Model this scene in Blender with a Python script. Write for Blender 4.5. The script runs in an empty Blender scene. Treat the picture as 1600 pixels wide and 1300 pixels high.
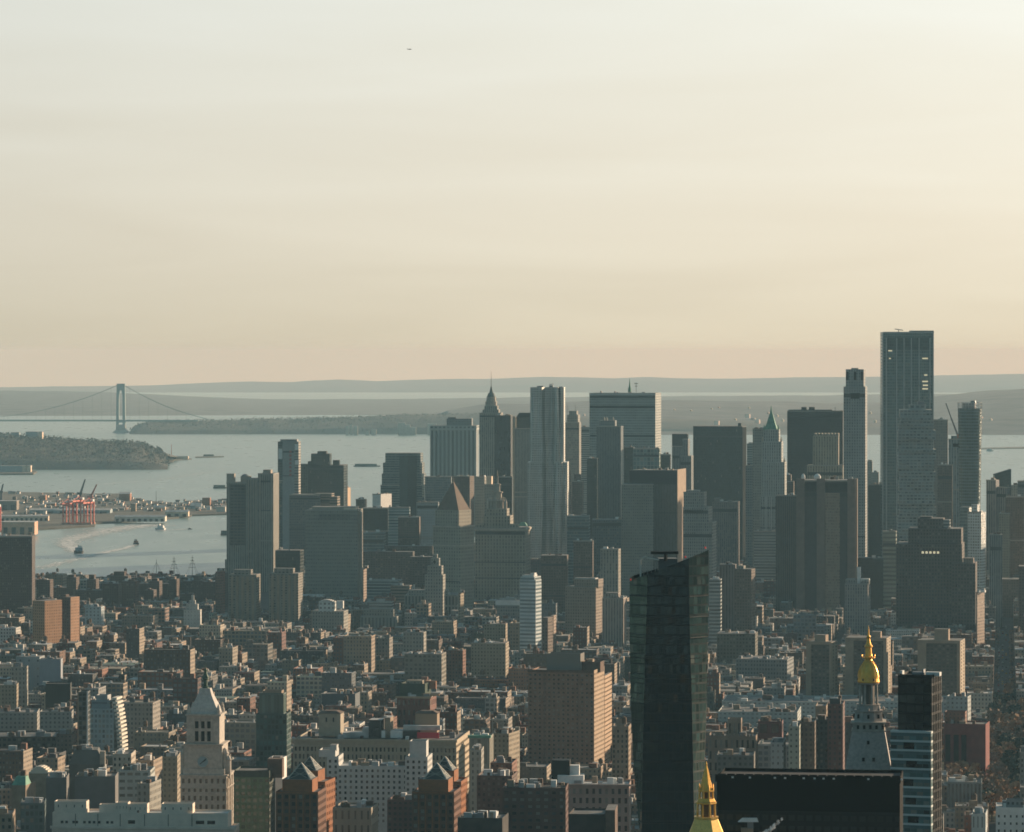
import bpy, math, random
from mathutils import Vector
R = math.radians
random.seed(7)
sc = bpy.context.scene
C = sc.collection
# ---------------------------------------------------------------- camera, sky, sun, exposure
F, CX, EY, H = 6360.0, 800.0, 550.0, 320.0        # focal length and frame of a 1600 px wide view, eye height in metres
cd = bpy.data.cameras.new('camera'); cam = bpy.data.objects.new('camera', cd); C.objects.link(cam)
cam.location = (0, 0, H); cam.rotation_euler = (R(90), 0, 0)
cd.sensor_width = 36; cd.lens = 36*F/1600; cd.shift_y = -(650-EY)/1600
cd.clip_start = 5; cd.clip_end = 200000
sc.camera = cam
SUN_AZ, SUN_EL = 50.0, 13.0                       # degrees to the right of the view, above the horizon
w = bpy.data.worlds.new('World'); sc.world = w; w.use_nodes = True
nt = w.node_tree; N = nt.nodes; L = nt.links; N.clear()
sky = N.new('ShaderNodeTexSky'); sky.sky_type = 'NISHITA'; sky.sun_disc = False
sky.sun_elevation = R(SUN_EL); sky.sun_rotation = R(SUN_AZ); sky.air_density = 1.6; sky.dust_density = 3.0; sky.ozone_density = 1.2; sky.altitude = 0
# a thin high veil of cloud in front of the blue
tc = N.new('ShaderNodeTexCoord'); mp = N.new('ShaderNodeMapping'); mp.inputs['Scale'].default_value = (3, 3, 26)
L.new(tc.outputs['Generated'], mp.inputs['Vector'])
nz = N.new('ShaderNodeTexNoise'); nz.inputs['Scale'].default_value = 2.6; nz.inputs['Detail'].default_value = 5; nz.inputs['Distortion'].default_value = .6
L.new(mp.outputs['Vector'], nz.inputs['Vector'])
mr = N.new('ShaderNodeMapRange'); mr.inputs['From Min'].default_value = .3; mr.inputs['From Max'].default_value = .75
mr.inputs['To Min'].default_value = .9; mr.inputs['To Max'].default_value = 1.0
L.new(nz.outputs['Fac'], mr.inputs['Value'])
sx = N.new('ShaderNodeSeparateXYZ'); L.new(tc.outputs['Generated'], sx.inputs['Vector'])
vr = N.new('ShaderNodeValToRGB'); el = vr.color_ramp.elements
el[0].position = 0.0; el[0].color = (0.71, 0.625, 0.455, 1); el[1].position = .5; el[1].color = (0.16, 0.26, 0.32, 1)
e = el.new(.03); e.color = (0.80, 0.735, 0.59, 1)
e = el.new(.085); e.color = (0.83, 0.825, 0.74, 1)
e = el.new(.2); e.color = (0.52, 0.58, 0.58, 1)
L.new(sx.outputs['Z'], vr.inputs['Fac'])
# brighter towards the sun
dt = N.new('ShaderNodeVectorMath'); dt.operation = 'DOT_PRODUCT'; dt.inputs[1].default_value = (math.sin(R(43)), math.cos(R(43)), 0)
L.new(tc.outputs['Generated'], dt.inputs[0])
def wm(op, x, y):
    q = N.new('ShaderNodeMath'); q.operation = op
    for i, v in enumerate((x, y)):
        if isinstance(v, (int, float)): q.inputs[i].default_value = v
        else: L.new(v, q.inputs[i])
    return q.outputs[0]
pw = wm('MULTIPLY', wm('ADD', dt.outputs['Value'], 1.0), .5)
gl = wm('MULTIPLY', wm('ADD', wm('MULTIPLY', wm('POWER', pw, 2.5), .9), .03), 15.7)
bk = N.new('ShaderNodeVectorMath'); bk.operation = 'SCALE'; bk.inputs[0].default_value = (.55, 1.75, 2.4); L.new(wm('SUBTRACT', 1.0, pw), bk.inputs['Scale'])   # the clear blue-green sky behind the viewer
vs = N.new('ShaderNodeVectorMath'); vs.operation = 'SCALE'; L.new(vr.outputs['Color'], vs.inputs[0]); L.new(gl, vs.inputs['Scale'])
mx = N.new('ShaderNodeMix'); mx.data_type = 'RGBA'
L.new(mr.outputs['Result'], mx.inputs[0]); L.new(sky.outputs['Color'], mx.inputs[6]); ad = N.new('ShaderNodeVectorMath'); L.new(vs.outputs[0], ad.inputs[0]); L.new(bk.outputs[0], ad.inputs[1]); L.new(ad.outputs[0], mx.inputs[7])
bg = N.new('ShaderNodeBackground'); bg.inputs['Strength'].default_value = .07
L.new(mx.outputs[2], bg.inputs['Color'])
L.new(bg.outputs['Background'], N.new('ShaderNodeOutputWorld').inputs['Surface'])
sd = bpy.data.lights.new('sun', 'SUN'); sd.energy = 5.0; sd.angle = R(.5); sd.color = (1, .77, .53)
so = bpy.data.objects.new('sun', sd); C.objects.link(so)
so.rotation_euler = (R(90-SUN_EL), 0, R(180-SUN_AZ)-R(0))
so.location = (3000, 3000, 2000)
d_ = Vector((math.sin(R(SUN_AZ))*math.cos(R(SUN_EL)), math.cos(R(SUN_AZ))*math.cos(R(SUN_EL)), math.sin(R(SUN_EL))))
so.rotation_euler = d_.to_track_quat('Z', 'Y').to_euler()
sc.view_settings.view_transform = 'Standard'; sc.view_settings.look = 'None'
sc.view_settings.exposure = 0.5; sc.view_settings.gamma = 1
sc.render.engine = 'CYCLES'
cy = sc.cycles; cy.use_denoising = True; cy.denoiser = 'OPENIMAGEDENOISE'
cy.max_bounces = 4; cy.diffuse_bounces = 2; cy.glossy_bounces = 2; cy.transmission_bounces = 2; cy.volume_bounces = 0
cy.sample_clamp_indirect = 4; cy.filter_width = 1.7

# ---------------------------------------------------------------- geometry of the view and of the round earth
def drop(x, y): return -(x*x+y*y)/1.46e7
def Zat(py, Y): return H-(py-EY)*Y/F
def Xat(px, Y): return (px-CX)*Y/F
def depth_of(py, z=0.0):                             # distance at which ground of height z lies on row py
    a, b = 500.0, 45000.0
    for _ in range(60):
        m = (a+b)/2
        y = EY+F*(H-z+m*m/1.46e7)/m
        if y > py: a = m
        else: b = m
    return a

# ---------------------------------------------------------------- materials
MATS = {}
def mat(name, col, rough=.8, metal=0.0, noise=.0, nscale=.2, spec=.3, emit=0, bump=0):
    key = ('p', name)
    if key in MATS: return MATS[key]
    m = bpy.data.materials.new(name); m.use_nodes = True; n = m.node_tree.nodes; l = m.node_tree.links
    p = n['Principled BSDF']; p.inputs['Base Color'].default_value = (*col, 1); p.inputs['Roughness'].default_value = rough
    p.inputs['Metallic'].default_value = metal; p.inputs['Specular IOR Level'].default_value = spec
    if noise:
        t = n.new('ShaderNodeTexCoord'); z = n.new('ShaderNodeTexNoise'); z.inputs['Scale'].default_value = nscale; z.inputs['Detail'].default_value = 6
        l.new(t.outputs['Object'], z.inputs['Vector'])
        r = n.new('ShaderNodeMapRange'); r.inputs['From Min'].default_value = .3; r.inputs['From Max'].default_value = .7
        r.inputs['To Min'].default_value = 1-noise; r.inputs['To Max'].default_value = 1+noise
        l.new(z.outputs['Fac'], r.inputs['Value'])
        v = n.new('ShaderNodeVectorMath'); v.operation = 'SCALE'; v.inputs[0].default_value = col
        l.new(r.outputs['Result'], v.inputs['Scale']); l.new(v.outputs[0], p.inputs['Base Color'])
        if bump:
            b = n.new('ShaderNodeBump'); b.inputs['Strength'].default_value = bump; b.inputs['Distance'].default_value = 1/nscale*.1
            l.new(z.outputs['Fac'], b.inputs['Height']); l.new(b.outputs['Normal'], p.inputs['Normal'])
    if emit:
        p.inputs['Emission Color'].default_value = (*col, 1); p.inputs['Emission Strength'].default_value = emit
    MATS[key] = m; return m

def _grp():
    g = bpy.data.node_groups.new('facade', 'ShaderNodeTree')
    I = g.interface
    def inp(n, t, d):
        s = I.new_socket(n, in_out='INPUT', socket_type=t); s.default_value = d
    inp('Wall', 'NodeSocketColor', (.3, .3, .3, 1)); inp('Glass', 'NodeSocketColor', (.03, .04, .05, 1))
    for n, d in (('Bay', 3), ('Floor', 3.4), ('WF', .5), ('HF', .5), ('Blind', .15), ('GRough', .15), ('Vary', .5), ('Metal', 0), ('WMetal', 0), ('WRough', .85), ('Tilt', .05)): inp(n, 'NodeSocketFloat', d)
    I.new_socket('BSDF', in_out='OUTPUT', socket_type='NodeSocketShader')
    n = g.nodes; l = g.links
    gi = n.new('NodeGroupInput'); go = n.new('NodeGroupOutput')
    uv = n.new('ShaderNodeUVMap'); uv.uv_map = 'UVMap'
    s = n.new('ShaderNodeSeparateXYZ'); l.new(uv.outputs[0], s.inputs[0])
    def M(op, a, b=None, c=None):
        x = n.new('ShaderNodeMath'); x.operation = op
        for i, v in enumerate((a, b, c)):
            if v is None: continue
            if isinstance(v, (int, float)): x.inputs[i].default_value = v
            else: l.new(v, x.inputs[i])
        return x.outputs[0]
    def cell(c, size, frac):
        q = M('DIVIDE', c, gi.outputs[size]); fr = M('SUBTRACT', q, M('FLOOR', q))
        d = M('ABSOLUTE', M('SUBTRACT', fr, .5)); return M('LESS_THAN', d, M('MULTIPLY', gi.outputs[frac], .5)), M('FLOOR', q)
    a, iu = cell(s.outputs['X'], 'Bay', 'WF'); b, iv = cell(s.outputs['Y'], 'Floor', 'HF')
    mask = M('MULTIPLY', a, b)
    roofish = M('LESS_THAN', s.outputs['Y'], -1.2); mask = M('MULTIPLY', mask, roofish)
    cb = n.new('ShaderNodeCombineXYZ'); l.new(iu, cb.inputs[0]); l.new(iv, cb.inputs[1])
    oi = n.new('ShaderNodeObjectInfo'); l.new(oi.outputs['Random'], cb.inputs[2])
    wn = n.new('ShaderNodeTexWhiteNoise'); wn.noise_dimensions = '3D'; l.new(cb.outputs[0], wn.inputs['Vector'])
    r = wn.outputs['Value']
    bright = M('ADD', M('MULTIPLY', M('SUBTRACT', r, .5), gi.outputs['Vary']), 1)
    gs = n.new('ShaderNodeVectorMath'); gs.operation = 'SCALE'; l.new(gi.outputs['Glass'], gs.inputs[0]); l.new(bright, gs.inputs['Scale'])
    s2 = n.new('ShaderNodeSeparateXYZ'); l.new(wn.outputs['Color'], s2.inputs[0])
    blind = M('LESS_THAN', s2.outputs['Y'], gi.outputs['Blind'])
    m1 = n.new('ShaderNodeMix'); m1.data_type = 'RGBA'; m1.inputs[7].default_value = (.30, .27, .22, 1)
    l.new(M('MULTIPLY', blind, .6), m1.inputs[0]); l.new(gs.outputs[0], m1.inputs[6])
    # weathering of the wall, in metres of the wall itself
    tc = n.new('ShaderNodeTexCoord'); nz = n.new('ShaderNodeTexNoise'); nz.inputs['Scale'].default_value = .07; nz.inputs['Detail'].default_value = 5
    l.new(tc.outputs['Object'], nz.inputs['Vector'])
    nz2 = n.new('ShaderNodeTexNoise'); nz2.inputs['Scale'].default_value = 1; nz2.inputs['Detail'].default_value = 3
    mp = n.new('ShaderNodeMapping'); mp.inputs['Scale'].default_value = (.9, .9, .05); l.new(tc.outputs['Object'], mp.inputs[0]); l.new(mp.outputs[0], nz2.inputs['Vector'])
    k = M('ADD', M('MULTIPLY', M('SUBTRACT', nz.outputs['Fac'], .5), .55), M('MULTIPLY', M('SUBTRACT', nz2.outputs['Fac'], .5), .5))
    k = M('ADD', k, 1)
    ws = n.new('ShaderNodeVectorMath'); ws.operation = 'SCALE'; l.new(gi.outputs['Wall'], ws.inputs[0]); l.new(k, ws.inputs['Scale'])
    m2 = n.new('ShaderNodeMix'); m2.data_type = 'RGBA'; l.new(mask, m2.inputs[0]); l.new(ws.outputs[0], m2.inputs[6]); l.new(m1.outputs[2], m2.inputs[7])
    p = n.new('ShaderNodeBsdfPrincipled'); l.new(m2.outputs[2], p.inputs['Base Color'])
    mm = n.new('ShaderNodeMix'); l.new(mask, mm.inputs[0]); l.new(gi.outputs['WMetal'], mm.inputs[2]); l.new(gi.outputs['Metal'], mm.inputs[3]); l.new(mm.outputs[0], p.inputs['Metallic'])
    ge = n.new('ShaderNodeNewGeometry'); c5 = n.new('ShaderNodeVectorMath'); c5.operation = 'SUBTRACT'; l.new(wn.outputs['Color'], c5.inputs[0]); c5.inputs[1].default_value = (.5, .5, .5)   # no two panes hang quite true
    cs = n.new('ShaderNodeVectorMath'); cs.operation = 'SCALE'; l.new(c5.outputs[0], cs.inputs[0]); l.new(M('MULTIPLY', mask, gi.outputs['Tilt']), cs.inputs['Scale'])
    an = n.new('ShaderNodeVectorMath'); l.new(ge.outputs['Normal'], an.inputs[0]); l.new(cs.outputs[0], an.inputs[1]); nn = n.new('ShaderNodeVectorMath'); nn.operation = 'NORMALIZE'; l.new(an.outputs[0], nn.inputs[0]); l.new(nn.outputs[0], p.inputs['Normal'])
    ro = n.new('ShaderNodeMix'); l.new(mask, ro.inputs[0]); l.new(gi.outputs['WRough'], ro.inputs[2]); l.new(gi.outputs['GRough'], ro.inputs[3])
    l.new(ro.outputs[0], p.inputs['Roughness'])
    l.new(p.outputs[0], go.inputs['BSDF'])
    return g
GRP = _grp()
def fac(name, wall, glass=(.035, .045, .05), bay=3.0, fl=3.4, wf=.5, hf=.5, blind=.15, gr=.2, vary=1.0, metal=0.0, attr=False, wmetal=0, wrough=.85, tilt=.06):
    wall = (wall[0]*.82, wall[1]*.88, wall[2]*.9)
    if sum(wall) > .3: glass = tuple(.7*g_+.26*w_ for g_, w_ in zip(glass, wall))
    key = (name, wall, glass, bay, fl, wf, hf, blind, gr, vary, metal, wmetal)
    if key in MATS: return MATS[key]
    m = bpy.data.materials.new(name); m.use_nodes = True; n = m.node_tree.nodes; l = m.node_tree.links
    n.remove(n['Principled BSDF'])
    g = n.new('ShaderNodeGroup'); g.node_tree = GRP
    g.inputs['Wall'].default_value = (*wall, 1); g.inputs['Glass'].default_value = (*glass, 1)
    for k, v in (('Bay', bay), ('Floor', fl), ('WF', wf), ('HF', hf), ('Blind', blind), ('GRough', gr), ('Vary', vary), ('Metal', metal), ('WMetal', wmetal), ('WRough', wrough), ('Tilt', tilt)): g.inputs[k].default_value = v
    if attr:
        a = n.new('ShaderNodeAttribute'); a.attribute_name = 'paint'; l.new(a.outputs['Color'], g.inputs['Wall'])
    l.new(g.outputs[0], n['Material Output'].inputs['Surface'])
    MATS[key] = m; return m
def attr_mat(name, rough=.9):
    m = bpy.data.materials.new(name); m.use_nodes = True; n = m.node_tree.nodes; l = m.node_tree.links
    p = n['Principled BSDF']; p.inputs['Roughness'].default_value = rough
    a = n.new('ShaderNodeAttribute'); a.attribute_name = 'paint'
    t = n.new('ShaderNodeTexCoord'); z = n.new('ShaderNodeTexNoise'); z.inputs['Scale'].default_value = .25; z.inputs['Detail'].default_value = 5
    l.new(t.outputs['Object'], z.inputs['Vector'])
    r = n.new('ShaderNodeMapRange'); r.inputs['From Min'].default_value = .3; r.inputs['From Max'].default_value = .7; r.inputs['To Min'].default_value = .65; r.inputs['To Max'].default_value = 1.35
    l.new(z.outputs['Fac'], r.inputs['Value'])
    v = n.new('ShaderNodeVectorMath'); v.operation = 'SCALE'; l.new(a.outputs['Color'], v.inputs[0]); l.new(r.outputs['Result'], v.inputs['Scale'])
    l.new(v.outputs[0], p.inputs['Base Color'])
    return m

ROOF = mat('roof_grey', (.17, .165, .16), .9, noise=.4, nscale=.15)
ROOFL = mat('roof_silver', (.42, .42, .41), .8, noise=.3, nscale=.15)
ROOFD = mat('roof_tar', (.04, .04, .042), .9, noise=.4, nscale=.15)
ROOFT = mat('roof_tan', (.32, .27, .21), .9, noise=.3, nscale=.15)
STONE = mat('limestone', (.43, .38, .32), .85, noise=.18, nscale=.3)
WHITE = mat('white_paint', (.72, .71, .68), .7, noise=.1, nscale=.3)
TANB = mat('tan_brick', (.30, .23, .17), .9, noise=.2, nscale=.3)
BRN = mat('brown_brick', (.13, .085, .065), .9, noise=.25, nscale=.3)
STEEL = mat('grey_steel', (.22, .23, .24), .5, metal=.3, noise=.2)
BLACK = mat('black_panel', (.012, .013, .014), .6, noise=.2, spec=.1)
GOLD = mat('gold_leaf', (.95, .50, .11), .42, metal=.8, noise=.12, nscale=.8)
COPPER = mat('green_copper', (.12, .30, .22), .7, noise=.25, nscale=.4)
LOUV = mat('dark_louvre', (.045, .05, .05), .8); COPE = mat('stone_coping', (.33, .31, .28), .85)
WOOD = mat('tank_wood', (.11, .075, .05), .9, noise=.3, nscale=1)
FOAM = mat('foam', (.75, .75, .73), .9, noise=.2, nscale=.05)
REDC = mat('crane_red', (.62, .13, .08), .6)
GLS = [mat('pane_dark', (.018, .024, .028), .12, noise=.2), mat('pane_grey', (.05, .06, .065), .15), mat('pane_blind', (.22, .2, .17), .4), mat('pane_black', (.01, .012, .014), .1)]
FILL = [fac('masonry', (.3, .3, .3), (.045, .05, .055), 2.9, 3.5, .42, .52, .2, .2, 1.2, attr=True),
        fac('masonry_wide', (.3, .3, .3), (.035, .045, .05), 3.8, 3.9, .68, .6, .12, .2, 1.2, attr=True),
        fac('masonry_tight', (.3, .3, .3), (.03, .035, .04), 2.2, 3.1, .45, .45, .25, .2, 1.2, attr=True)]
RATT = attr_mat('roofing')

# ---------------------------------------------------------------- mesh building
class MB:
    def __init__(s): s.v = []; s.f = []; s.uv = []; s.c = []
    def face(s, pts, uv=None, col=None):
        i = len(s.v); s.v += [tuple(p) for p in pts]; s.f.append(tuple(range(i, i+len(pts))))
        s.uv.append(uv or [(0, 0)]*len(pts)); s.c.append(col or (.3, .3, .3))
    def wall(s, a, b, z0, z1, u0=0.0, col=None, ref=None):     # vertical quad from a to b seen from outside (a on the left)
        ln = math.hypot(b[0]-a[0], b[1]-a[1]); t = z1 if ref is None else ref
        s.face([(a[0], a[1], z0), (b[0], b[1], z0), (b[0], b[1], z1), (a[0], a[1], z1)], [(u0, z0-t), (u0+ln, z0-t), (u0+ln, z1-t), (u0, z1-t)], col)
    def box(s, x0, x1, y0, y1, z0, z1, col=None, top=True, bottom=False):
        s.wall((x0, y0), (x1, y0), z0, z1, 0, col); s.wall((x1, y0), (x1, y1), z0, z1, 0, col)
        s.wall((x1, y1), (x0, y1), z0, z1, 0, col); s.wall((x0, y1), (x0, y0), z0, z1, 0, col)
        if top: s.face([(x0, y0, z1), (x1, y0, z1), (x1, y1, z1), (x0, y1, z1)], None, col)
        if bottom: s.face([(x0, y1, z0), (x1, y1, z0), (x1, y0, z0), (x0, y0, z0)], None, col)
    def frus(s, lo, hi, z0, z1, col=None, top=True):           # lo, hi = (x0,x1,y0,y1)
        def c(r, z): return [(r[0], r[2], z), (r[1], r[2], z), (r[1], r[3], z), (r[0], r[3], z)]
        a, b = c(lo, z0), c(hi, z1)
        for i in range(4):
            j = (i+1) % 4; ln = math.dist(a[i], a[j])
            s.face([a[i], a[j], b[j], b[i]], [(0, z0-z1), (ln, z0-z1), (ln, 0), (0, 0)], col)
        if top: s.face(b, None, col)
    def prism(s, poly, z0, z1, col=None, hi=None, top=True, ztop=None):   # poly ccw seen from above
        hi = hi or poly; n = len(poly); zt = ztop or [z1]*n; u = 0
        for i in range(n):
            j = (i+1) % n; ln = math.dist(poly[i], poly[j])
            s.face([(*poly[i], z0), (*poly[j], z0), (*hi[j], zt[j]), (*hi[i], zt[i])], [(u, z0-z1), (u+ln, z0-z1), (u+ln, 0), (u, 0)], col); u += ln
        if top: s.face([(*hi[i], zt[i]) for i in range(n)], None, col)
    def lathe(s, cx, cy, prof, n=12, col=None, rot=0):        # prof: (r, z) from bottom up
        rings = [[(cx+r*math.cos(rot+2*math.pi*i/n), cy+r*math.sin(rot+2*math.pi*i/n), z) for i in range(n)] for r, z in prof]
        for a, b in zip(rings, rings[1:]):
            for i in range(n):
                j = (i+1) % n; s.face([a[i], a[j], b[j], b[i]], None, col)
        if prof[-1][0] > .01: s.face(rings[-1], None, col)
    def tube(s, a, b, r, n=5, r2=None, col=None):
        a, b = Vector(a), Vector(b); d = (b-a).normalized(); u = d.orthogonal().normalized(); v = d.cross(u); r2 = r if r2 is None else r2
        A = [a+(u*math.cos(2*math.pi*i/n)+v*math.sin(2*math.pi*i/n))*r for i in range(n)]
        B = [b+(u*math.cos(2*math.pi*i/n)+v*math.sin(2*math.pi*i/n))*r2 for i in range(n)]
        for i in range(n):
            j = (i+1) % n; s.face([A[i], A[j], B[j], B[i]], None, col)
        s.face(A[::-1], None, col); s.face(B, None, col)
    def mesh(s, name, m):
        me = bpy.data.meshes.new(name); me.from_pydata(s.v, [], s.f)
        ul = me.uv_layers.new(name='UVMap'); flat = []; cols = []
        for u, f, c in zip(s.uv, s.f, s.c):
            for q in u: flat += [q[0], q[1]]
            cols += [c[0], c[1], c[2], 1]*len(f)
        ul.data.foreach_set('uv', flat)
        at = me.attributes.new('paint', 'FLOAT_COLOR', 'CORNER'); at.data.foreach_set('color', cols)
        me.materials.append(m); me.update(); return me
    def build(s, name, m, parent=None, loc=None):
        if not s.f: return None
        o = bpy.data.objects.new(name, s.mesh(name, m)); C.objects.link(o)
        if parent: o.parent = parent
        if loc: o.location = loc
        return o
def tag(o, label=None, cat=None, group=None, kind=None):
    if label: o['label'] = label
    if cat: o['category'] = cat
    if group: o['group'] = group
    if kind: o['kind'] = kind
    return o
def empty(name, loc=(0, 0, 0), rz=0):
    o = bpy.data.objects.new(name, None); C.objects.link(o); o.location = loc; o.rotation_euler = (0, 0, rz); o.empty_display_size = 10; return o
def child(name, parent, m, fn):
    b = MB(); fn(b); return b.build(name, m, parent)

FOOT = []                                             # footprints and how low each thing must stay visible
PANE = {}
def pane_mesh(k):
    if k not in PANE:
        b = MB(); b.face([(-.5, 0, -.5), (.5, 0, -.5), (.5, 0, .5), (-.5, 0, .5)], [(0, 0)]*4); PANE[k] = b.mesh('window', GLS[k])
    return PANE[k]
PHI0 = R(6.9)
class Bld:
    def __init__(s, name, label, cat, D, x0, x1, side=None, dep=None, phi=None, m=None, rm=None, vb=None, elev=10.0, group=None, short=None):
        s.D = D; s.m = m; s.rm = rm or ROOF; wd = (x1-x0)*D/F
        dep = dep or max(16, min(60, wd*.9)); X0, X1 = Xat(x0, D), Xat(x1, D)
        if side is not None and side > x1:
            sn = (Xat(side, D+dep)-X1)/dep
            if sn > .5: dep *= sn/.5; sn = (Xat(side, D+dep)-X1)/dep
            ph = math.asin(max(-.8, min(.8, sn)))
        elif side is not None and side < x0:
            sn = (Xat(side, D+dep)-X0)/dep
            if sn < -.5: dep *= sn/-.5; sn = (Xat(side, D+dep)-X0)/dep
            ph = math.asin(max(-.8, min(.8, sn)))
        else: ph = PHI0 if phi is None else phi
        if phi is not None: ph = phi
        s.ph = ph; s.dep = dep; s.c, s.s = math.cos(ph), math.sin(ph); s.ox, s.oy = X0, D
        s.u1 = s.U(x1); s.g = drop(X0, D)+elev
        s.root = empty(name, (X0, D, s.g), -ph); tag(s.root, label, cat, group)
        cs = [s.W(0, 0), s.W(s.u1, 0), s.W(s.u1, dep), s.W(0, dep)]
        FOOT.append(dict(c=cs, x0=min(x0, side or x0), x1=max(x1, side or x1), D=D, vb=vb, short=short, b=s))
        s.panes = []
    def W(s, u, f): return (s.ox+u*s.c+f*s.s, s.oy-u*s.s+f*s.c)
    def U(s, px, f=0.0):
        k = (px-CX)/F; return (k*(s.oy+f*s.c)-s.ox-f*s.s)/(s.c+k*s.s)
    def Z(s, py, u=0.0, f=0.0): return H-(py-EY)*s.W(u, f)[1]/F-s.g
    def t(s, x0, x1, yt, yb=None, f=0.0, dep=None, m=None, rm=None, part='wall', win=None, par=None, roof=True, right=True):
        """a block of the building between columns x0 and x1 of the view, its top on row yt"""
        dep = dep or s.dep-f; u0, u1 = s.U(x0, f), s.U(x1, f); z1 = s.Z(yt, (u0+u1)/2, f); z0 = 0 if yb is None else s.Z(yb, (u0+u1)/2, f)
        b = MB(); y0, y1 = f, f+dep; m = m or s.m
        if win:
            s.gwall(b, (u0, y0), (u1, y0), z0, z1, 0, **win)
            if right: s.gwall(b, (u1, y0), (u1, y1), z0, z1, 1, **win)
            else: s_ = b.wall((u1, y0), (u1, y1), z0, z1)
            b.wall((u1, y1), (u0, y1), z0, z1); b.wall((u0, y1), (u0, y0), z0, z1)
        else:
            b.box(u0, u1, y0, y1, z0, z1, top=False)
        p = .9 if par is None else par
        if roof and (s.D > 3400 or p == 0 or u1-u0 < 5): zr = z1
        else: zr = z1-p
        r = MB()
        if zr < z1:                                    # parapet: an inner skin and a coping
            w_ = .35
            i0, i1, j0, j1 = u0+w_, u1-w_, y0+w_, y1-w_
            for q in (((i1, j0), (i0, j0)), ((i1, j1), (i1, j0)), ((i0, j1), (i1, j1)), ((i0, j0), (i0, j1))): b.wall(q[0], q[1], zr, z1, ref=z1)
            O = [(u0, y0), (u1, y0), (u1, y1), (u0, y1)]; I = [(i0, j0), (i1, j0), (i1, j1), (i0, j1)]
            for k in range(4):
                j = (k+1) % 4; b.face([(*O[k], z1), (*O[j], z1), (*I[j], z1), (*I[k], z1)])
            if roof: r.face([(i0, j0, zr), (i1, j0, zr), (i1, j1, zr), (i0, j1, zr)])
        elif roof: r.face([(u0, y0, zr), (u1, y0, zr), (u1, y1, zr), (u0, y1, zr)])
        o = b.build(part, m, s.root)
        if s.D > 4300 and part == 'wall' and z1-z0 > 75 and u1-u0 > 12:
            rr_ = random.Random(int(x0*13+yt)); q_ = rr_.random()
            if q_ < .6:
                zz = z1-rr_.choice([4, 9, 14]); s.add('mechanical_floor', LOUV, lambda k: k.box(u0+.6, u1-.6, y0-.12, y0-.02, zz-rr_.choice([2.5, 4]), zz, bottom=True))
            if q_ > .25: s.add('coping', COPE, lambda k: k.box(u0-.3, u1+.3, y0-.35, y0-.02, z1-1.0, z1+.5, bottom=True))
            for kk in range(rr_.choice([0, 1, 2])): zz = z1-rr_.uniform(.25, .8)*(z1-z0); s.add('belt_course', COPE if rr_.random() < .5 else LOUV, lambda k: k.box(u0, u1, y0-.1, y0-.02, zz-1.2, zz, bottom=True))
        if roof: r.build('roof', rm or s.rm, o if part != 'wall' else s.root)
        return (u0, u1, y0, y1, z0, z1)
    def gwall(s, b, a, c, z0, z1, ax, bay=3.0, fl=3.5, wf=.5, hf=.55, top=1.2, rows=12, rec=.3, arch=False, mats=None, bays=None, gap=None):
        """a wall with real openings, row after row from the top; the panes are kept for finish()"""
        ln = math.dist(a, c); nx = bays or max(1, round(ln/bay)); bw = ln/nx; d = ((c[0]-a[0])/ln, (c[1]-a[1])/ln); nrm = (d[1], -d[0])
        def pt(t_, z, r=0.0): return (a[0]+d[0]*t_-nrm[0]*r, a[1]+d[1]*t_-nrm[1]*r, z)
        def q(t0, t1, za, zb):
            b.face([pt(t0, za), pt(t1, za), pt(t1, zb), pt(t0, zb)], [(t0, za-z1), (t1, za-z1), (t1, zb-z1), (t0, zb-z1)])
        z = z1-top; q(0, ln, z, z1)
        for r in range(rows):
            if z-fl < z0+.5: break
            hb = fl*(1-hf)/2; zb, zt = z-fl+hb, z-hb
            q(0, ln, z-fl, zb); q(0, ln, zt, z)
            q(0, bw*(1-wf)/2, zb, zt); q(ln-bw*(1-wf)/2, ln, zb, zt)
            for i in range(nx):
                t0, t1 = (i+.5-wf/2)*bw, (i+.5+wf/2)*bw
                if i < nx-1: q(t1, (i+1.5-wf/2)*bw, zb, zt)
                b.face([pt(t0, zb), pt(t0, zb, rec), pt(t0, zt, rec), pt(t0, zt)])
                b.face([pt(t1, zb, rec), pt(t1, zb), pt(t1, zt), pt(t1, zt, rec)])
                b.face([pt(t0, zb), pt(t1, zb), pt(t1, zb, rec), pt(t0, zb, rec)])
                b.face([pt(t0, zt, rec), pt(t1, zt, rec), pt(t1, zt), pt(t0, zt)])
                s.panes.append((pt((t0+t1)/2, (zb+zt)/2, rec), t1-t0, zt-zb, math.atan2(d[1], d[0]), mats, r))
            z -= fl
        if z > z0: q(0, ln, z0, z)
    def finish(s, limit=90, seed=1):
        rnd = random.Random(seed+len(s.panes)); s.panes.sort(key=lambda p: p[5]); rest = {}
        for i, (c, w_, h_, a, mats, r) in enumerate(s.panes):
            k = rnd.choice(mats or [0, 0, 0, 1, 1, 3, 3, 2])
            if i < limit:
                o = bpy.data.objects.new('window', pane_mesh(k)); C.objects.link(o); o.parent = s.root; o.location = c; o.scale = (w_, 1, h_); o.rotation_euler = (0, 0, a)
            else:
                b = rest.setdefault(k, MB()); dx, dy = math.cos(a)*w_/2, math.sin(a)*w_/2
                b.face([(c[0]-dx, c[1]-dy, c[2]-h_/2), (c[0]+dx, c[1]+dy, c[2]-h_/2), (c[0]+dx, c[1]+dy, c[2]+h_/2), (c[0]-dx, c[1]-dy, c[2]+h_/2)])
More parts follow.
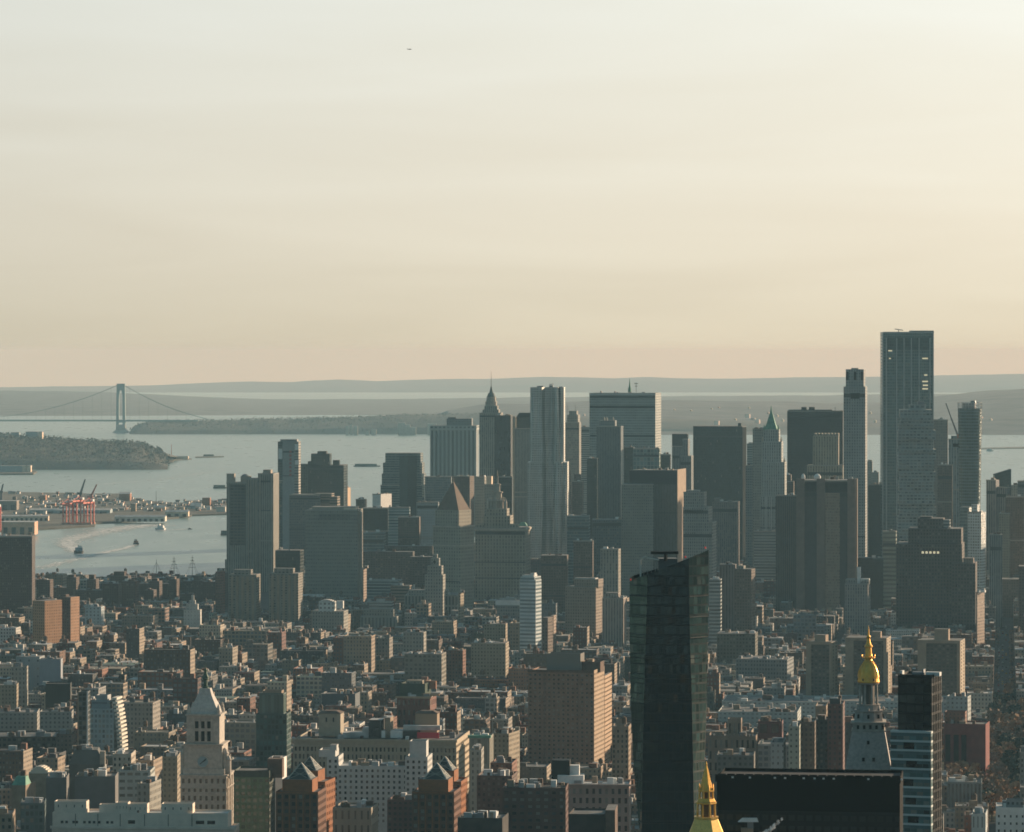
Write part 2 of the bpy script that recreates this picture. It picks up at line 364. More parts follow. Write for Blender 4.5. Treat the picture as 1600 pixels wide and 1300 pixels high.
        if rest:                                       # the remaining windows of the same facade as one part
            me = MB(); idx = []
            for k, b in rest.items():
                for fc in b.f: me.face([b.v[i] for i in fc]); idx.append(k)
            o = me.build('window', GLS[0], s.root); o['kind'] = 'stuff'
            for g in GLS[1:]: o.data.materials.append(g)
            o.data.polygons.foreach_set('material_index', idx)
        s.panes = []
    def add(s, name, m, fn, parent=None):
        b = MB(); fn(b); return b.build(name, m, parent or s.root)
    def tank(s, px, py, f=6.0, r=2.2):                # a wooden roof water tank standing on legs whose top is on row py
        u = s.U(px, f); z = s.Z(py, u, f)
        s.add('water_tank', WOOD, lambda b: b.lathe(u, f, [(r, z-5.2), (r, z-1.4), (r*1.05, z-1.4), (.05, z)], 10))
        def lg(b):
            for dx in (-1, 1):
                for dy in (-1, 1): b.tube((u+dx*r*.6, f+dy*r*.6, z-9), (u+dx*r*.6, f+dy*r*.6, z-5.2), .15, 4)
            b.box(u-r, u+r, f-r, f+r, z-5.5, z-5.2)
        s.add('tank_stand', STEEL, lg)
    def box(s, x0, x1, yt, yb, f=4.0, dep=6.0, m=None, name='bulkhead'):
        u0, u1 = s.U(x0, f), s.U(x1, f); um = (u0+u1)/2; z1, z0 = s.Z(yt, um, f), s.Z(yb, um, f)
        return s.add(name, m or s.m, lambda b: b.box(u0, u1, f, f+dep, z0-1.2, z1))
    def clutter(s, seed, n=5, x0=None, x1=None, yt=None):
        """plant, bulkheads and hoods over a flat roof"""
        rnd = random.Random(seed); a = s.U(x0, 0); c = s.U(x1, 0); z = s.Z(yt, (a+c)/2, 0)
        for _ in range(n):
            wd = rnd.uniform(1.5, 5); u = rnd.uniform(a+1, max(a+1.1, c-wd-1)); f = rnd.uniform(2, max(3, s.dep-7)); h = rnd.uniform(.8, 3)
            s.add(rnd.choice(['bulkhead', 'vent_hood', 'air_handler']), rnd.choice([ROOFL, TANB, STEEL, WHITE, BRN]), lambda b: b.box(u, u+wd, f, f+rnd.uniform(2, 5), z-1, z+h))
def simple(name, label, cat, D, x0, x1, yt, side=None, m=None, rm=None, vb=None, dep=None, win=None, short=None, clut=0, phi=None, elev=10.0, group=None):
    b = Bld(name, label, cat, D, x0, x1, side, dep, phi, m, rm, vb, elev, group, short)
    b.t(x0, x1, yt, win=win)
    if clut or D > 4000: b.clutter(int(x0*7+yt), clut or 3, x0, x1, yt)
    if win: b.finish()
    return b
from mathutils import noise as mnoise

# ---------------------------------------------------------------- the setting: water, land, far shores, haze
def ring_sheet(name, m, radii, n, z, kind='structure'):
    b = MB(); P = [[(r*math.sin(2*math.pi*i/n), r*math.cos(2*math.pi*i/n), z+drop(r, 0)) for i in range(n)] for r in radii]
    for a, c in zip(P, P[1:]):
        for i in range(n):
            j = (i+1) % n; b.face([a[j], a[i], c[i], c[j]])
    o = b.build(name, m); o['kind'] = kind; return o
def water_mat():
    m = bpy.data.materials.new('harbour_water'); m.use_nodes = True; n = m.node_tree.nodes; l = m.node_tree.links; p = n['Principled BSDF']
    p.inputs['Base Color'].default_value = (.20, .29, .27, 1); p.inputs['Roughness'].default_value = .3; p.inputs['IOR'].default_value = 1.33
    t = n.new('ShaderNodeTexCoord'); mp = n.new('ShaderNodeMapping'); mp.inputs['Scale'].default_value = (.02, .006, .02); l.new(t.outputs['Object'], mp.inputs[0])
    z = n.new('ShaderNodeTexNoise'); z.inputs['Scale'].default_value = 1; z.inputs['Detail'].default_value = 8; z.inputs['Roughness'].default_value = .65; l.new(mp.outputs[0], z.inputs['Vector'])
    b = n.new('ShaderNodeBump'); b.inputs['Strength'].default_value = .04; b.inputs['Distance'].default_value = 1.2; l.new(z.outputs['Fac'], b.inputs['Height']); l.new(b.outputs[0], p.inputs['Normal'])
    r = n.new('ShaderNodeMapRange'); r.inputs['From Min'].default_value = .35; r.inputs['From Max'].default_value = .65; r.inputs['To Min'].default_value = .27; r.inputs['To Max'].default_value = .32
    l.new(z.outputs['Fac'], r.inputs['Value']); l.new(r.outputs[0], p.inputs['Roughness'])
    return m
WATER = water_mat()
ring_sheet('water', WATER, [1, 400, 900, 1500, 2200, 3000, 4000, 5000, 6000, 7000, 8000, 9500, 11000, 13000, 15000, 18000, 21000, 25000, 30000, 35000, 40000, 45000, 50000, 57000, 65000, 72000], 96, 0)
ASPH = mat('asphalt', (.05, .05, .05), .9, noise=.3, nscale=.02)
WOODS = mat('bare_woods', (.10, .09, .075), .95, noise=.3, nscale=.01)
TOWN = mat('wooded_suburb', (.10, .10, .10), .95, noise=.5, nscale=.006)
LAND = mat('harbour_ground', (.10, .095, .08), .95, noise=.45, nscale=.02)
def land(name, pts, z, m, kind='structure', z0=-3):
    """a flat piece of ground given by its outline (x, y), with its own sea wall"""
    b = MB(); n = len(pts)
    a = sum(pts[i][0]*pts[(i+1) % n][1]-pts[(i+1) % n][0]*pts[i][1] for i in range(n))
    if a < 0: pts = pts[::-1]
    g = [drop(*p) for p in pts]
    b.face([(p[0], p[1], z+q) for p, q in zip(pts, g)])
    for i in range(n):
        j = (i+1) % n; b.face([(*pts[i], z0+g[i]), (*pts[j], z0+g[j]), (*pts[j], z+g[j]), (*pts[i], z+g[i])])
    o = b.build(name, m); o['kind'] = kind; return o
# Manhattan: one sheet in strips so that it follows the curve
def manhattan():
    b = MB(); ys = [-1500, 0, 800, 1600, 2400, 3000, 3600, 4200, 4800, 5200, 5560]; east = [-1400, -1400, -1500, -1700, -1900, -2000, -1700, -1450, -1250, -1100, -900]
    ys += [5700, 6100, 6600, 7000, 7300]; east += [-420, -300, -120, 150, 500]
    west = [3000, 3000, 3000, 2900, 2700, 2500, 2300, 2100, 1900, 1700, 1500, 1450, 1300, 1150, 1050, 800]
    for i in range(len(ys)-1):
        xs0 = [east[i]+(west[i]-east[i])*k/8 for k in range(9)]; xs1 = [east[i+1]+(west[i+1]-east[i+1])*k/8 for k in range(9)]
        for k in range(8):
            q = [(xs0[k], ys[i]), (xs0[k+1], ys[i]), (xs1[k+1], ys[i+1]), (xs1[k], ys[i+1])]
            b.face([(x, y, 10+drop(x, y)) for x, y in q])
        for xs, j in ((east, 0), (west, 1)):
            p, q = (xs[i], ys[i]), (xs[i+1], ys[i+1])
            b.face([(*p, -3), (*q, -3), (*q, 10+drop(*q)), (*p, 10+drop(*p))])
    b.face([(east[-1], ys[-1], -6), (west[-1], ys[-1], -6), (west[-1], ys[-1], 10+drop(west[-1], ys[-1])), (east[-1], ys[-1], 10+drop(east[-1], ys[-1]))])
    b.face([(-900, 5560, -4), (-420, 5700, -4), (-420, 5700, 10+drop(-420, 5700)), (-900, 5560, 10+drop(-900, 5560))])
    o = b.build('ground', ASPH); o['kind'] = 'structure'
manhattan()
def interp(pts, x):
    if x <= pts[0][0]: return pts[0][1]
    for (a, c), (d, e) in zip(pts, pts[1:]):
        if x <= d: return c+(e-c)*(x-a)/(d-a)
    return pts[-1][1]
def hill(name, m, top, D, depth, front=400, step=6, jit=2.0, base=-6, seed=1, rows=7, x0=None, x1=None):
    """a long hill whose crest (x px, y px) stands D away; its front slope comes `front` m nearer, its back falls off after `depth` m"""
    rnd = random.Random(seed); x0 = top[0][0] if x0 is None else x0; x1 = top[-1][0] if x1 is None else x1
    n = int((x1-x0)/step)+1; P = []
    for r in range(rows+4):
        row = []
        for i in range(n):
            px = x0+i*step; X = Xat(px, D); hz = Zat(interp(top, px), D)-drop(X, D)
            if r <= rows: t = r/rows; y = D-front*(1-t); h = hz*math.sin(t*math.pi/2)**.8
            else: t = (r-rows)/3; y = D+depth*t; h = hz*(1-t)
            h += jit*1.5*mnoise.noise(Vector((X*.004, y*.004, seed)))*(0 if r in (0, rows+3) else 1)
            x_ = X*(y/D if r <= rows else 1)
            row.append((x_, y, (base if r in (0, rows+3) else max(base, h))+drop(x_, y)))
        P.append(row)
    b = MB()
    for r in range(len(P)-1):
        for i in range(n-1): b.face([P[r][i], P[r][i+1], P[r+1][i+1], P[r+1][i]])
    o = b.build(name, m); o['kind'] = 'structure'; o.data.polygons.foreach_set('use_smooth', [True]*len(o.data.polygons)); return o
# the long ridge on the horizon
hill('hills', mat('far_woods', (.11, .06, .065), .95, noise=.3, nscale=.002), [(-260, 606), (0, 605), (100, 603.5), (180, 603), (240, 602), (300, 599), (340, 597.5), (390, 596), (420, 596.5), (455, 597), (490, 594.5), (530, 592.8), (560, 594), (590, 595.5), (640, 593.5), (700, 592), (760, 592), (800, 590.5), (850, 588.8), (900, 589.5), (960, 591), (985, 590), (1015, 588.8), (1045, 590.5), (1100, 591.5), (1150, 591.5), (1250, 589.5), (1340, 589), (1400, 588), (1460, 586.5), (1600, 584), (1860, 583)], 52000, 9000, 3500, step=10, jit=2, seed=3, rows=4)
# the far flats beyond the narrows, then the island's wooded shore and hill
hill('hills', TOWN, [(-260, 609), (100, 611), (200, 614), (330, 621), (420, 625), (620, 623.5), (800, 621), (950, 620), (1100, 618.5), (1250, 618), (1400, 615.5), (1860, 614)], 31000, 4000, 8500, step=12, jit=3, seed=5, rows=8)
hill('hills', TOWN, [(640, 662), (700, 640), (760, 632), (900, 628), (1000, 625), (1200, 627), (1300, 630), (1400, 628), (1440, 622), (1480, 617), (1520, 613), (1560, 610), (1600, 607), (1700, 604), (1860, 603)], 20500, 3000, 3900, step=5, jit=4, seed=6, rows=9)
hill('hills', WOODS, [(202, 676), (208, 667), (218, 662), (232, 659), (260, 658), (300, 657.5), (345, 657), (400, 656), (420, 654), (450, 656), (480, 656), (520, 653), (560, 651), (600, 649), (640, 647.5), (700, 647), (760, 646), (840, 650), (940, 652), (1100, 655), (1300, 662), (1480, 664), (1600, 664), (1860, 664)], 17300, 900, 520, step=3, jit=2.5, seed=7, rows=6)
# Brooklyn's wooded point
hill('hills', WOODS, [(-300, 676), (-60, 678), (0, 680), (20, 681), (50, 683), (75, 685), (100, 686.5), (130, 688), (150, 690.5), (165, 689), (190, 691.5), (205, 690.5), (222, 693), (236, 699), (250, 704), (262, 713)], 12000, 700, 650, step=2, jit=2.6, seed=8, rows=7)
def shore(pts, z): return [(Xat(px, depth_of(py, z)), depth_of(py, z)) for px, py in pts]
land('harbour_land', shore([(-320, 726), (20, 726), (60, 725), (145, 725), (150, 722.5), (220, 723), (270, 721.5), (272, 718), (300, 716.5), (290, 714), (255, 712), (200, 706), (-320, 706)], 3), 3, LAND)
land('pier', shore([(-60, 740), (52, 739.5), (58, 736), (45, 733), (45, 729), (-60, 729)], 4), 4, LAND)
land('pier', shore([(50, 731.4), (160, 731.0), (160, 729.8), (50, 730.0)], 3), 3, LAND)
land('pier', shore([(305, 714.2), (350, 712.9), (350, 712.2), (305, 713.2)], 3), 3, LAND)
# Red Hook with its piers
land('harbour_land', shore([(-420, 834), (-20, 830), (20, 822), (50, 822), (56, 826), (100, 823.5), (148, 820.5), (150, 816.5), (178, 815), (230, 812), (296, 806), (300, 804), (356, 802), (420, 798), (430, 781), (350, 781), (300, 782), (280, 786), (215, 781), (205, 775), (190, 771), (150, 771), (100, 770), (0, 768), (-420, 762)], 3), 3, LAND)
# the far end of the bay, right of the towers
land('harbour_land', shore([(1470, 702), (1600, 700), (1860, 699), (1860, 697.5), (1600, 698), (1470, 700.6)], 2), 2, WOODS)

def haze():
    m = bpy.data.materials.new('haze'); m.use_nodes = True; n = m.node_tree.nodes; l = m.node_tree.links; n.remove(n['Principled BSDF'])
    v = n.new('ShaderNodeVolumePrincipled'); v.inputs['Color'].default_value = HAZE_COL; v.inputs['Absorption Color'].default_value = (1, 1, 1, 1); v.inputs['Density'].default_value = HAZE_DEN; v.inputs['Anisotropy'].default_value = HAZE_ANI
    l.new(v.outputs[0], n['Material Output'].inputs['Volume'])
    b = MB(); s = 74000; b.box(-s, s, -s, s, -385, 362, bottom=True)
    o = b.build('haze', m); o['kind'] = 'stuff'; return o
HAZE_COL = (.47, .81, 1.0, 1); HAZE_DEN = 2.7e-5; HAZE_ANI = .0
haze()

# ---------------------------------------------------------------- the suspension bridge over the narrows
def bridge():
    D = 17200; gx = Xat(189, D); g = drop(gx, D); root = empty('suspension_bridge', (gx, D, g), R(-4))
    tag(root, 'pale blue steel suspension bridge with a tall portal tower across the narrows', 'bridge')
    BS = mat('bridge_steel', (.16, .25, .26), .6, noise=.1)
    def tw(b):
        for s in (-1, 1): b.frus((s*14-6, s*14+6, -9, 9), (s*12.5-5, s*12.5+5, -7, 7), 12, 207)
        b.box(-8, 8, -6, 6, 178, 206.5); b.box(-9, 9, -6, 6, 42, 54)
        for i in range(6):                             # the curved soffit of the portal
            a = i/6*math.pi/2; b.box(-8, -8+4*(1-math.sin(a))+.3, -5.5, 5.5, 178-6*(i+1), 178-6*i); b.box(8-4*(1-math.sin(a))-.3, 8, -5.5, 5.5, 178-6*(i+1), 178-6*i)
    child('tower', root, BS, tw)
    child('pier_footing', root, mat('concrete', (.34, .33, .31), .9, noise=.2), lambda b: (b.frus((-38, 40, -25, 25), (-20, 22, -14, 14), -3, 12), b.frus((-20, 22, -14, 14), (-17, 18, -12, 12), 12, 34)))
    child('deck', root, BS, lambda b: b.box(-1300, -21.5, -14, 14, 47, 54))
    child('deck', root, BS, lambda b: b.box(21.5, 330, -14, 14, 47, 54))
    for s in (-12, 12):
        def cb(b):
            pts = [(-x, 60+147*((x-649)/649)**2) for x in range(0, 1300, 26)]
            for a, c in zip(pts, pts[1:]): b.tube((a[0], s, a[1]), (c[0], s, c[1]), .75, 5)
        child('main_cable', root, BS, cb)
        child('side_cable', root, BS, lambda b: [b.tube((i*37, s, 207-150*(i/10)+(-18*math.sin(i/10*math.pi))), ((i+1)*37, s, 207-150*((i+1)/10)+(-18*math.sin((i+1)/10*math.pi))), .75, 5) for i in range(10)])
    hm = child('hanger', root, BS, lambda b: b.box(-.35, .35, -12.4, -11.6, 0, 1)); hm.location = (-40, 0, 54); hm.scale = (1, 1, 147*((40-649)/649)**2+5)
    for i in range(2, 20):
        c = hm.copy(); C.objects.link(c); c.parent = root; c.location = (-40*i, 0, 54); c.scale = (1, 1, 147*((40*i-649)/649)**2+5)
    for i in range(1, 8):
        c = hm.copy(); C.objects.link(c); c.parent = root; c.location = (40*i, 0, 54); c.scale = (1, 1, max(2, 207-150*(i*40/370)-18*math.sin(i*40/370*math.pi)-54))
    for i, x in enumerate((-500, 200)): child('roadway_lamp', root, BS, lambda b: b.box(x-.4, x+.4, -.4, .4, 54, 64))
bridge()

# ---------------------------------------------------------------- harbour: cranes, sheds, boats
def px_obj(px, py, z=3.0):
    D = depth_of(py, z); x = Xat(px, D); return x, D, z+drop(x, D), D/F       # last: metres per photo pixel
def gantry(px, py, label, s=1.0):
    x, D, z, k = px_obj(px, py); r = empty('container_crane', (x, D, z), R(-14)); tag(r, label, 'crane', 'red container cranes on the quay'); wdt, h = 13*s, 34*s
    for a in (-1, 1):
        for c in (-1, 1): child('leg', r, REDC, lambda b: b.box(a*wdt/2-1, a*wdt/2+1, c*9-1, c*9+1, 0, h+8))
    child('cross_beam', r, REDC, lambda b: (b.box(-wdt/2-1, wdt/2+1, -9.8, -8.2, h*.45, h*.45+1.6), b.box(-wdt/2-1, wdt/2+1, -9.8, -8.2, h+2, h+4.5), b.box(-wdt/2-1, wdt/2+1, 8.2, 9.8, h+2, h+4.5)))
    child('boom', r, REDC, lambda b: (b.box(-2, 2, -36, 20, h+5, h+7.5), b.tube((0, 8, h+7.5), (0, 2, h+15), .8, 5), b.tube((0, 2, h+15), (0, -30, h+7.5), .5, 5)))
    child('machinery_house', r, WHITE, lambda b: b.box(-4, 4, 10, 19, h+7.6, h+12))
    child('sill_beam', r, mat('crane_pale', (.7, .35, .25), .7), lambda b: (b.box(-wdt/2-2, wdt/2+2, -10.5, -7.5, 0, 3.5), b.box(-wdt/2-2, wdt/2+2, 7.5, 10.5, 0, 3.5)))
gantry(106, 819, 'leftmost of the three red container cranes on the quay', .95)
gantry(123, 819, 'middle red container crane, broadest and brightest of the three', 1.1)
gantry(139, 819, 'right red container crane beside the dark luffing crane', 1.0)
gantry(-8, 832, 'red container crane cut by the left edge of the frame', 1.1)
def luffing(px, py, top, tx, m, label, w_=2.2):
    x, D, z, k = px_obj(px, py); r = empty('luffing_crane', (x, D, z)); tag(r, label, 'crane'); h = Zat(top, D)-z; mid = h*.5
    child('mast', r, m, lambda b: b.frus((-3, 3, -3, 3), (-1.8, 1.8, -1.8, 1.8), 0, mid))
    child('cab', r, m, lambda b: b.box(-4, 4, -4, 4, mid, mid+5))
    dx = (tx-px)*k
    def bm(b):
        for a, c in ((-1.4, 0), (1.4, 0)): b.tube((a, 0, mid+3), (dx+a*.3, 0, h), w_*.35, 4)
        for i in range(7):
            t0, t1 = i/7, (i+1)/7; b.tube((-1.4+dx*t0, 0, mid+3+(h-mid-3)*t0), (1.2+dx*t1, 0, mid+3+(h-mid-3)*t1), w_*.2, 4)
    child('jib', r, m, bm)
    child('counterweight', r, m, lambda b: b.box(-8, -4, -2, 2, mid+1, mid+5))
luffing(126, 797, 749, 133, mat('dark_crane', (.07, .09, .11), .7), 'dark blue grey luffing crane with steep jib behind the red cranes', 4)
luffing(142, 800, 757, 151, mat('red_jib', (.35, .12, .1), .7), 'rust red luffing crane with slanted jib beside the dark one', 3.4)
luffing(2, 785, 756, 5, mat('dark_crane', (.07, .09, .11), .7), 'dark crane with raised jib at the left edge of the harbour', 3.4)
def shed(name, px0, px1, ytop, ybase, m, label, cat='warehouse', dep=40, z=3, roofm=None, gable=0.0, rot=0, group=None, doors=0):
    D = depth_of(ybase, z); X0, X1 = Xat(px0, D), Xat(px1, D); g = z+drop(X0, D); h = Zat(ytop, D)-g; L_ = X1-X0
    r = empty(name, (X0, D, g), R(rot)); tag(r, label, cat, group)
    hw = h*(1-gable)
    child('wall', r, m, lambda b: b.box(0, L_, 0, dep, 0, hw, top=False))
    def rf(b):
        if gable: b.face([(-.5, -.5, hw), (L_+.5, -.5, hw), (L_+.5, dep/2, h), (-.5, dep/2, h)]); b.face([(-.5, dep/2, h), (L_+.5, dep/2, h), (L_+.5, dep+.5, hw), (-.5, dep+.5, hw)]); b.face([(0, 0, hw), (0, dep/2, h-.1), (0, dep, hw)][::-1]); b.face([(L_, 0, hw), (L_, dep, hw), (L_, dep/2, h-.1)])
        else: b.box(-.4, L_+.4, -.4, dep+.4, hw, hw+.5, bottom=True)
    child('roof', r, roofm or ROOFL, rf)
    for i in range(doors):
        u = L_*(i+.5)/doors; child('loading_door', r, mat('door_dark', (.06, .06, .06), .8), lambda b: b.box(u-L_/doors*.25, u+L_/doors*.25, -.15, 0, 0, hw*.6))
    return r
PALE = mat('pale_cladding', (.62, .58, .5), .7, noise=.15); BRICKR = mat('rust_brick', (.32, .16, .10), .9, noise=.2); LBLUE = mat('blue_cladding', (.3, .38, .4), .7, noise=.1)
CREAM = mat('cream_wall', (.7, .56, .42), .8, noise=.15)
shed('pier_shed', 179, 258, 805, 815, PALE, 'long cream pier shed with sunlit doors along the nearer quay', dep=28, rot=-2, gable=.25, doors=9)
shed('pier_shed', 258, 294, 797, 807, CREAM, 'cream pier shed with irregular gables at the end of the quay', dep=30, gable=.3, doors=3)
shed('warehouse', 46, 172, 795, 802, LBLUE, 'very long blue grey warehouse with a flat pale roof behind the red cranes', dep=50, doors=6, gable=.3)
shed('warehouse', 0, 75, 805, 814, CREAM, 'long sunlit row shed at the left quay, left of the red cranes', dep=30, rot=3, gable=.2, doors=10)
shed('ferry_terminal', 2, 54, 816, 836, mat('salmon_cladding', (.62, .36, .25), .8, noise=.2), 'salmon coloured terminal building behind the dark brown tower block', 'terminal', dep=50, doors=4)
shed('grain_block', 186, 203, 769, 783, BRICKR, 'square brick block with a small roof tower on the harbour spit', 'factory', dep=40, gable=.2)
shed('brick_warehouse', 316, 328, 778, 792, BRICKR, 'narrow tall brick block near the tan ribbed tower on the spit', 'factory', dep=30)
shed('brick_warehouse', 62, 71, 774, 784, BRICKR, 'small brick block on the far left side of the spit', 'factory', dep=30)
shed('warehouse', 298, 314, 786, 795, LBLUE, 'grey domed storage shed left of the narrow brick block', dep=40, gable=.5)
shed('warehouse', 338, 352, 792, 800, PALE, 'small white waterside shed just left of the tan ribbed tower', dep=20)
shed('warehouse', 240, 258, 790, 797, CREAM, 'cream shed with a pitched roof in the middle of the spit', dep=24, gable=.4)
shed('warehouse', 204, 212, 787, 799, TANB, 'narrow tan block in the middle of the spit', dep=20)
shed('warehouse', 70, 86, 785, 791, BRICKR, 'low rust coloured shed left of the dark luffing crane', dep=24, gable=.3)
shed('warehouse', -10, 26, 783, 797, mat('dun_wall', (.26, .23, .2), .9), 'dun industrial block at the left edge of the spit', dep=40, doors=3)
rnd = random.Random(11)
hg = 'small sheds and houses scattered over the harbour spit'
tints = [('white', (.72, .7, .66)), ('white', (.72, .7, .66)), ('cream', (.62, .52, .4)), ('grey', (.2, .2, .2)), ('brick red', (.3, .15, .1)), ('dark brown', (.08, .07, .06)), ('dark grey', (.09, .095, .1))]
for i in range(230):
    px = rnd.uniform(-10, 350); back = interp([(0, 770), (150, 772), (205, 777), (215, 783), (350, 784)], px); front = interp([(0, 812), (100, 803), (170, 798), (250, 800), (350, 797)], px)
    py = back+(front-back)*rnd.random(); tn, tc_ = rnd.choice(tints); wd = rnd.uniform(2, 8)
    shed('harbour_shed', px, px+wd, py-rnd.uniform(2, 5), py, mat('shed_'+tn.replace(' ', '_'), tc_, .8), 'small %s shed or house on the harbour spit behind the quay' % tn, 'shed', dep=rnd.uniform(12, 25), gable=rnd.choice([0, .3, .4]), group=hg+', '+tn, roofm=rnd.choice([ROOF, ROOFL, ROOFD]))
def clump(b, rnd, x, y, z, r, h, n, col=None):       # leafy or twiggy tufts spread through a crown's volume
    for _ in range(n):
        a = rnd.uniform(0, 6.28); q = r*math.sqrt(rnd.random()); t = rnd.random(); k = math.sin(math.pi*min(.98, .12+t*.8))**.5
        c = Vector((x+math.cos(a)*q*k, y+math.sin(a)*q*k, z+h*t)); s = r*rnd.uniform(.12, .34)
        u = Vector((rnd.uniform(-1, 1), rnd.uniform(-1, 1), rnd.uniform(-.6, .6))).normalized()*s; v = u.orthogonal().normalized()*s*rnd.uniform(.4, .9)
        b.face([c-u-v*.5, c+u*.4-v, c+u+v*.5, c-u*.4+v], None, col)
BARK = mat('bark', (.06, .05, .04), .95); TWIG = mat('bare_twigs', (.21, .14, .10), .95, noise=.3, nscale=.3); EVER = mat('evergreen', (.035, .05, .035), .95, noise=.4, nscale=.3); DRYL = mat('russet_leaves', (.28, .16, .09), .95, noise=.3, nscale=.3)
def tree(x, y, z, h, r, m, seed, label, group, n=260):
    rnd = random.Random(seed); o = empty('tree', (x, y, z)); tag(o, label, 'tree', group)
    def tr(b):
        b.tube((0, 0, 0), (0, 0, h*.45), h*.025, 6, h*.017)
        for i in range(7):
            a = i*.9+rnd.random(); q = r*rnd.uniform(.5, .85); b.tube((0, 0, h*(.25+.03*i)), (math.cos(a)*q, math.sin(a)*q, h*rnd.uniform(.6, .9)), h*.013, 4, h*.004)
    child('trunk', o, BARK, tr); child('crown', o, m, lambda b: clump(b, rnd, 0, 0, h*.28, r, h*.72, n)); return o
# trees of the harbour woods that stand out as a skyline on the point and the shore
BUSH = attr_mat('winter_trees')
def far_woods(name, x0, x1, D, top, n, m, seed, front, hh=15):
    rnd = random.Random(seed); b = MB()
    for _ in range(n):
        px = rnd.uniform(x0, x1); t = rnd.random()**.6; Y = D-front*(1-t); X = Xat(px, D)*Y/D; hz = Zat(interp(top, px), D)-drop(X, D)
        z = hz*math.sin(t*math.pi/2)**.8+drop(X, Y); r = rnd.uniform(6, 13); g_ = rnd.choice([.05, .07, .10, .13, .18]); clump(b, rnd, X, Y, z-3, r, rnd.uniform(.6, 1.2)*hh, 8, (g_*1.05, g_, g_*.75))
    o = b.build(name, m); tag(o, None, None, None, 'stuff')
far_woods('woods', -60, 262, 12000, [(0, 682), (50, 685), (100, 688), (150, 692), (190, 693), (222, 695), (236, 701), (250, 706), (262, 716)], 2600, BUSH, 21, 650)
far_woods('woods', 205, 760, 17300, [(205, 672), (218, 664), (260, 660), (420, 657), (560, 654), (640, 650), (760, 649)], 2600, BUSH, 22, 520)
# blocks on the far shores
for i, (a, c, t, yb, nm, lb, m) in enumerate([
    (17, 30, 676, 690, 'apartment_block', 'left of two grey slab blocks rising from the wooded point', LBLUE), (40, 58, 675, 690, 'apartment_block', 'right and broader of two grey slab blocks on the wooded point', LBLUE),
    (60, 66, 675, 690, 'apartment_block', 'narrow sunlit block at the right end of the slabs on the wooded point', CREAM)]):
    D = 11900; X0, X1 = Xat(a, D), Xat(c, D); g = drop(X0, D); r = empty(nm, (X0, D, g), -.1); tag(r, lb, 'building')
    zz = Zat(t, D)-g; child('wall', r, m, lambda b: b.box(0, X1-X0, 0, 18, 0, zz, top=False)); child('roof', r, ROOF, lambda b: b.box(-.3, X1-X0+.3, -.3, 18.3, zz, zz+1, bottom=True))
fs = 'pale buildings on the far wooded shore'
for i, (a, c, t, yb, ln) in enumerate([(540, 545, 666, 676, 'left of three cream apartment slabs on the far wooded shore'), (546.5, 551, 665, 676, 'middle of three cream apartment slabs on the far wooded shore'), (552.5, 559, 666, 676, 'right of three cream apartment slabs on the far wooded shore'),
    (622, 633, 661, 668, 'upper cream institutional block on the far wooded shore'), (631, 641, 664, 671, 'middle cream institutional block on the far wooded shore'), (640, 650, 668, 675, 'lower cream institutional block on the far wooded shore'), (668, 682, 662, 670, 'cream block peeking out left of the striped grey tower'), (580, 588, 671, 676, 'small low cream block on the far wooded shore'), (571, 577, 674, 677.5, 'tiny cream block at the waterline of the far shore')]):
    D = 16600; X0, X1 = Xat(a, D), Xat(c, D); g = drop(X0, D); r = empty('shore_block', (X0, D, g)); tag(r, ln, 'building', fs)
    zz = Zat(t, D)-g; child('wall', r, fac('shore_wall', (.55, .47, .38), bay=6, fl=4), lambda b: b.box(0, X1-X0, 0, 25, 0, zz, top=False)); child('roof', r, ROOFL, lambda b: b.box(-.3, X1-X0+.3, -.3, 25.3, zz, zz+1, bottom=True))
for i, (px, py, wd, hh) in enumerate([(1118, 661, 12, 3), (1046, 665, 6, 2.5), (1054, 663, 7, 2), (1070, 669, 6, 2), (1096, 650, 4, 1.6), (1154, 648, 5, 1.5), (1180, 655, 4, 1.5), (968, 640, 5, 1.5), (1140, 640, 4, 1.2), (1165, 664, 4, 1.4), (1560, 668, 6, 1.5), (1500, 655, 4, 1.5)]):
    D = 17600; x = Xat(px, D); z = Zat(py, D); r = empty('hillside_block', (x, D-1500*(py < 655) , z-12), R(62)); tag(r, 'small sunlit block dotted on the hazy far hillside', 'building', 'small blocks on the hazy far hillside')
    child('wall', r, mat('sunny_wall', (.75, .55, .45), .8), lambda b: b.box(-wd*1.2, wd*1.2, 0, 20, 0, hh*2.7+12, top=False)); child('roof', r, ROOFL, lambda b: b.box(-wd*1.2, wd*1.2, 0, 20, hh*2.7+12, hh*2.7+12.6))
for i in range(24):
    px = rnd.triangular(880, 1600, 1050); D = rnd.uniform(17100, 18900); x = Xat(px, D)
    top = interp([(640, 662), (760, 632), (900, 628), (1200, 627), (1400, 628), (1480, 617), (1560, 610), (1640, 606)], px); t = 1-(20500-D)/3900; hz = Zat(top, 20500)-drop(x, 20500); z = hz*math.sin(max(0.02, t)*math.pi/2)**.8+drop(x, D); s_ = rnd.uniform(2.5, 5)
    o = child('hillside_house', None, mat('sunny_wall', (.75, .55, .45), .8) if rnd.random() < .5 else CREAM, lambda b: (b.box(-s_, s_, 0, 12, -6, s_*.6+4, top=False), b.frus((-s_, s_, 0, 12), (-s_+1, s_-1, 5.5, 6.5), s_*.6+4, s_*.6+8))); o.location = (x, D, z); o.rotation_euler = (0, 0, R(62)); tag(o, 'pale house speck on the hazy hillside behind the right half of the skyline', 'house', 'house specks on the hazy hillside')
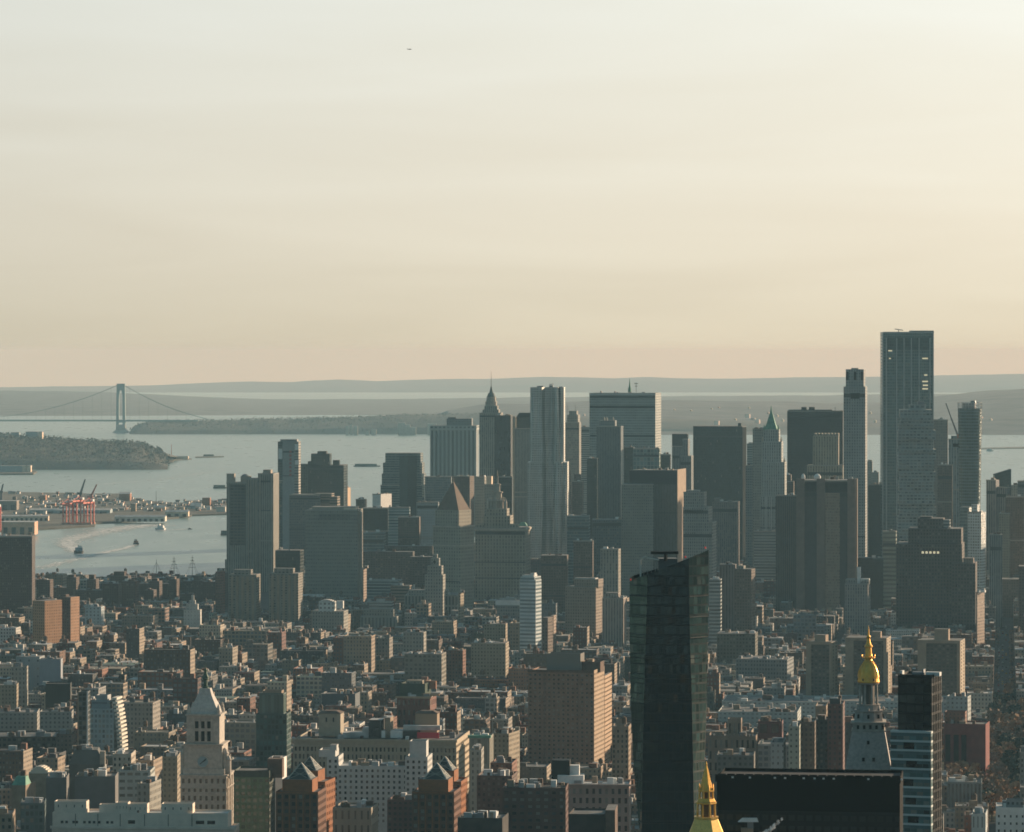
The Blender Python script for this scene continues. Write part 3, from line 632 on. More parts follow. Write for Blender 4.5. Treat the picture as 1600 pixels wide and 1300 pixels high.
# sheds along the wooded point
for a, c, t, yb, m, lb in [(172, 183, 711, 719, CREAM, 'cream shed with a small tower on the wooded point'), (185, 197, 714, 720, CREAM, 'low sunlit cream shed on the shore of the wooded point'), (211, 218, 709, 718, CREAM, 'tall cream block on the shore of the wooded point'),
    (226, 239, 715, 719.5, CREAM, 'low cream shed toward the tip of the wooded point'), (275, 294, 713, 717, CREAM, 'long low cream shed on the tip of the spit beyond the point'), (47, 62, 719, 723, PALE, 'left white shed on the quay below the wooded point'), (66, 82, 719.5, 723, PALE, 'right white shed on the quay below the wooded point'),
    (0, 34, 728, 738, LBLUE, 'long blue grey shed on the dark pier at the left edge'), (35, 41, 728, 738, CREAM, 'cream silo block beside the blue grey pier shed'), (42, 48, 727.5, 738, CREAM, 'tan end block at the right end of the dark pier'), (195, 206, 697, 708, CREAM, 'cream house among the trees of the wooded point'), (110, 145, 718, 721, TANB, 'long low tan shed on the shore under the trees')]:
    shed('quay_shed', a, c, t, yb, m, lb, 'shed', dep=25)
def mast(name, px, py, top, m, label, cat='mast', r=.8, z=3):
    x, D, zz, k = px_obj(px, py, z); h = Zat(top, D)-zz; o = child(name, None, m, lambda b: (b.tube((0, 0, 0), (0, 0, h), r, 5, r*.5), b.box(-r*2, r*2, -r*2, r*2, 0, 2))); o.location = (x, D, zz); tag(o, label, cat)
mast('radio_mast', 268, 715, 694, REDC, 'thin red crane mast on the tip beyond the wooded point', r=1.3)
mast('pylon', 244, 797, 767, STEEL, 'thin grey mast standing among the sheds of the spit')
def boat(name, px, py, L_, Wd, h, hullm, cabm, label, rz=0, cat='boat', wake=None, masts=0, flat=False):
    x, D, z, k = px_obj(px, py, 0); o = empty(name, (x, D, z), rz); tag(o, label, cat)
    hull = [(-L_/2, -Wd/2), (L_*.25, -Wd/2), (L_*.42, -Wd*.3), (L_/2, 0), (L_*.42, Wd*.3), (L_*.25, Wd/2), (-L_/2, Wd/2)]
    child('hull', o, hullm, lambda b: b.prism([(p[0]*.96, p[1]*.9) for p in hull], -.6, h*.35, hi=hull))
    if not flat:
        child('cabin', o, cabm, lambda b: b.frus((-L_*.38, L_*.2, -Wd*.4, Wd*.4), (-L_*.36, L_*.16, -Wd*.38, Wd*.38), h*.35, h*.75))
        child('bridge_house', o, WHITE, lambda b: b.frus((-L_*.02, L_*.14, -Wd*.3, Wd*.3), (0, L_*.12, -Wd*.26, Wd*.26), h*.75, h))
        child('funnel', o, BLACK, lambda b: b.lathe(-L_*.2, 0, [(h*.08, h*.75), (h*.07, h*1.05)], 8))
    else: child('deck_load', o, cabm, lambda b: b.box(-L_*.45, L_*.36, -Wd*.4, Wd*.4, h*.35, h))
    return o
DKH = mat('dark_hull', (.03, .035, .04), .5); WHH = mat('white_hull', (.75, .75, .72), .5); GRS = mat('barge_green', (.05, .08, .08), .8)
boat('ferry_boat', 124, 865, 26, 10, 13, DKH, mat('ferry_cabin', (.22, .3, .36), .6), 'blue grey ferry heading nearer with a broad white wash on the river', R(-65), 'ferry')
boat('tug_boat', 212, 851, 16, 6, 9, DKH, BRICKR, 'small brown tug trailing a thin wake on the river', R(115), 'tug')
boat('motor_yacht', 250, 828, 20, 8, 11, WHH, WHITE, 'small white boat in mid river under the spit', R(160))
boat('work_boat', 297, 827, 8, 3, 3, DKH, DKH, 'tiny dark work boat right of the white boat')
boat('patrol_boat', 1547, 705, 26, 8, 10, WHH, WHITE, 'tiny white boat on the bay right of the round glass tower')
for px, py, L_, lb in [(573.5, 729, 78, 'long dark barge on the bay between the stepped dark glass tower and the faceted one'), (344, 763, 34, 'dark barge just left of the tan ribbed tower'), (352, 836, 16, 'small dark barge at the left foot of the tan ribbed tower'), (327, 714, 40, 'low dark ship off the tip of the wooded point'), (430, 752, 22, 'dark vessel between the tan ribbed tower and the slim tower'), (144, 725, 22, 'small dark ship moored below the wooded point')]:
    boat('barge', px, py, L_, 14, 8, DKH, GRS, lb, 0, 'barge', flat=True)
def wake(pts, label, w0, w1, seed, n=900, z=.35):
    """foam flecks left on the water along a track, thinning outwards"""
    rnd = random.Random(seed); b = MB(); W3 = [(Xat(p, depth_of(q, 0)), depth_of(q, 0)) for p, q in pts]; m = len(W3)-1
    for _ in range(n):
        t = rnd.random()**.9*m; i = min(m-1, int(t)); fr = t-i; x = W3[i][0]+(W3[i+1][0]-W3[i][0])*fr; y = W3[i][1]+(W3[i+1][1]-W3[i][1])*fr
        ww = w0+(w1-w0)*t/m; dx, dy = W3[i+1][0]-W3[i][0], W3[i+1][1]-W3[i][1]; ln = math.hypot(dx, dy); o = rnd.gauss(0, .4)*ww
        x += -dy/ln*o; y += dx/ln*o; s = rnd.uniform(.4, 1.9); u = rnd.uniform(1, 4)
        a = math.atan2(dy, dx)+rnd.uniform(-.4, .4); c, sn = math.cos(a)*s*u, math.sin(a)*s*u; e, f = -math.sin(a)*s, math.cos(a)*s; zz = z+drop(x, y)
        b.face([(x-c-e, y-sn-f, zz), (x+c-e, y+sn-f, zz), (x+c+e, y+sn+f, zz), (x-c+e, y-sn+f, zz)])
    o = b.build('wake_foam', FOAM); tag(o, label, 'wake', None, 'stuff')
wake([(124, 864), (112, 856), (104, 849), (112, 842), (140, 836), (170, 829), (200, 824), (240, 820)], 'broad white wash curling behind the ferry', 14, 55, 1, 3200)
wake([(130, 866), (126, 866.5), (121, 867)], 'white bow foam around the ferry', 9, 9, 2, 200)
wake([(212, 851), (190, 858), (150, 866), (110, 876), (58, 889)], 'thin wake of the brown tug', 7, 22, 3, 800)
wake([(250, 828.5), (256, 829), (290, 827)], 'short wake of the white boat', 8, 6, 4, 120)
wake([(150, 757), (210, 753), (290, 744), (350, 733)], 'long faint wake across the bay', 22, 30, 5, 500)
# the tall ships at the pier: masts over the housing
for i, (px, top, lb) in enumerate([(244.5, 874, 'leftmost and shortest ship mast over the river housing'), (272, 870, 'middle ship mast with crossed yards over the river housing'), (300.5, 868, 'rightmost ship mast with crossed yards over the river housing')]):
    x, D, zz, k = px_obj(px, 902, 3); h = Zat(top, D)-zz; r = empty('sailing_ship', (x, D, zz)); tag(r, lb, 'ship', 'ships at the river pier')
    child('hull', r, DKH, lambda b: b.prism([(-16, -4), (10, -4), (20, 0), (10, 4), (-16, 4)], -5, 3))
    child('mast', r, BARK, lambda b: b.tube((0, 0, 0), (0, 0, h), .45, 6, .25))
    if i:
        for q in (.45, .62, .78, .9): child('yard', r, BARK, lambda b: b.tube((-6*(1.3-q), -.5, h*q), (6*(1.3-q), -.5, h*q), .25, 5))
    child('rigging', r, BARK, lambda b: [b.tube((s, 0, 3), (0, 0, h*.85), .14, 3) for s in (-9, -6, 6, 9)])
# a light aircraft high over the bay
def plane():
    D = 7000; o = empty('light_aircraft', (Xat(640, D), D, Zat(77, D)), R(8)); tag(o, 'tiny dark light aircraft alone in the pale sky', 'aircraft'); m = mat('aircraft_paint', (.12, .12, .12), .5)
    child('fuselage', o, m, lambda b: [b.tube((-4+i*1.6, 0, 0), (-4+(i+1)*1.6, 0, 0), [.25, .4, .65, .7, .5][i], 8, [.4, .65, .7, .5, .15][i]) for i in range(5)])
    child('wing', o, m, lambda b: b.frus((-.6, 1.1, -5, 5), (-.5, 1, -5, 5), .45, .62))
    child('tail_fin', o, m, lambda b: (b.frus((-4.2, -3, -.08, .08), (-4.2, -3.7, -.06, .06), 0, 1.5), b.box(-4.2, -3.4, -1.7, 1.7, .1, .2)))
plane()

# ---------------------------------------------------------------- the downtown skyline, far to near
GL_D = (.02, .035, .04)
M_RIB = fac('ribbed_pale', (.40, .40, .38), (.02, .03, .035), bay=7.0, fl=3.9, wf=.52, hf=1.0, blind=0)
M_GRID = fac('pale_grid', (.40, .39, .36), (.07, .085, .085), bay=2.9, fl=4.0, wf=.6, hf=.45, blind=.05)
M_DKG = fac('dark_glass', (.02, .03, .032), (.025, .045, .045), bay=1.6, fl=4, wf=.8, hf=.8, blind=.01, vary=.6, metal=.25)
M_BLKG = fac('black_glass', (.015, .02, .02), (.02, .03, .03), bay=1.7, fl=3.9, wf=.7, hf=.7, blind=.0, vary=.6)
M_STN = fac('pale_stone', (.34, .31, .27), (.035, .04, .045), bay=3.0, fl=3.8, wf=.4, hf=.55)
M_STV = fac('ribbed_stone', (.36, .32, .27), (.04, .045, .05), bay=3.2, fl=3.8, wf=.42, hf=.85)
M_GRY = fac('grey_wall', (.24, .245, .24), (.035, .045, .05), bay=2.6, fl=3.6, wf=.5, hf=.5)
M_GRYV = fac('grey_ribbed', (.27, .27, .26), (.03, .04, .045), bay=2.4, fl=3.6, wf=.45, hf=1.0, blind=0)
M_BRWN = fac('brown_brick_wall', (.16, .11, .085), (.03, .035, .035), bay=2.8, fl=3.1, wf=.45, hf=.5)
M_RED = fac('red_brick_wall', (.24, .10, .065), (.03, .035, .035), bay=2.8, fl=3.1, wf=.42, hf=.5)
M_TAN = fac('tan_wall', (.36, .28, .20), (.04, .04, .04), bay=2.8, fl=3.2, wf=.42, hf=.5)
M_PINK = fac('pink_tan_wall', (.37, .26, .20), (.04, .04, .045), bay=2.8, fl=3.2, wf=.42, hf=.5)
M_BAND = fac('banded_wall', (.42, .42, .40), (.04, .06, .065), bay=30, fl=3.6, wf=1.0, hf=.55, blind=0)
M_BANDB = fac('brown_banded', (.28, .21, .16), (.03, .035, .035), bay=30, fl=3.7, wf=1.0, hf=.5, blind=0)
M_WBAND = fac('white_banded', (.62, .64, .64), (.08, .13, .15), bay=24, fl=3.6, wf=.98, hf=.5, blind=0)
M_BGL = fac('blue_glass', (.20, .26, .28), (.05, .09, .10), bay=1.6, fl=3.8, wf=.85, hf=.75, blind=.04, vary=.7, metal=.25)
M_DBR = fac('dark_brown_wall', (.085, .055, .045), (.02, .022, .022), bay=2.5, fl=2.9, wf=.5, hf=.5, blind=.04)
M_PLAIN = mat('plain_tan', (.36, .30, .24), .9, noise=.15)
STEELW = fac('rippled_steel', (.56, .53, .49), (.10, .11, .11), bay=2.6, fl=3.1, wf=.4, hf=.5, blind=.1, wmetal=.75, wrough=.42)
DKROOF = mat('dark_roofplant', (.05, .055, .055), .8, noise=.3)

# striped grey office tower
b = Bld('office_tower', 'broad grey office tower with dark vertical stripes, left of the domed spire tower', 'skyscraper', 6900, 672, 744, 748, m=M_RIB, short='the striped grey tower', vb=745)
b.t(672, 744, 672, m=fac('ribbed_pale', (.40, .40, .38), (.02, .03, .035), bay=7.0, fl=200, wf=.52, hf=1.0, blind=0)); b.t(671.5, 744.5, 665, 672.5, f=-1, dep=b.dep+2, m=fac('pale_louvre', (.42, .42, .40), (.02, .03, .03), bay=7, fl=6, wf=.6, hf=.5, blind=0)); b.t(698, 737, 654, 667, f=12, dep=30, m=M_GRY, part='bulkhead')
b.t(700, 712, 652, 656, f=15, dep=10, m=DKROOF, part='cooling_tower')
# domed spire tower
b = Bld('spire_tower', 'grey stone tower tapering to a domed lantern and needle spire', 'skyscraper', 6350, 749, 783, 786, m=M_STV, short='the domed spire tower', vb=740)
b.t(749, 783, 645); b.t(754, 779, 640, 646, f=3, dep=24); b.t(757, 777, 634, 641, f=5, dep=20)
u = b.U(767.5, 15)
for r0, r1, ya, yb_ in ((10.2, 10.2, 639, 637), (9.2, 9.0, 637, 629), (9.8, 9.6, 629, 627.5), (7.8, 7.2, 627.5, 621), (8.0, 7.8, 621, 620), (6.6, 4.6, 620, 614), (3.2, .9, 614, 604)): b.add('lantern', STONE if ya > 620 else mat('dull_lead', (.15, .17, .16), .8), lambda q: q.lathe(u, 15, [(r0, b.Z(ya, u, 15)), (r1, b.Z(yb_, u, 15))], 12))
b.add('spire', STEEL, lambda q: q.tube((u, 15, b.Z(608, u, 15)), (u, 15, b.Z(580, u, 15)), .7, 6, .15))
simple('office_tower', 'narrow dark brown tower with a sunlit edge just right of the domed spire', 'skyscraper', 6250, 773, 798, 649, 801, m=fac('dark_masonry', (.10, .085, .075), (.02, .025, .025), bay=2, fl=3.5, wf=.5, hf=1, blind=0), vb=800)
simple('office_tower', 'short pale infill tower seen between the dark brown tower and the dark hipped tower', 'skyscraper', 6600, 795, 806, 652, m=M_TAN, vb=720)
b = Bld('office_tower', 'dark slate tower with a sloping hipped roof left of the rippled steel tower', 'skyscraper', 6500, 804, 829, m=M_BLKG, short='the dark hipped tower', vb=780)
b.t(804, 829, 669, m=M_GRYV); b.t(806.5, 829, 652, 670, f=3, dep=18, m=M_BLKG)
u0, u1 = b.U(806.5, 3), b.U(829, 3); b.add('hip_roof', BLACK, lambda q: q.frus((u0, u1, 3, 21), (u0+4.5, u1, 7, 17), b.Z(652, u0, 3), b.Z(645, u0, 3)))
# rippled steel tower: waves in the wall
b = Bld('rippled_tower', 'tallest central tower clad in rippling steel with bright vertical folds', 'skyscraper', 5350, 829, 881, m=STEELW, short='the rippled steel tower', vb=865, phi=.06)
PROF = [(0, -6), (.08, -7.2), (.2, -6.4), (.34, -6.8), (.37, -6.2), (.45, 1.5), (.52, 2.2), (.6, 3.4), (.68, 3.2), (.71, -3.6), (.78, -5.0), (.84, -4.4), (.88, -.6), (.93, -2.0), (1, -.4)]
def ripple(q, x0, x1, yt, yb, f, dep, ph0):
    ua, ub = b.U(x0, f), b.U(x1, f); zt, zb = b.Z(yt, ua, f), b.Z(yb, ua, f); m_ = 22
    def pt(i, j):
        t, d_ = PROF[i]; zz = zb+(zt-zb)*j/m_; k = 0 if i in (0, len(PROF)-1) else 1
        return (ua+(ub-ua)*(t+k*.022*math.sin(zz*.03+i*.7+ph0)), f+d_+k*1.0*math.sin(zz*.045+i*1.3+ph0), zz)
    for j in range(m_):
        for i in range(len(PROF)-1):
            p = [pt(i, j), pt(i+1, j), pt(i+1, j+1), pt(i, j+1)]; q.face(p, [(k[0]+k[1], k[2]-zt-2) for k in p])
    q.wall((ub, f-.4), (ub, f+dep), zb, zt); q.wall((ub, f+dep), (ua, f+dep), zb, zt); q.wall((ua, f+dep), (ua, f-6), zb, zt)
    q.face([pt(i, m_) for i in range(len(PROF))]+[(ub, f+dep, zt), (ua, f+dep, zt)])
b.add('wall', STEELW, lambda q: ripple(q, 829, 881, 605, 725, 0, 36, .4)); b.add('wall', STEELW, lambda q: ripple(q, 824.5, 886.5, 722, 905, -3, 42, 1.3))
b.box(839, 849, 603, 607, f=8, dep=8, m=STEEL); b.box(858, 864, 602, 607, f=10, dep=8, m=STEEL); b.box(873, 879, 604, 607, f=8, m=STEEL)
b.add('roof_crane', STEEL, lambda q: (q.tube((b.U(861, 10), 10, b.Z(604, 20, 10)), (b.U(861, 10), 10, b.Z(600, 20, 10)), .4), q.tube((b.U(858, 10), 10, b.Z(600.5, 20, 10)), (b.U(865, 10), 10, b.Z(600, 20, 10)), .4)))
# lacy stone tower
b = Bld('stone_tower', 'slim pale stone tower with arched crown and roof antennas right of the rippled steel tower', 'skyscraper', 6500, 885, 904, 907, m=M_STV, short='the lacy stone tower', vb=750)
b.t(883, 905, 660, m=M_STV); b.t(886, 903, 648, 661, f=2, dep=20, m=M_STN); b.t(889, 901, 642, 649, f=4, dep=14, m=M_STN)
for x in (887, 899): b.add('antenna', STEEL, lambda q: q.tube((b.U(x, 8), 8, b.Z(645, 5, 8)), (b.U(x, 8), 8, b.Z(633, 5, 8)), .35, 5, .2))
simple('office_tower', 'brown stepped tower with warm sunlit shoulder below the lacy stone tower', 'skyscraper', 5900, 884, 892, 740, 894, m=M_PINK, vb=800)
b = simple('office_tower', 'rust brown tower with stepped top standing before the lacy stone tower', 'skyscraper', 5750, 894, 910, 752, 912, m=M_BRWN, vb=800); b.t(897, 907, 741, 753, f=3, dep=10)
simple('office_tower', 'light horizontally banded tower edge left of the great pale slab', 'skyscraper', 6700, 908, 921, 667, m=M_BAND, vb=745)
# great pale slab
b = Bld('office_slab', 'huge pale grey office slab with fine window grid, dark mechanical bands and sunlit right side', 'skyscraper', 6200, 921, 1024, 1033, m=M_GRID, short='the great pale slab', vb=700)
b.t(921, 1024, 614); b.add('louvre_band', BLACK, lambda q: q.box(b.U(922, 0), b.u1-1, -.3, .0, b.Z(637.5, 50, 0), b.Z(634, 50, 0))); b.add('louvre_band', BLACK, lambda q: q.box(b.U(922, 0), b.u1-1, -.3, .0, b.Z(682, 50, 0), b.Z(680, 50, 0)))
b.add('parapet_band', mat('pale_band', (.46, .45, .43), .8), lambda q: q.box(-.2, b.u1+.3, -.6, .0, b.Z(618, 50, 0), b.Z(614, 50, 0)+.2)); b.clutter(4, 5, 925, 1020, 614)
s_ = Bld('copper_spire', 'slender green copper spire rising behind the great pale slab', 'spire', 6500, 981, 986.5, m=COPPER, vb=613, short=None)
s_.t(981.3, 986.5, 612, m=M_STN, dep=5.5); u = s_.U(984, 3); s_.add('spire', COPPER, lambda q: q.lathe(u, 2.7, [(2.9, s_.Z(613, u, 3)), (2.5, s_.Z(607, u, 3)), (1.4, s_.Z(603, u, 3)), (.9, s_.Z(598, u, 3)), (.2, s_.Z(591, u, 3))], 8))
o = child('antenna', None, STEEL, lambda q: (q.tube((0, 0, -10), (0, 0, 14), .4, 5), q.box(-3, 3, -1, 1, 12, 13.2), q.box(-2, 2, -1, 1, 8, 9))); o.location = (Xat(994, 6260), 6260, Zat(612, 6260)); tag(o, 'rooftop antenna mast with crossbars right of the green copper spire', 'antenna')
# blue grey tower before it
b = Bld('office_tower', 'blue grey stone tower with small roof turrets standing before the great pale slab', 'skyscraper', 5950, 932, 970, 974, m=M_GRYV, short='the blue grey tower', vb=845)
b.t(932, 970, 666, m=fac('slate_ribbed', (.17, .18, .185), (.035, .045, .05), bay=2.4, fl=3.6, wf=.45, hf=1, blind=0)); b.t(936, 961, 657, 667, f=4, dep=20, m=M_GRY)
for x in (944, 948, 958): b.add('turret', STONE, lambda q: q.lathe(b.U(x, 8), 8, [(1.6, b.Z(660, 10, 8)), (1.4, b.Z(654, 10, 8)), (.2, b.Z(651, 10, 8))], 6))
simple('office_tower', 'dark teal glass block at the left flank of the blue grey tower', 'skyscraper', 5850, 917, 933, 716, m=M_DKG, vb=845)
simple('office_tower', 'dark teal tower edge between the blue grey tower and the green framed block', 'skyscraper', 5900, 975, 990, 699, m=M_DKG, vb=740)
b = simple('glass_block', 'block with a pale green glazed crown and tiny spire before the great pale slab', 'skyscraper', 5800, 989, 1030, 701, 1032, m=fac('green_glazed', (.26, .31, .30), (.07, .13, .13), bay=5, fl=6, wf=.75, hf=.8, blind=.1), vb=733); b.add('spire', STEEL, lambda q: q.tube((b.U(997, 6), 6, b.Z(703, 9, 6)), (b.U(997, 6), 6, b.Z(689, 9, 6)), .7, 5, .1))
simple('office_tower', 'small dark block right of the green glazed crown', 'skyscraper', 5900, 1032, 1047, 710, m=M_BLKG, vb=733)
b = Bld('office_tower', 'slim dark topped tower with paler body between the great pale slab and the black slab', 'skyscraper', 6000, 1050, 1074, m=M_GRYV, vb=760, short='the slim dark topped tower'); b.t(1050, 1074, 678, 697, m=M_BLKG); b.t(1050, 1073, 697, m=M_GRYV)
b = Bld('stepped_tower', 'stepped pale grey tower with sunlit right side left of the black slab', 'skyscraper', 5800, 1064, 1076, 1079, m=M_GRYV, vb=760); b.t(1066, 1075, 686, m=M_GRYV); b.t(1062, 1080, 712, f=-3)
# black slab with the banded right flank
b = Bld('black_slab', 'wide black glass slab with ragged lit edge, left of the green pyramid tower', 'skyscraper', 6050, 1083, 1160, 1166, m=M_DKG, short='the black slab', vb=790)
b.t(1083, 1160, 666); b.t(1153, 1158, 661, 667, f=10, dep=10, part='bulkhead')
b.add('flange', mat('flange_bronze', (.12, .11, .095), .6), lambda q: [q.box(b.u1-.5, b.u1+1.2, b.dep*i/12, b.dep*i/12+.8, 0, b.Z(668, 70, 0)) for i in range(0, 12, 2)])
simple('office_tower', 'dull grey tower edge right of the black slab', 'skyscraper', 5700, 1165, 1187, 727, m=M_GRY, vb=790)
simple('office_tower', 'small pale banded tower top between the black slab and the green pyramid tower', 'skyscraper', 6200, 1167, 1177, 693, m=M_BAND, vb=728)
simple('stone_tower', 'square pale stone tower at the left shoulder of the green pyramid tower', 'skyscraper', 5600, 1176, 1194, 670, 1197, m=M_STN, vb=725)
# gothic tower with the green pyramid
b = Bld('gothic_tower', 'ornate white gothic tower rising in tiers to a green copper pyramid spire', 'skyscraper', 5150, 1188, 1228, 1231, m=M_STV, short='the green pyramid tower', vb=860)
WG = fac('gothic_white', (.44, .43, .40), (.05, .06, .065), bay=2.9, fl=3.8, wf=.4, hf=.8)
b.t(1188, 1228, 775, m=WG); b.t(1190, 1226, 722, 776, f=2, dep=30, m=WG); b.t(1191, 1221, 690, 723, f=4, dep=26, m=WG); b.t(1193, 1217, 671, 691, f=6, dep=20, m=WG)
u = b.U(1205, 16); hw = 8.2
b.add('pyramid_roof', COPPER, lambda q: (q.frus((u-hw, u+hw, 8, 24), (u-5, u+5, 11, 21), b.Z(671.5, u, 16), b.Z(660, u, 16)), q.frus((u-5, u+5, 11, 21), (u-1.2, u+1.2, 14.8, 17.2), b.Z(660, u, 16), b.Z(643, u, 16)), q.frus((u-1.2, u+1.2, 14.8, 17.2), (u-.2, u+.2, 15.8, 16.2), b.Z(643, u, 16), b.Z(634, u, 16))))
for x, y, yb_ in ((1191.5, 684, 691), (1220.5, 684, 691), (1194, 665, 672), (1216, 665, 672), (1190.5, 716, 723), (1225.5, 716, 723)):
    v = b.U(x, 6); b.add('turret', COPPER if y < 680 else STONE, lambda q: q.lathe(v, 7, [(1.2, b.Z(yb_, v, 6)), (1.1, b.Z(y+3, v, 6)), (.1, b.Z(y-2, v, 6))], 6))
for x in (1197, 1205, 1213, 1221): b.add('pier_rib', mat('rib_white', (.5, .49, .46), .8), lambda q: q.box(b.U(x, 0)-.5, b.U(x, 0)+.5, -.8, 0, 0, b.Z(776, 10, 0)))
b = simple('office_block', 'rounded brown roofed block tucked behind the right foot of the green pyramid tower', 'building', 5500, 1226, 1236, 742, m=M_BRWN, vb=770); b.t(1226, 1240, 752, f=-3)
# the black broad tower
b = Bld('black_tower', 'broad black tower with twin roof boxes behind the pale jagged crowned tower', 'skyscraper', 5700, 1230, 1317, m=fac('night_glass', (.018, .022, .024), (.025, .035, .036), bay=1.8, fl=4, wf=.8, hf=.55, blind=0, vary=.5), short='the broad black tower', vb=740)
b.t(1230, 1317, 642)
for x0, x1 in ((1252, 1260), (1264, 1273)): b.box(x0, x1, 636, 642, f=8, dep=10, m=DKROOF, name='cooling_tower')
b.add('parapet', DKROOF, lambda q: q.box(b.U(1232, 2), b.U(1300, 2), 2, 3, b.Z(643, 40, 2), b.Z(640, 40, 2)))
b.add('antenna', STEEL, lambda q: q.tube((b.U(1305, 5), 5, b.Z(642, 60, 5)), (b.U(1305, 5), 5, b.Z(636, 60, 5)), .4, 5))
# jagged crown
b = Bld('crowned_tower', 'tan stone tower with a jagged crown standing before the broad black tower', 'skyscraper', 5250, 1261, 1317, m=fac('warm_ribbed', (.40, .34, .26), (.06, .06, .055), bay=3.4, fl=3.8, wf=.4, hf=.9), short='the jagged crowned tower', vb=748)
b.t(1261, 1317, 727); b.t(1270, 1310, 681, 728, f=3, dep=24)
for i in range(8):
    x = 1272+i*5.1; b.box(x, x+2.6, 677, 682, f=3.2, dep=23, name='crown_pier')
# slender white residential tower
b = Bld('slender_tower', 'slender pale limestone tower with narrower top, left of the tallest glass tower', 'skyscraper', 5000, 1319, 1351, 1354, m=M_STN, short='the slender limestone tower', vb=860)
SL = fac('slender_stone', (.36, .35, .335), (.045, .05, .055), bay=3.1, fl=3.6, wf=.42, hf=.6, blind=.05)
b.t(1318, 1352, 604, m=SL); b.t(1321.5, 1349.5, 577, 605, f=3, dep=20, m=SL); b.box(1330, 1341, 575, 578, f=7, dep=8)
for x in (1334, 1322, 1345): b.add('louvre', BLACK, lambda q: q.box(b.U(x, 3), b.U(x+4, 3), 2.8, 3.0, b.Z(594, 20, 3), b.Z(581, 20, 3)))
b.add('louvre', BLACK, lambda q: q.box(b.U(1329, 0), b.U(1343, 0), -.15, 0, b.Z(623, 20, 0), b.Z(614, 20, 0)))
# tallest glass tower
b = Bld('glass_tower', 'tallest tower of the skyline, grey glass slab with pale vertical fins and a rooftop crane', 'skyscraper', 5450, 1380, 1459, m=None, short='the tallest glass tower', vb=820, phi=.02, dep=55)
G3 = fac('finned_glass', (.16, .19, .19), (.10, .15, .15), bay=3.0, fl=4.1, wf=.82, hf=.7, blind=.04, vary=.9, metal=.5)
b.t(1380, 1459, 519, m=G3)
FIN = mat('fin_pale', (.42, .43, .42), .5); G3D = fac('crown_glass', (.07, .09, .09), (.03, .055, .055), bay=3, fl=4.1, wf=.9, hf=.8, blind=0)
for x in (1379.3, 1385, 1401, 1412.5, 1424, 1436, 1453, 1458.2): b.add('fin', FIN, lambda q: q.box(b.U(x, 0)-.6, b.U(x, 0)+.6, -1.3, 0, 0, b.Z(519 if x in (1379.3, 1458.2) else 528, 40, 0)))
b.add('crown_glazing', G3D, lambda q: q.box(b.U(1386, 0), b.U(1452, 0), -.4, 0, b.Z(547, 40, 0), b.Z(527, 40, 0)))
b.box(1423, 1459, 516.5, 520, f=6, dep=30, m=STEEL, name='roof_screen'); b.add('coping', FIN, lambda q: q.box(b.U(1380, 0), b.U(1459, 0), -1, -.2, b.Z(520.5, 40, 0), b.Z(518.6, 40, 0)))
b.add('roof_crane', STEEL, lambda q: (q.tube((b.U(1404, 20), 20, b.Z(520, 20, 20)), (b.U(1404, 20), 20, b.Z(515, 20, 20)), .5), q.tube((b.U(1398, 20), 20, b.Z(514, 20, 20)), (b.U(1411, 20), 20, b.Z(516, 20, 20)), .6)))
GLOW = mat('glowing_pane', (1.0, .85, .55), .5, emit=.35)
for x0, x1, y in ((1441, 1450, 560), (1444, 1449, 586), (1441, 1450, 596), (1442, 1450, 602), (1441, 1450, 607.5), (1388, 1394, 548), (1389, 1392, 560)): b.add('glowing_pane', GLOW, lambda q: q.box(b.U(x0, 0), b.U(x1, 0), -.3, 0, b.Z(y+1, 60, 0), b.Z(y-1, 60, 0)))  # glowing panes paint reflections and light seen through the glass
# stacked boxes tower
b = Bld('stacked_tower', 'irregular tower of stacked pale boxes and balconies in front of the tallest glass tower', 'skyscraper', 4600, 1405, 1461, m=None, short='the stacked box tower', vb=850, phi=.05, dep=30)
rr = random.Random(5); SB = fac('stacked_glass', (.40, .39, .36), (.055, .08, .085), bay=4.2, fl=3.6, wf=.75, hf=.55, blind=.25, vary=1.6); SBm = mat('slab_edge', (.50, .48, .44), .8)
y = 640.0
while y < 870:
    hh = rr.choice([5, 5, 10, 15]) if y > 640 else 12; a = 1405+rr.uniform(-2.5, 2.5)*(1 if y > 655 else 2); c = 1461+rr.uniform(-3, 2)-(5 if y < 655 else 0)
    b.t(a, c, y, y+hh+.4, f=rr.uniform(-2.5, 1), dep=28, m=SB, rm=SBm); y += hh
b.t(1421, 1447, 632, 641, f=6, dep=16, m=fac('crown_stack', (.42, .40, .37), (.05, .06, .06), bay=6, fl=5, wf=.6, hf=.6)); b.t(1434, 1444, 627, 633, f=8, dep=10, m=STEEL, part='bulkhead')
for k in range(34):
    yy = rr.uniform(655, 860); x = rr.uniform(1404, 1452); v = b.U(x, 0); zz = b.Z(yy, v, 0)
    b.add('balcony', SBm, lambda q: q.box(v, v+rr.uniform(3, 7), -4.6, -2.2, zz, zz+.5))
b = simple('office_tower', 'dull tan brown tower shoulder right of the stacked box tower', 'skyscraper', 5400, 1459, 1481, 656, m=fac('dull_tan', (.27, .23, .2), (.05, .05, .05), bay=3, fl=3.7, wf=.4, hf=.5), vb=800)
simple('office_tower', 'brown ribbed block below the tan tower shoulder, right of the stacked box tower', 'skyscraper', 5000, 1465, 1488, 726, m=M_BRWN, vb=820)
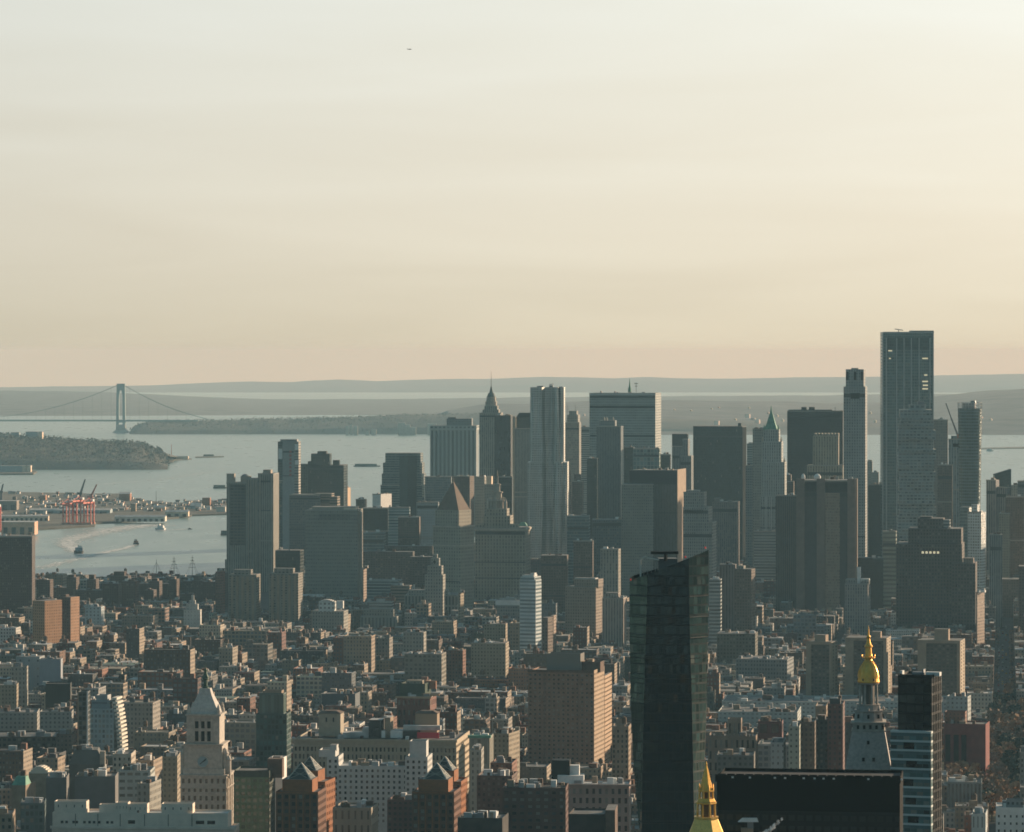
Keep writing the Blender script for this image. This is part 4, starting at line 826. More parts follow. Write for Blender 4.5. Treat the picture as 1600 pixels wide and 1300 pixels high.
b = Bld('white_tower', 'pale blue grey tower topped with orange construction netting beside the round glass tower', 'skyscraper', 5250, 1482, 1517, m=fac('bluish_ribbed', (.33, .36, .37), (.10, .12, .13), bay=3.4, fl=3.6, wf=.45, hf=.9), short='the pale construction tower', vb=790); b.t(1482, 1517, 686); b.t(1486, 1510, 681, 687, f=4, dep=16, part='bulkhead')
b.box(1505, 1509, 677, 683, f=3, m=mat('orange_netting', (.7, .2, .07), .8), name='netting'); b.box(1496, 1500, 679, 683, f=3, m=mat('orange_netting', (.7, .2, .07), .8), name='netting')
b.box(1489, 1506, 693, 697, f=-.3, dep=.3, m=BLACK, name='louvre')
o = empty('tower_crane', (Xat(1496, 5280), 5280, Zat(686, 5280))); tag(o, 'thin luffing tower crane leaning left above the pale construction tower', 'crane'); k = 5280/F
child('mast', o, REDC, lambda q: q.tube((0, 0, -4), (0, 0, 6*k), .8, 4)); child('jib', o, mat('jib_grey', (.13, .14, .15), .6), lambda q: (q.tube((0, 0, 5*k), (-18*k, 0, 56*k), .9, 4), q.tube((1, 0, 5*k), (-10*k, 0, 33*k), 1.2, 4))); child('counterweight', o, STEEL, lambda q: q.box(1*k, 4*k, -1, 1, 4*k, 7*k))
# round glass tower
b = Bld('round_tower', 'rounded dark glass tower flaring to an open framed crown at the right of the skyline', 'skyscraper', 5200, 1497, 1534, m=M_BGL, short='the round glass tower', vb=795, phi=0, dep=28)
RT = fac('round_glass', (.10, .13, .13), (.11, .15, .15), bay=3, fl=4, wf=.85, hf=.6, blind=.04, vary=.6, metal=.6)
uc = b.U(1515.5, 14); lv = [(0, 13.2), (b.Z(780, uc, 14), 13.6), (b.Z(700, uc, 14), 14.6), (b.Z(650, uc, 14), 15.3), (b.Z(638, uc, 14), 15.4)]
def rt(q):
    for (za, ra), (zb_, rb) in zip(lv, lv[1:]):
        for i in range(28):
            a0, a1 = 2*math.pi*i/28, 2*math.pi*(i+1)/28; q.face([(uc+ra*math.cos(a0), 14+ra*math.sin(a0), za), (uc+ra*math.cos(a1), 14+ra*math.sin(a1), za), (uc+rb*math.cos(a1), 14+rb*math.sin(a1), zb_), (uc+rb*math.cos(a0), 14+rb*math.sin(a0), zb_)], [(a0*14, za-300), (a1*14, za-300), (a1*14, zb_-300), (a0*14, zb_-300)])
b.add('wall', RT, rt); b.add('roof', ROOFD, lambda q: q.lathe(uc, 14, [(15.2, lv[-1][0]-.5), (14, lv[-1][0])], 28)); b.add('roof_plant', STEEL, lambda q: (q.lathe(uc-1, 14, [(9, lv[-1][0]), (9, b.Z(630, uc, 14))], 16), q.lathe(uc+4, 12, [(4, b.Z(630, uc, 14)), (3, b.Z(626, uc, 14))], 8)))
def cr(q):
    zt, zb_ = b.Z(629, uc, 14), lv[-1][0]
    for i in range(28):
        a = 2*math.pi*i/28; p = (uc+15.4*math.cos(a), 14+15.4*math.sin(a)); a2 = a+2*math.pi/28; p2 = (uc+15.4*math.cos(a2), 14+15.4*math.sin(a2)); q.tube((*p, zb_), (*p, zt), .35, 4)
        for z in (zt, (zt+zb_)/2): q.tube((*p, z), (*p2, z), .3, 4)
b.add('crown_frame', mat('frame_pale', (.5, .5, .48), .5), cr)
# right margin
b = simple('white_lattice_tower', 'white banded lattice building at the foot of the round glass tower', 'building', 4700, 1512, 1533, 800, 1540, m=fac('white_lattice', (.66, .67, .66), (.10, .12, .13), bay=2.9, fl=3.3, wf=.62, hf=.55, blind=.1), vb=835); b.t(1518, 1527, 788, 801, f=4, dep=8, part='bulkhead'); b.t(1500, 1513, 792, f=2, dep=12, m=M_BGL)
b = simple('office_block', 'rose grey ribbed block with pale flat top near the right margin', 'building', 5300, 1541, 1556, 750, 1561, m=fac('rose_ribbed', (.33, .28, .26), (.05, .055, .06), bay=3, fl=3.6, wf=.4, hf=1, blind=0), vb=830, short='the rose grey ribbed block'); b.t(1556, 1573, 761, f=6, dep=20)
b = Bld('wedge_tower', 'dark glass wedge with a slanted roof peak near the right margin', 'building', 5500, 1554, 1580, m=M_DKG, vb=755, phi=0); u0, u1 = b.U(1554, 0), b.U(1580, 0)
b.add('wall', M_DKG, lambda q: q.prism([(u0, 0), (u1, 0), (u1, 16), (u0, 16)], 0, b.Z(741, 10, 0), ztop=[b.Z(741, 10, 0), b.Z(733, 10, 0), b.Z(733, 10, 0), b.Z(741, 10, 0)]))
simple('end_block', 'low grey brown block closing the far end of the avenue canyon at right', 'building', 4780, 1546, 1594, 905, m=M_BRWN, vb=930)
for x0, x1, y, D, m, lb in [(1580, 1593, 758, 5400, M_STN, 'pale stone block right of the dark wedge'), (1590, 1640, 752, 5300, M_GRY, 'grey block cut by the right edge below the bay'), (1572, 1600, 776, 5100, M_BRWN, 'brown block right of the rose grey ribbed block'), (1561, 1578, 802, 4950, M_TAN, 'tan block low at the right margin, left of the brown block'), (1600, 1660, 770, 5000, M_TAN, 'tan block at the very right edge of the skyline'),
    (1546, 1566, 835, 4600, M_GRYV, 'pale ribbed block below the rose grey block at right'), (1592, 1640, 885, 4300, M_BRWN, 'dark brown tower cut by the right edge'), (1552, 1566, 852, 4700, fac('lattice_teal', (.34, .38, .38), (.1, .13, .14), bay=3.2, fl=3.4, wf=.5, hf=.5), 'grey green lattice tower at the right below the bay')]:
    simple('office_block', lb, 'building', D, x0, x1, y, m=m, vb=y+50, clut=2 if D < 5000 else 0)
simple('stone_block', 'small pale peaked building glimpsed between the slender limestone tower and the tallest glass tower', 'building', 6400, 1355, 1363, 721, m=M_STN, vb=745); simple('stone_block', 'small pale domed block behind the dark block left of the tallest glass tower', 'building', 6300, 1361, 1373, 738, m=M_STN, vb=757)
simple('dark_block', 'dark flat topped block between the slender limestone tower and the tallest glass tower', 'building', 5500, 1357, 1380, 757, 1382, m=M_BLKG, vb=860)

# windowless brown granite tower with shafts
b = Bld('shaft_tower', 'massive brown granite tower with square shafts and white roof dishes, right of centre', 'skyscraper', 4700, 1244, 1336, 1340, m=BRN, short='the brown granite shaft tower', vb=955)
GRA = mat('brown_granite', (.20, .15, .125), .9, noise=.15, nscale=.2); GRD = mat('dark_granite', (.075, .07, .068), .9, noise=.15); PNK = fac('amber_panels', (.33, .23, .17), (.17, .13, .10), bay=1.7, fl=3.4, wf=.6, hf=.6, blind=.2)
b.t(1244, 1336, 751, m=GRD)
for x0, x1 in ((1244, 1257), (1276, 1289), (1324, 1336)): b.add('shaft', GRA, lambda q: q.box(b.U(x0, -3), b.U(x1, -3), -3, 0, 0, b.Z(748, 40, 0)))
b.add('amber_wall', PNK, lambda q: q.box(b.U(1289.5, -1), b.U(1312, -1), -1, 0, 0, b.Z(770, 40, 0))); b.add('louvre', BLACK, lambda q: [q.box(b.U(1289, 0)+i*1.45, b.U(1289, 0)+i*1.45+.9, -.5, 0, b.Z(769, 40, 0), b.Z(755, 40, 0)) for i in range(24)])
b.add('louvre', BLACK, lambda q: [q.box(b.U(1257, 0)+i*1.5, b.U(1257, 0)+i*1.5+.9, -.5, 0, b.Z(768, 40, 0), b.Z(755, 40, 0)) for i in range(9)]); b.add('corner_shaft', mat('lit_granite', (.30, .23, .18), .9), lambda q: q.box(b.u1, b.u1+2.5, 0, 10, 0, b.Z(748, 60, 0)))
for x, r in ((1255, 2.4), (1277, 4.2)): b.add('roof_dish', WHITE, lambda q: q.lathe(b.U(x, 8), 8, [(r*.5, b.Z(750, 40, 8)), (r, b.Z(747.5, 40, 8)), (r*.95, b.Z(744, 40, 8)), (r*.5, b.Z(741, 40, 8)), (.1, b.Z(740, 40, 8))], 12))
b.clutter(9, 7, 1290, 1333, 748.5)
simple('brown_block', 'dark brown lower wing joined left of the brown granite shaft tower', 'building', 4750, 1212, 1244, 774, m=fac('bronze_ribbed', (.13, .105, .09), (.035, .04, .04), bay=2.5, fl=3.5, wf=.5, hf=1, blind=0), vb=940)
# big ziggurat
b = Bld('ziggurat_block', 'enormous dark brick setback building with stepped top and small lit windows at right', 'building', 4300, 1400, 1489, 1493, m=None, short='the dark brick ziggurat', vb=985)
ZG = fac('ziggurat_brick', (.115, .085, .07), (.025, .028, .028), bay=3.1, fl=3.7, wf=.45, hf=.55, blind=.1)
b.t(1400, 1503, 850, m=ZG); b.t(1419, 1502, 826, 851, f=5, dep=40, m=ZG); b.t(1434, 1474, 810, 827, f=10, dep=26, m=ZG); b.t(1437, 1456, 807, 811, f=14, dep=12, m=DKROOF, part='bulkhead'); b.t(1487, 1524, 880, f=-4, dep=40, m=ZG); b.t(1505, 1521, 872, 881, f=4, dep=14, m=M_PINK, part='bulkhead'); b.t(1472, 1484, 812, 827, f=12, dep=14, m=M_BAND, part='bulkhead')
b.clutter(3, 6, 1420, 1500, 826)
for i in range(5): b.add('glowing_pane', GLOW, lambda q: q.box(b.U(1440+i*6, 0), b.U(1443.5+i*6, 0), -.2, 0, b.Z(865, 40, 0), b.Z(861.5, 40, 0)))
simple('apartment_slab', 'tall tan brick slab edge glowing in sun just right of the dark brick ziggurat', 'building', 4150, 1525, 1527, 925, 1538, m=M_PINK, vb=1010, dep=24)
b = Bld('stone_tower', 'light grey telephone tower with notched sunlit top below the shaft tower', 'building', 4200, 1320, 1356, 1360, m=M_GRYV, short='the notched grey tower', vb=990); TG = fac('notched_grey', (.33, .30, .28), (.05, .05, .055), bay=2.6, fl=3.6, wf=.45, hf=.8)
b.t(1320, 1356, 912, m=TG); b.t(1321, 1338, 905, 913, f=3, dep=18, m=TG); b.t(1339, 1344, 886, 913, f=4, dep=6, m=WHITE, part='chimney'); b.t(1346, 1358, 906, 913, f=2, dep=12, m=TG); b.box(1345, 1358, 904, 907, f=2, m=WHITE, name='coping')

# left: over the river
b = Bld('ribbed_tower', 'tall tan ribbed tower with a notched roofline at the river, left of centre', 'skyscraper', 5300, 354, 427, m=None, short='the tan ribbed tower', vb=960, phi=.1, dep=45)
TR = fac('tan_ribbed', (.35, .31, .265), (.06, .06, .055), bay=2.9, fl=3.7, wf=.4, hf=1.0, blind=0); TRD = fac('dark_bay', (.10, .10, .095), (.03, .04, .04), bay=4.6, fl=4, wf=.8, hf=.6, blind=0); PL = mat('tan_concrete', (.37, .32, .27), .9, noise=.12)
b.t(354, 385, 754, m=TR); b.t(385, 404, 748, f=-1, dep=46, m=TR); b.t(403, 427, 740, f=-2, dep=47, m=TR); b.t(354, 366, 740, 755, f=0, dep=10, m=PL); b.t(411, 423, 734, 741, f=6, dep=16, m=PL, part='bulkhead'); b.t(376, 390, 744, 755, f=8, dep=14, m=PL, part='bulkhead')
b.add('dark_bay', TRD, lambda q: q.box(b.U(360, 0), b.U(384, 0), -.4, 0, b.Z(852, 20, 0), b.Z(757, 20, 0))); b.add('roof_tank', STEEL, lambda q: q.lathe(b.U(383, 16), 16, [(5, b.Z(746, 20, 16)), (5, b.Z(743, 20, 16)), (2, b.Z(740.5, 20, 16))], 12))
for i, x in enumerate([388.5, 392.5, 396.5, 400.5, 406.5, 424.5]): b.add('rib', PL, lambda q: q.box(b.U(x, 0)-.8, b.U(x, 0)+.8, -3.6, -2 if x > 403 else -1, 0, b.Z(749 if x < 403 else 741, 40, 0)))
b = Bld('slim_tower', 'slim unfinished tower with a dark glass strip and bright lit patches', 'skyscraper', 5900, 434, 467, m=None, short='the slim unfinished tower', vb=800, phi=.09, dep=22)
b.t(434, 452.5, 690, m=fac('slim_glass', (.10, .12, .12), (.03, .06, .06), bay=3, fl=3.8, wf=.85, hf=.7, blind=.05)); b.t(441.5, 459.5, 689.5, f=-.6, dep=23, m=mat('slim_grey', (.30, .31, .31), .85, noise=.1)); b.t(459, 466.5, 690, f=0, dep=22, m=fac('slim_bands', (.42, .38, .34), (.07, .07, .07), bay=8, fl=4, wf=.8, hf=.45, blind=.5))
b.t(438, 464, 686.5, 691, f=2, dep=16, m=STEEL, part='formwork')
for x0, x1, y0, y1 in ((435, 441, 701, 716), (460.5, 466.5, 694, 702), (461, 467, 719, 725)): b.box(x0, x1, y0, y1, f=-.8, dep=.8, m=WHITE, name='bright_patch')  # white panels paint the lit patches on the right facade
for y in range(704, 745, 6): b.box(452, 455.5, y, y+2.5, f=-.9, dep=.4, m=mat('site_netting', (.35, .12, .09), .8), name='netting')
b = Bld('stepped_glass_tower', 'dark green glass tower with three steps in its crown, by the river', 'skyscraper', 6100, 468, 537, m=M_DKG, short='the stepped dark glass tower', vb=770, phi=.06)
b.t(468, 537, 727); b.t(486, 515, 709, 728, f=3, dep=30); b.t(496, 510, 705, 710, f=8, dep=14, part='bulkhead', m=DKROOF); b.t(520, 530, 719, 728, f=6, dep=14, part='bulkhead'); b.t(468, 481, 725, f=-1.5, dep=20, m=fac('olive_glass', (.09, .095, .07), (.05, .06, .045), bay=3, fl=4, wf=.8, hf=.8, blind=0)); b.t(481, 487, 721, 728, f=4, dep=20)
b = simple('stone_stump', 'sunlit cream stepped masonry peeking right of the stepped dark glass tower', 'building', 6250, 536, 543, 762, 548, m=mat('cream_masonry', (.6, .45, .32), .85), vb=775); b.t(536, 540, 752, f=2, dep=8)
b = Bld('banded_block', 'grey block whose upper right corner shows bright stacked floors, before the stepped dark glass tower', 'building', 5600, 452, 500, m=M_GRY, short='the grey block with stacked floors', vb=850); b.t(452, 500, 773, m=fac('slate_wall', (.17, .165, .165), (.04, .045, .05), bay=2.6, fl=3.6, wf=.5, hf=.5)); b.t(492, 518, 771, f=4, dep=24, m=M_BANDB); b.t(515, 527, 776, f=2, dep=24, m=M_BANDB)
# broad tan court tower
b = Bld('court_tower', 'broad plain tan concrete tower with fine window rows, centre left', 'skyscraper', 4900, 477, 559, 567, m=None, short='the broad tan concrete tower', vb=935)
CT = fac('tan_fine', (.315, .28, .24), (.075, .075, .07), bay=2.1, fl=4.4, wf=.5, hf=.42, blind=.1)
b.t(477, 559, 797, m=CT); b.t(487, 556, 792, 798, f=6, dep=30, m=PL, part='bulkhead'); b.t(537, 556, 793, 798, f=3, dep=10, m=CREAM, part='bulkhead')
b.add('louvre', mat('louvre_grey', (.12, .12, .12), .8), lambda q: [q.box(b.U(499, 0)+i*1.5, b.U(499, 0)+i*1.5+.8, -.2, 0, b.Z(812, 30, 0), b.Z(803, 30, 0)) for i in range(25)])
b.add('corner_shaft', PL, lambda q: q.box(b.u1, b.u1+4, 6, 14, 0, b.Z(800, 60, 0)))
# dark / glass infill in the middle
b = Bld('faceted_tower', 'faceted glass tower widening downward in steps with a sunlit right edge, by the river', 'skyscraper', 6400, 600, 656, 660, m=None, short='the faceted stepped tower', vb=775, phi=.1)
FT = fac('facet_glass', (.22, .23, .22), (.05, .065, .065), bay=3, fl=3.9, wf=.95, hf=.55, blind=.0); FTR = fac('facet_lit', (.55, .47, .36), (.06, .06, .06), bay=40, fl=3.9, wf=1, hf=.4, blind=0)
for k, (a, c, y) in enumerate([(602, 657, 708), (598.5, 659, 723), (596.5, 661, 740), (594.5, 663, 758)]): b.t(a, c, y, None if k == 3 else y+19, f=-k*1.5, dep=34+k*2, m=FT)
b.add('facet', M_DKG, lambda q: q.prism([(b.U(624, -7), -5.2), (b.U(637, -9), -9), (b.U(651, -7), -5.2)], 0, b.Z(712, 30, 0)))
for k, (x, y) in enumerate([(657.5, 724), (659.5, 741), (661.5, 759)]): b.add('lit_bay', FTR, lambda q: q.box(b.U(x-1.5, -3), b.U(x+1.5, -3), -3-k*1.5, 10, b.Z(y+18, 60, 0), b.Z(y, 60, 0)))
for args in [
    ('glass_block', 'olive and teal glass block right of the broad tan concrete tower', 5500, 566, 606, 794, 607, M_DKG, 855),
    ('glass_block', 'pale blue banded glass block with white floors in the centre left cluster', 5600, 606, 640, 793, 641, fac('aqua_banded', (.36, .42, .43), (.09, .15, .16), bay=30, fl=4, wf=1, hf=.5, blind=0), 850),
    ('white_block', 'small bright white sunlit roof block before the bay, left of the faceted stepped tower', 6000, 582, 595, 772, 612, WHITE, 790),
    ('domed_block', 'low brown roofed block right of the stepped dark glass tower', 5900, 556, 570, 780, 573, M_BRWN, 792),
    ('brown_block', 'square dark brown block below the pale blue banded glass', 5300, 622, 655, 808, 657, M_BRWN, 855),
    ('stone_block', 'white stone block left of the pyramid roofed courthouse', 5400, 651, 684, 785, 686, fac('chalk_wall', (.45, .46, .45), (.09, .1, .1), bay=2.6, fl=3.6, wf=.45, hf=.5), 850),
    ('glass_block', 'dark block behind the tip of the pyramid roofed courthouse', 6100, 664, 705, 745, 706, M_GRY, 790),
    ('brown_tower', 'reddish brown tower with sunlit right edge behind the pyramid roofed courthouse', 5700, 706, 734, 744, 741, M_BRWN, 800),
    ('teal_block', 'teal grey lower block below the olive glass block', 5200, 566, 600, 832, 603, M_BGL, 860),
    ('stone_tower', 'tan stone tower with bright right edge left of the tiered civic tower', 5500, 742, 757, 745, 763, M_STN, 805),
    ('glass_slab', 'narrow dark slab just behind the tiered civic tower', 5900, 778, 800, 745, 802, M_BLKG, 800),
    ('grey_block', 'grey block low between the rippled steel tower and blue grey tower', 5000, 886, 920, 806, 922, M_BGL, 860),
    ('brown_block', 'brown low block below the blue grey tower', 4700, 896, 926, 845, 928, M_BRWN, 880),
    ('slate_block', 'slate block between the rippled steel tower and the two tone tower', 5100, 925, 972, 812, 973, fac('slate_deep', (.12, .14, .145), (.04, .05, .055), bay=2.8, fl=3.6, wf=.5, hf=.5), 870),
    ('tan_block', 'tan ribbed block with sunlit edge low left of the two tone tower', 4400, 938, 966, 858, 970, M_STV, 905),
    ('stone_block', 'grey brown setback block right of the rippled steel tower foot', 4500, 845, 886, 868, 888, M_BRWN, 900),
    ('dark_block', 'dark block filling the gap left of the grey stepped tower', 5300, 1118, 1150, 812, 1152, M_GRY, 850),
    ('stone_block', 'pale block with lit roof right of the grey stepped tower', 5000, 1178, 1212, 830, 1213, M_BAND, 900),
    ('dark_block', 'dark low block in the shadow between the shaft tower and notched grey tower', 4800, 1340, 1380, 872, 1382, M_BLKG, 960),
    ('tan_block', 'pale green banded block directly below the tallest glass tower', 4800, 1379, 1400, 830, 1401, fac('sage_banded', (.40, .40, .33), (.07, .08, .07), bay=30, fl=5, wf=1, hf=.45, blind=0), 900)]:
    simple(args[0], args[1], 'building', *args[2:6], side=args[6], m=args[7], vb=args[8])
# courthouse with pyramid roof
b = Bld('courthouse_tower', 'tan stone courthouse tower capped by a steep pyramid roof', 'skyscraper', 4750, 677, 719, 741, m=M_STN, short='the pyramid roofed courthouse', vb=955)
CH = fac('court_stone', (.40, .34, .27), (.07, .065, .055), bay=3.4, fl=4.0, wf=.36, hf=.55)
b.t(677, 719, 822, m=CH); b.t(680, 717, 797, 823, f=2, dep=b.dep-4, m=CH); z0 = b.Z(797.5, 15, 2); a0, a1 = b.U(680, 2), b.U(717, 2); am = (a0+a1)/2; dm = 2+(b.dep-4)/2; f0, f1 = 2, 2+b.dep-4
b.add('pyramid_roof', mat('terracotta_tile', (.19, .135, .10), .85, noise=.15), lambda q: q.frus((a0+1, a1-1, f0+1, f1-1), (am-.4, am+.4, dm-.4, dm+.4), z0, b.Z(752, am, dm))); b.add('finial', TANB, lambda q: q.lathe(am, dm, [(.8, b.Z(753, am, dm)), (1, b.Z(750, am, dm)), (.1, b.Z(746, am, dm))], 8))
b.add('cornice', STONE, lambda q: q.box(-1, b.u1+1, -1, b.dep+1, b.Z(824, 15, 0), b.Z(821.5, 15, 0))); b.add('belt_course', STONE, lambda q: q.box(-.6, b.u1+.6, -.6, b.dep+.6, b.Z(853, 15, 0), b.Z(851, 15, 0)))
# tiered civic tower
b = Bld('civic_building', 'huge tan civic building with a tiered wedding cake tower and figure on top', 'building', 4900, 742, 821, 829, m=None, short='the tiered civic tower', vb=935)
CV = fac('civic_stone', (.38, .325, .26), (.055, .055, .05), bay=3.6, fl=4.2, wf=.4, hf=.7)
b.t(742, 821, 825, m=CV); b.add('cornice', STONE, lambda q: q.box(-1.2, b.u1+1.2, -1.2, b.dep+1.2, b.Z(829, 30, 0), b.Z(826, 30, 0)))
b.t(755, 797, 806, 826, f=8, dep=34, m=CV); b.t(760, 792, 795, 807, f=11, dep=26, m=CV)
for x0, x1 in ((744, 756), (796, 810)): b.t(x0, x1, 819, 826, f=4, dep=10, m=CV)
uu = b.U(777, 24)
for r0, r1, ya, yb_ in ((10.2, 9.4, 795.5, 783), (10.6, 10.6, 783, 782), (6.8, 6.2, 782, 770), (7.0, 7.0, 770, 769), (4.2, 3.8, 769, 758), (4.4, 4.4, 758, 757), (2.5, 1.4, 757, 746)): b.add('tower_tier', mat('tier_stone', (.35, .31, .26), .85, noise=.15), lambda q: q.lathe(uu, 24, [(r0, b.Z(ya, uu, 24)), (r0*1.0, b.Z(ya-1.5, uu, 24)), (r1*.92, b.Z(ya-2, uu, 24)), (r1*.9, b.Z(yb_, uu, 24))], 12))
for a_ in range(8): b.add('column', STONE, lambda q: q.tube((uu+9.6*math.cos(a_*.785), 24+9.6*math.sin(a_*.785), b.Z(795, uu, 24)), (uu+9.2*math.cos(a_*.785), 24+9.2*math.sin(a_*.785), b.Z(777, uu, 24)), .9, 6))
b.add('statue', TANB, lambda q: q.lathe(uu, 24, [(1.2, b.Z(745, uu, 24)), (.9, b.Z(741, uu, 24)), (.6, b.Z(737, uu, 24)), (.1, b.Z(734, uu, 24))], 8))
for x in (762, 790): b.add('turret', STONE, lambda q: q.lathe(b.U(x, 14), 14, [(2, b.Z(796, 30, 14)), (1.8, b.Z(785, 30, 14)), (.3, b.Z(779, 30, 14))], 8))
b = Bld('setback_tower', 'tan setback tower with bright steel crown edge left of the civic tower', 'building', 5450, 757, 776, 779, m=M_STN, vb=790); b.t(757, 776, 757, m=M_STN); b.t(760, 768, 744, 758, f=2, dep=10, m=CREAM)
for x0, x1, y in ((776, 797, 822), (806, 826, 817)):
    u0, u1 = b.U(x0, 4), b.U(x1, 4); b.add('copper_cap', COPPER, lambda q: q.frus((u0, u1, 3, 18), (u0+6, u1-6, 9, 12), b.Z(826, u0, 4), b.Z(y-1, u0, 4)))
# two tone tower
b = Bld('two_tone_tower', 'two tone slab, dotted tan left half and darker right half under a black roof band', 'skyscraper', 4900, 984, 1058, 1071, m=None, short='the two tone tower', vb=870)
b.t(984, 1058, 735, m=fac('charcoal_ribbed', (.14, .135, .125), (.05, .05, .05), bay=1.9, fl=3.8, wf=.5, hf=1, blind=0)); b.add('roof_band', mat('charcoal_band', (.04, .042, .045), .7), lambda q: q.box(-.3, b.u1, -.5, 0, b.Z(753, 30, 0), b.Z(735, 30, 0)))
b.add('gable_wall', mat('gable_tan', (.36, .28, .215), .9, noise=.15), lambda q: q.box(b.u1, b.u1+.6, -.5, b.dep, 0, b.Z(734, 50, 0)+.4)); b.clutter(7, 9, 988, 1052, 735)
b = Bld('dotted_tower', 'tan tower covered in small dotted windows joined to the two tone tower', 'skyscraper', 4850, 971, 1021, m=None, vb=880, phi=.03, short=None); b.t(971, 1021, 757, dep=30, m=fac('dotted', (.275, .25, .215), (.07, .07, .065), bay=2.6, fl=3.5, wf=.5, hf=.38, blind=.15))
b = Bld('stepped_tower', 'light grey stone tower with rounded stepped shoulders and glittering right edge', 'skyscraper', 4850, 1069, 1100, 1104, m=None, short='the grey stepped tower', vb=900); SG = fac('stepped_stone', (.36, .33, .30), (.05, .055, .055), bay=2.6, fl=3.7, wf=.45, hf=.65)
b.t(1068, 1100, 769, m=SG); b.t(1067, 1107, 792, f=-2, dep=32, m=SG); b.t(1067, 1113, 816, f=-4, dep=36, m=SG); b.box(1072, 1092, 766, 770, f=5, dep=12, name='bulkhead', m=SG); b.add('dark_band', BLACK, lambda q: [q.box(b.U(1071, -2)+i*2, b.U(1071, -2)+i*2+1, -2.3, -2, b.Z(802, 20, 0), b.Z(796, 20, 0)) for i in range(11)])
b = simple('pink_block', 'rosy grey ribbed slab behind the grey stepped tower', 'building', 5200, 1113, 1152, 784, 1156, m=fac('rosy_ribbed', (.26, .225, .21), (.05, .055, .06), bay=2.4, fl=3.6, wf=.4, hf=.9), vb=880, short='the rosy grey slab'); b.t(1116, 1124, 778, 785, f=4, dep=10, part='bulkhead')
# white banded tower, tan blocks in the middle distance
b = Bld('white_tower', 'slim white banded apartment tower with a white roof box and bright edge, centre', 'building', 3900, 812, 837, 846, m=M_WBAND, short='the slim white banded tower', vb=1015); b.t(812, 837, 906); b.t(816, 834, 898, 907, f=4, dep=10, m=WHITE, part='bulkhead'); b.t(829, 835, 895, 900, f=5, dep=6, m=WHITE, part='bulkhead')
b.t(813.5, 835, 901, 907, f=2, dep=18, m=M_WBAND)
b = simple('brown_apartments', 'narrow brown apartment block with tan sunlit side right of the slim white tower', 'building', 3850, 847, 856, 965, 864, m=M_BRWN, vb=1010)
simple('tan_apartments', 'thin tan and white sunlit slab right of the narrow brown block', 'building', 3950, 860, 865, 962, 869, m=M_PINK, vb=1010)
b = Bld('hotel_block', 'broad pinkish brick block with terraced penthouse and glowing right side, centre', 'building', 4200, 883, 931, 942, m=fac('rose_wall', (.31, .23, .18), (.05, .05, .05), bay=2.6, fl=3.2, wf=.4, hf=.5), short='the pinkish terraced block', vb=965); b.t(883, 931, 917); b.t(897, 935, 905, 918, f=4, dep=20); b.t(898, 930, 903, 906, f=6, dep=12, m=ROOFL, part='bulkhead')
b = simple('ribbed_block', 'pale pink ribbed block right of the pinkish terraced block', 'building', 4100, 941, 974, 934, 979, m=fac('blush_ribbed', (.42, .33, .28), (.06, .06, .065), bay=2.8, fl=3.4, wf=.4, hf=1, blind=0), vb=975); b.t(946, 966, 926, 935, f=4, dep=12, part='bulkhead')
b = Bld('brown_tower', 'brown ribbed tower with an orange sunlit right edge right of the dark slanted glass tower', 'building', 4150, 1147, 1174, 1180, m=M_BRWN, short='the brown tower with the orange edge', vb=985); b.t(1147, 1174, 889); b.t(1153, 1162, 884, 890, f=4, dep=8, part='bulkhead', m=M_STN)
simple('brown_block', 'plain rosy brown block just left of the brown tower with the orange edge', 'building', 4200, 1124, 1149, 882, m=fac('dusky_ribbed', (.17, .13, .115), (.04, .04, .04), bay=3, fl=3.2, wf=.35, hf=1, blind=0), vb=985); simple('pale_block', 'pale grey slab between the dark slanted glass tower and the rosy brown block', 'building', 4050, 1108, 1126, 905, m=M_BAND, vb=985)
# left dark brick projects and towers by the river
b = simple('brick_tower', 'dark brown brick tower at the left edge with fine vertical lines', 'building', 4600, -20, 50, 838, 55, m=fac('dark_ribbed_brick', (.095, .06, .05), (.03, .03, .03), bay=2.1, fl=2.9, wf=.4, hf=.6, blind=.1), vb=955, short='the dark brown tower at left')
for k, (x0, x1, xl, y, D, lb) in enumerate([(70, 97, None, 938, 4000, 'orange brick tower catching full sun at left'), (97, 110, 124, 933, 3980, 'brick tower with shaded front and orange sunlit right side at left')]):
    if k == 0:
        b = Bld('brick_tower', lb, 'building', D, x0, x1, m=M_RED, phi=-.95, dep=16, vb=1000, short='the orange brick twin towers'); b.t(x0, x1, y, m=fac('orange_brick', (.52, .27, .15), (.10, .07, .05), bay=2.6, fl=2.9, wf=.4, hf=.5))
    else:
        b = Bld('brick_tower', lb, 'building', D, x0, x1, xl, m=fac('orange_brick_shaded', (.15, .08, .055), (.06, .05, .04), bay=2.6, fl=2.9, wf=.4, hf=.5), vb=1000); b.t(x0, x1, y); b.add('gable_wall', fac('orange_brick', (.50, .26, .15), (.10, .07, .05), bay=2.6, fl=2.9, wf=.4, hf=.5), lambda q: q.box(b.u1, b.u1+.3, 0, b.dep, 0, b.Z(y, 5, 0))); b.t(99, 103, y-4, y+1, f=4, dep=6, part='bulkhead')  # shade painted into the front brick, sunlight into the right wall
PRJ = fac('project_brick', (.11, .07, .055), (.03, .03, .03), bay=2.7, fl=2.8, wf=.4, hf=.5, blind=.08)
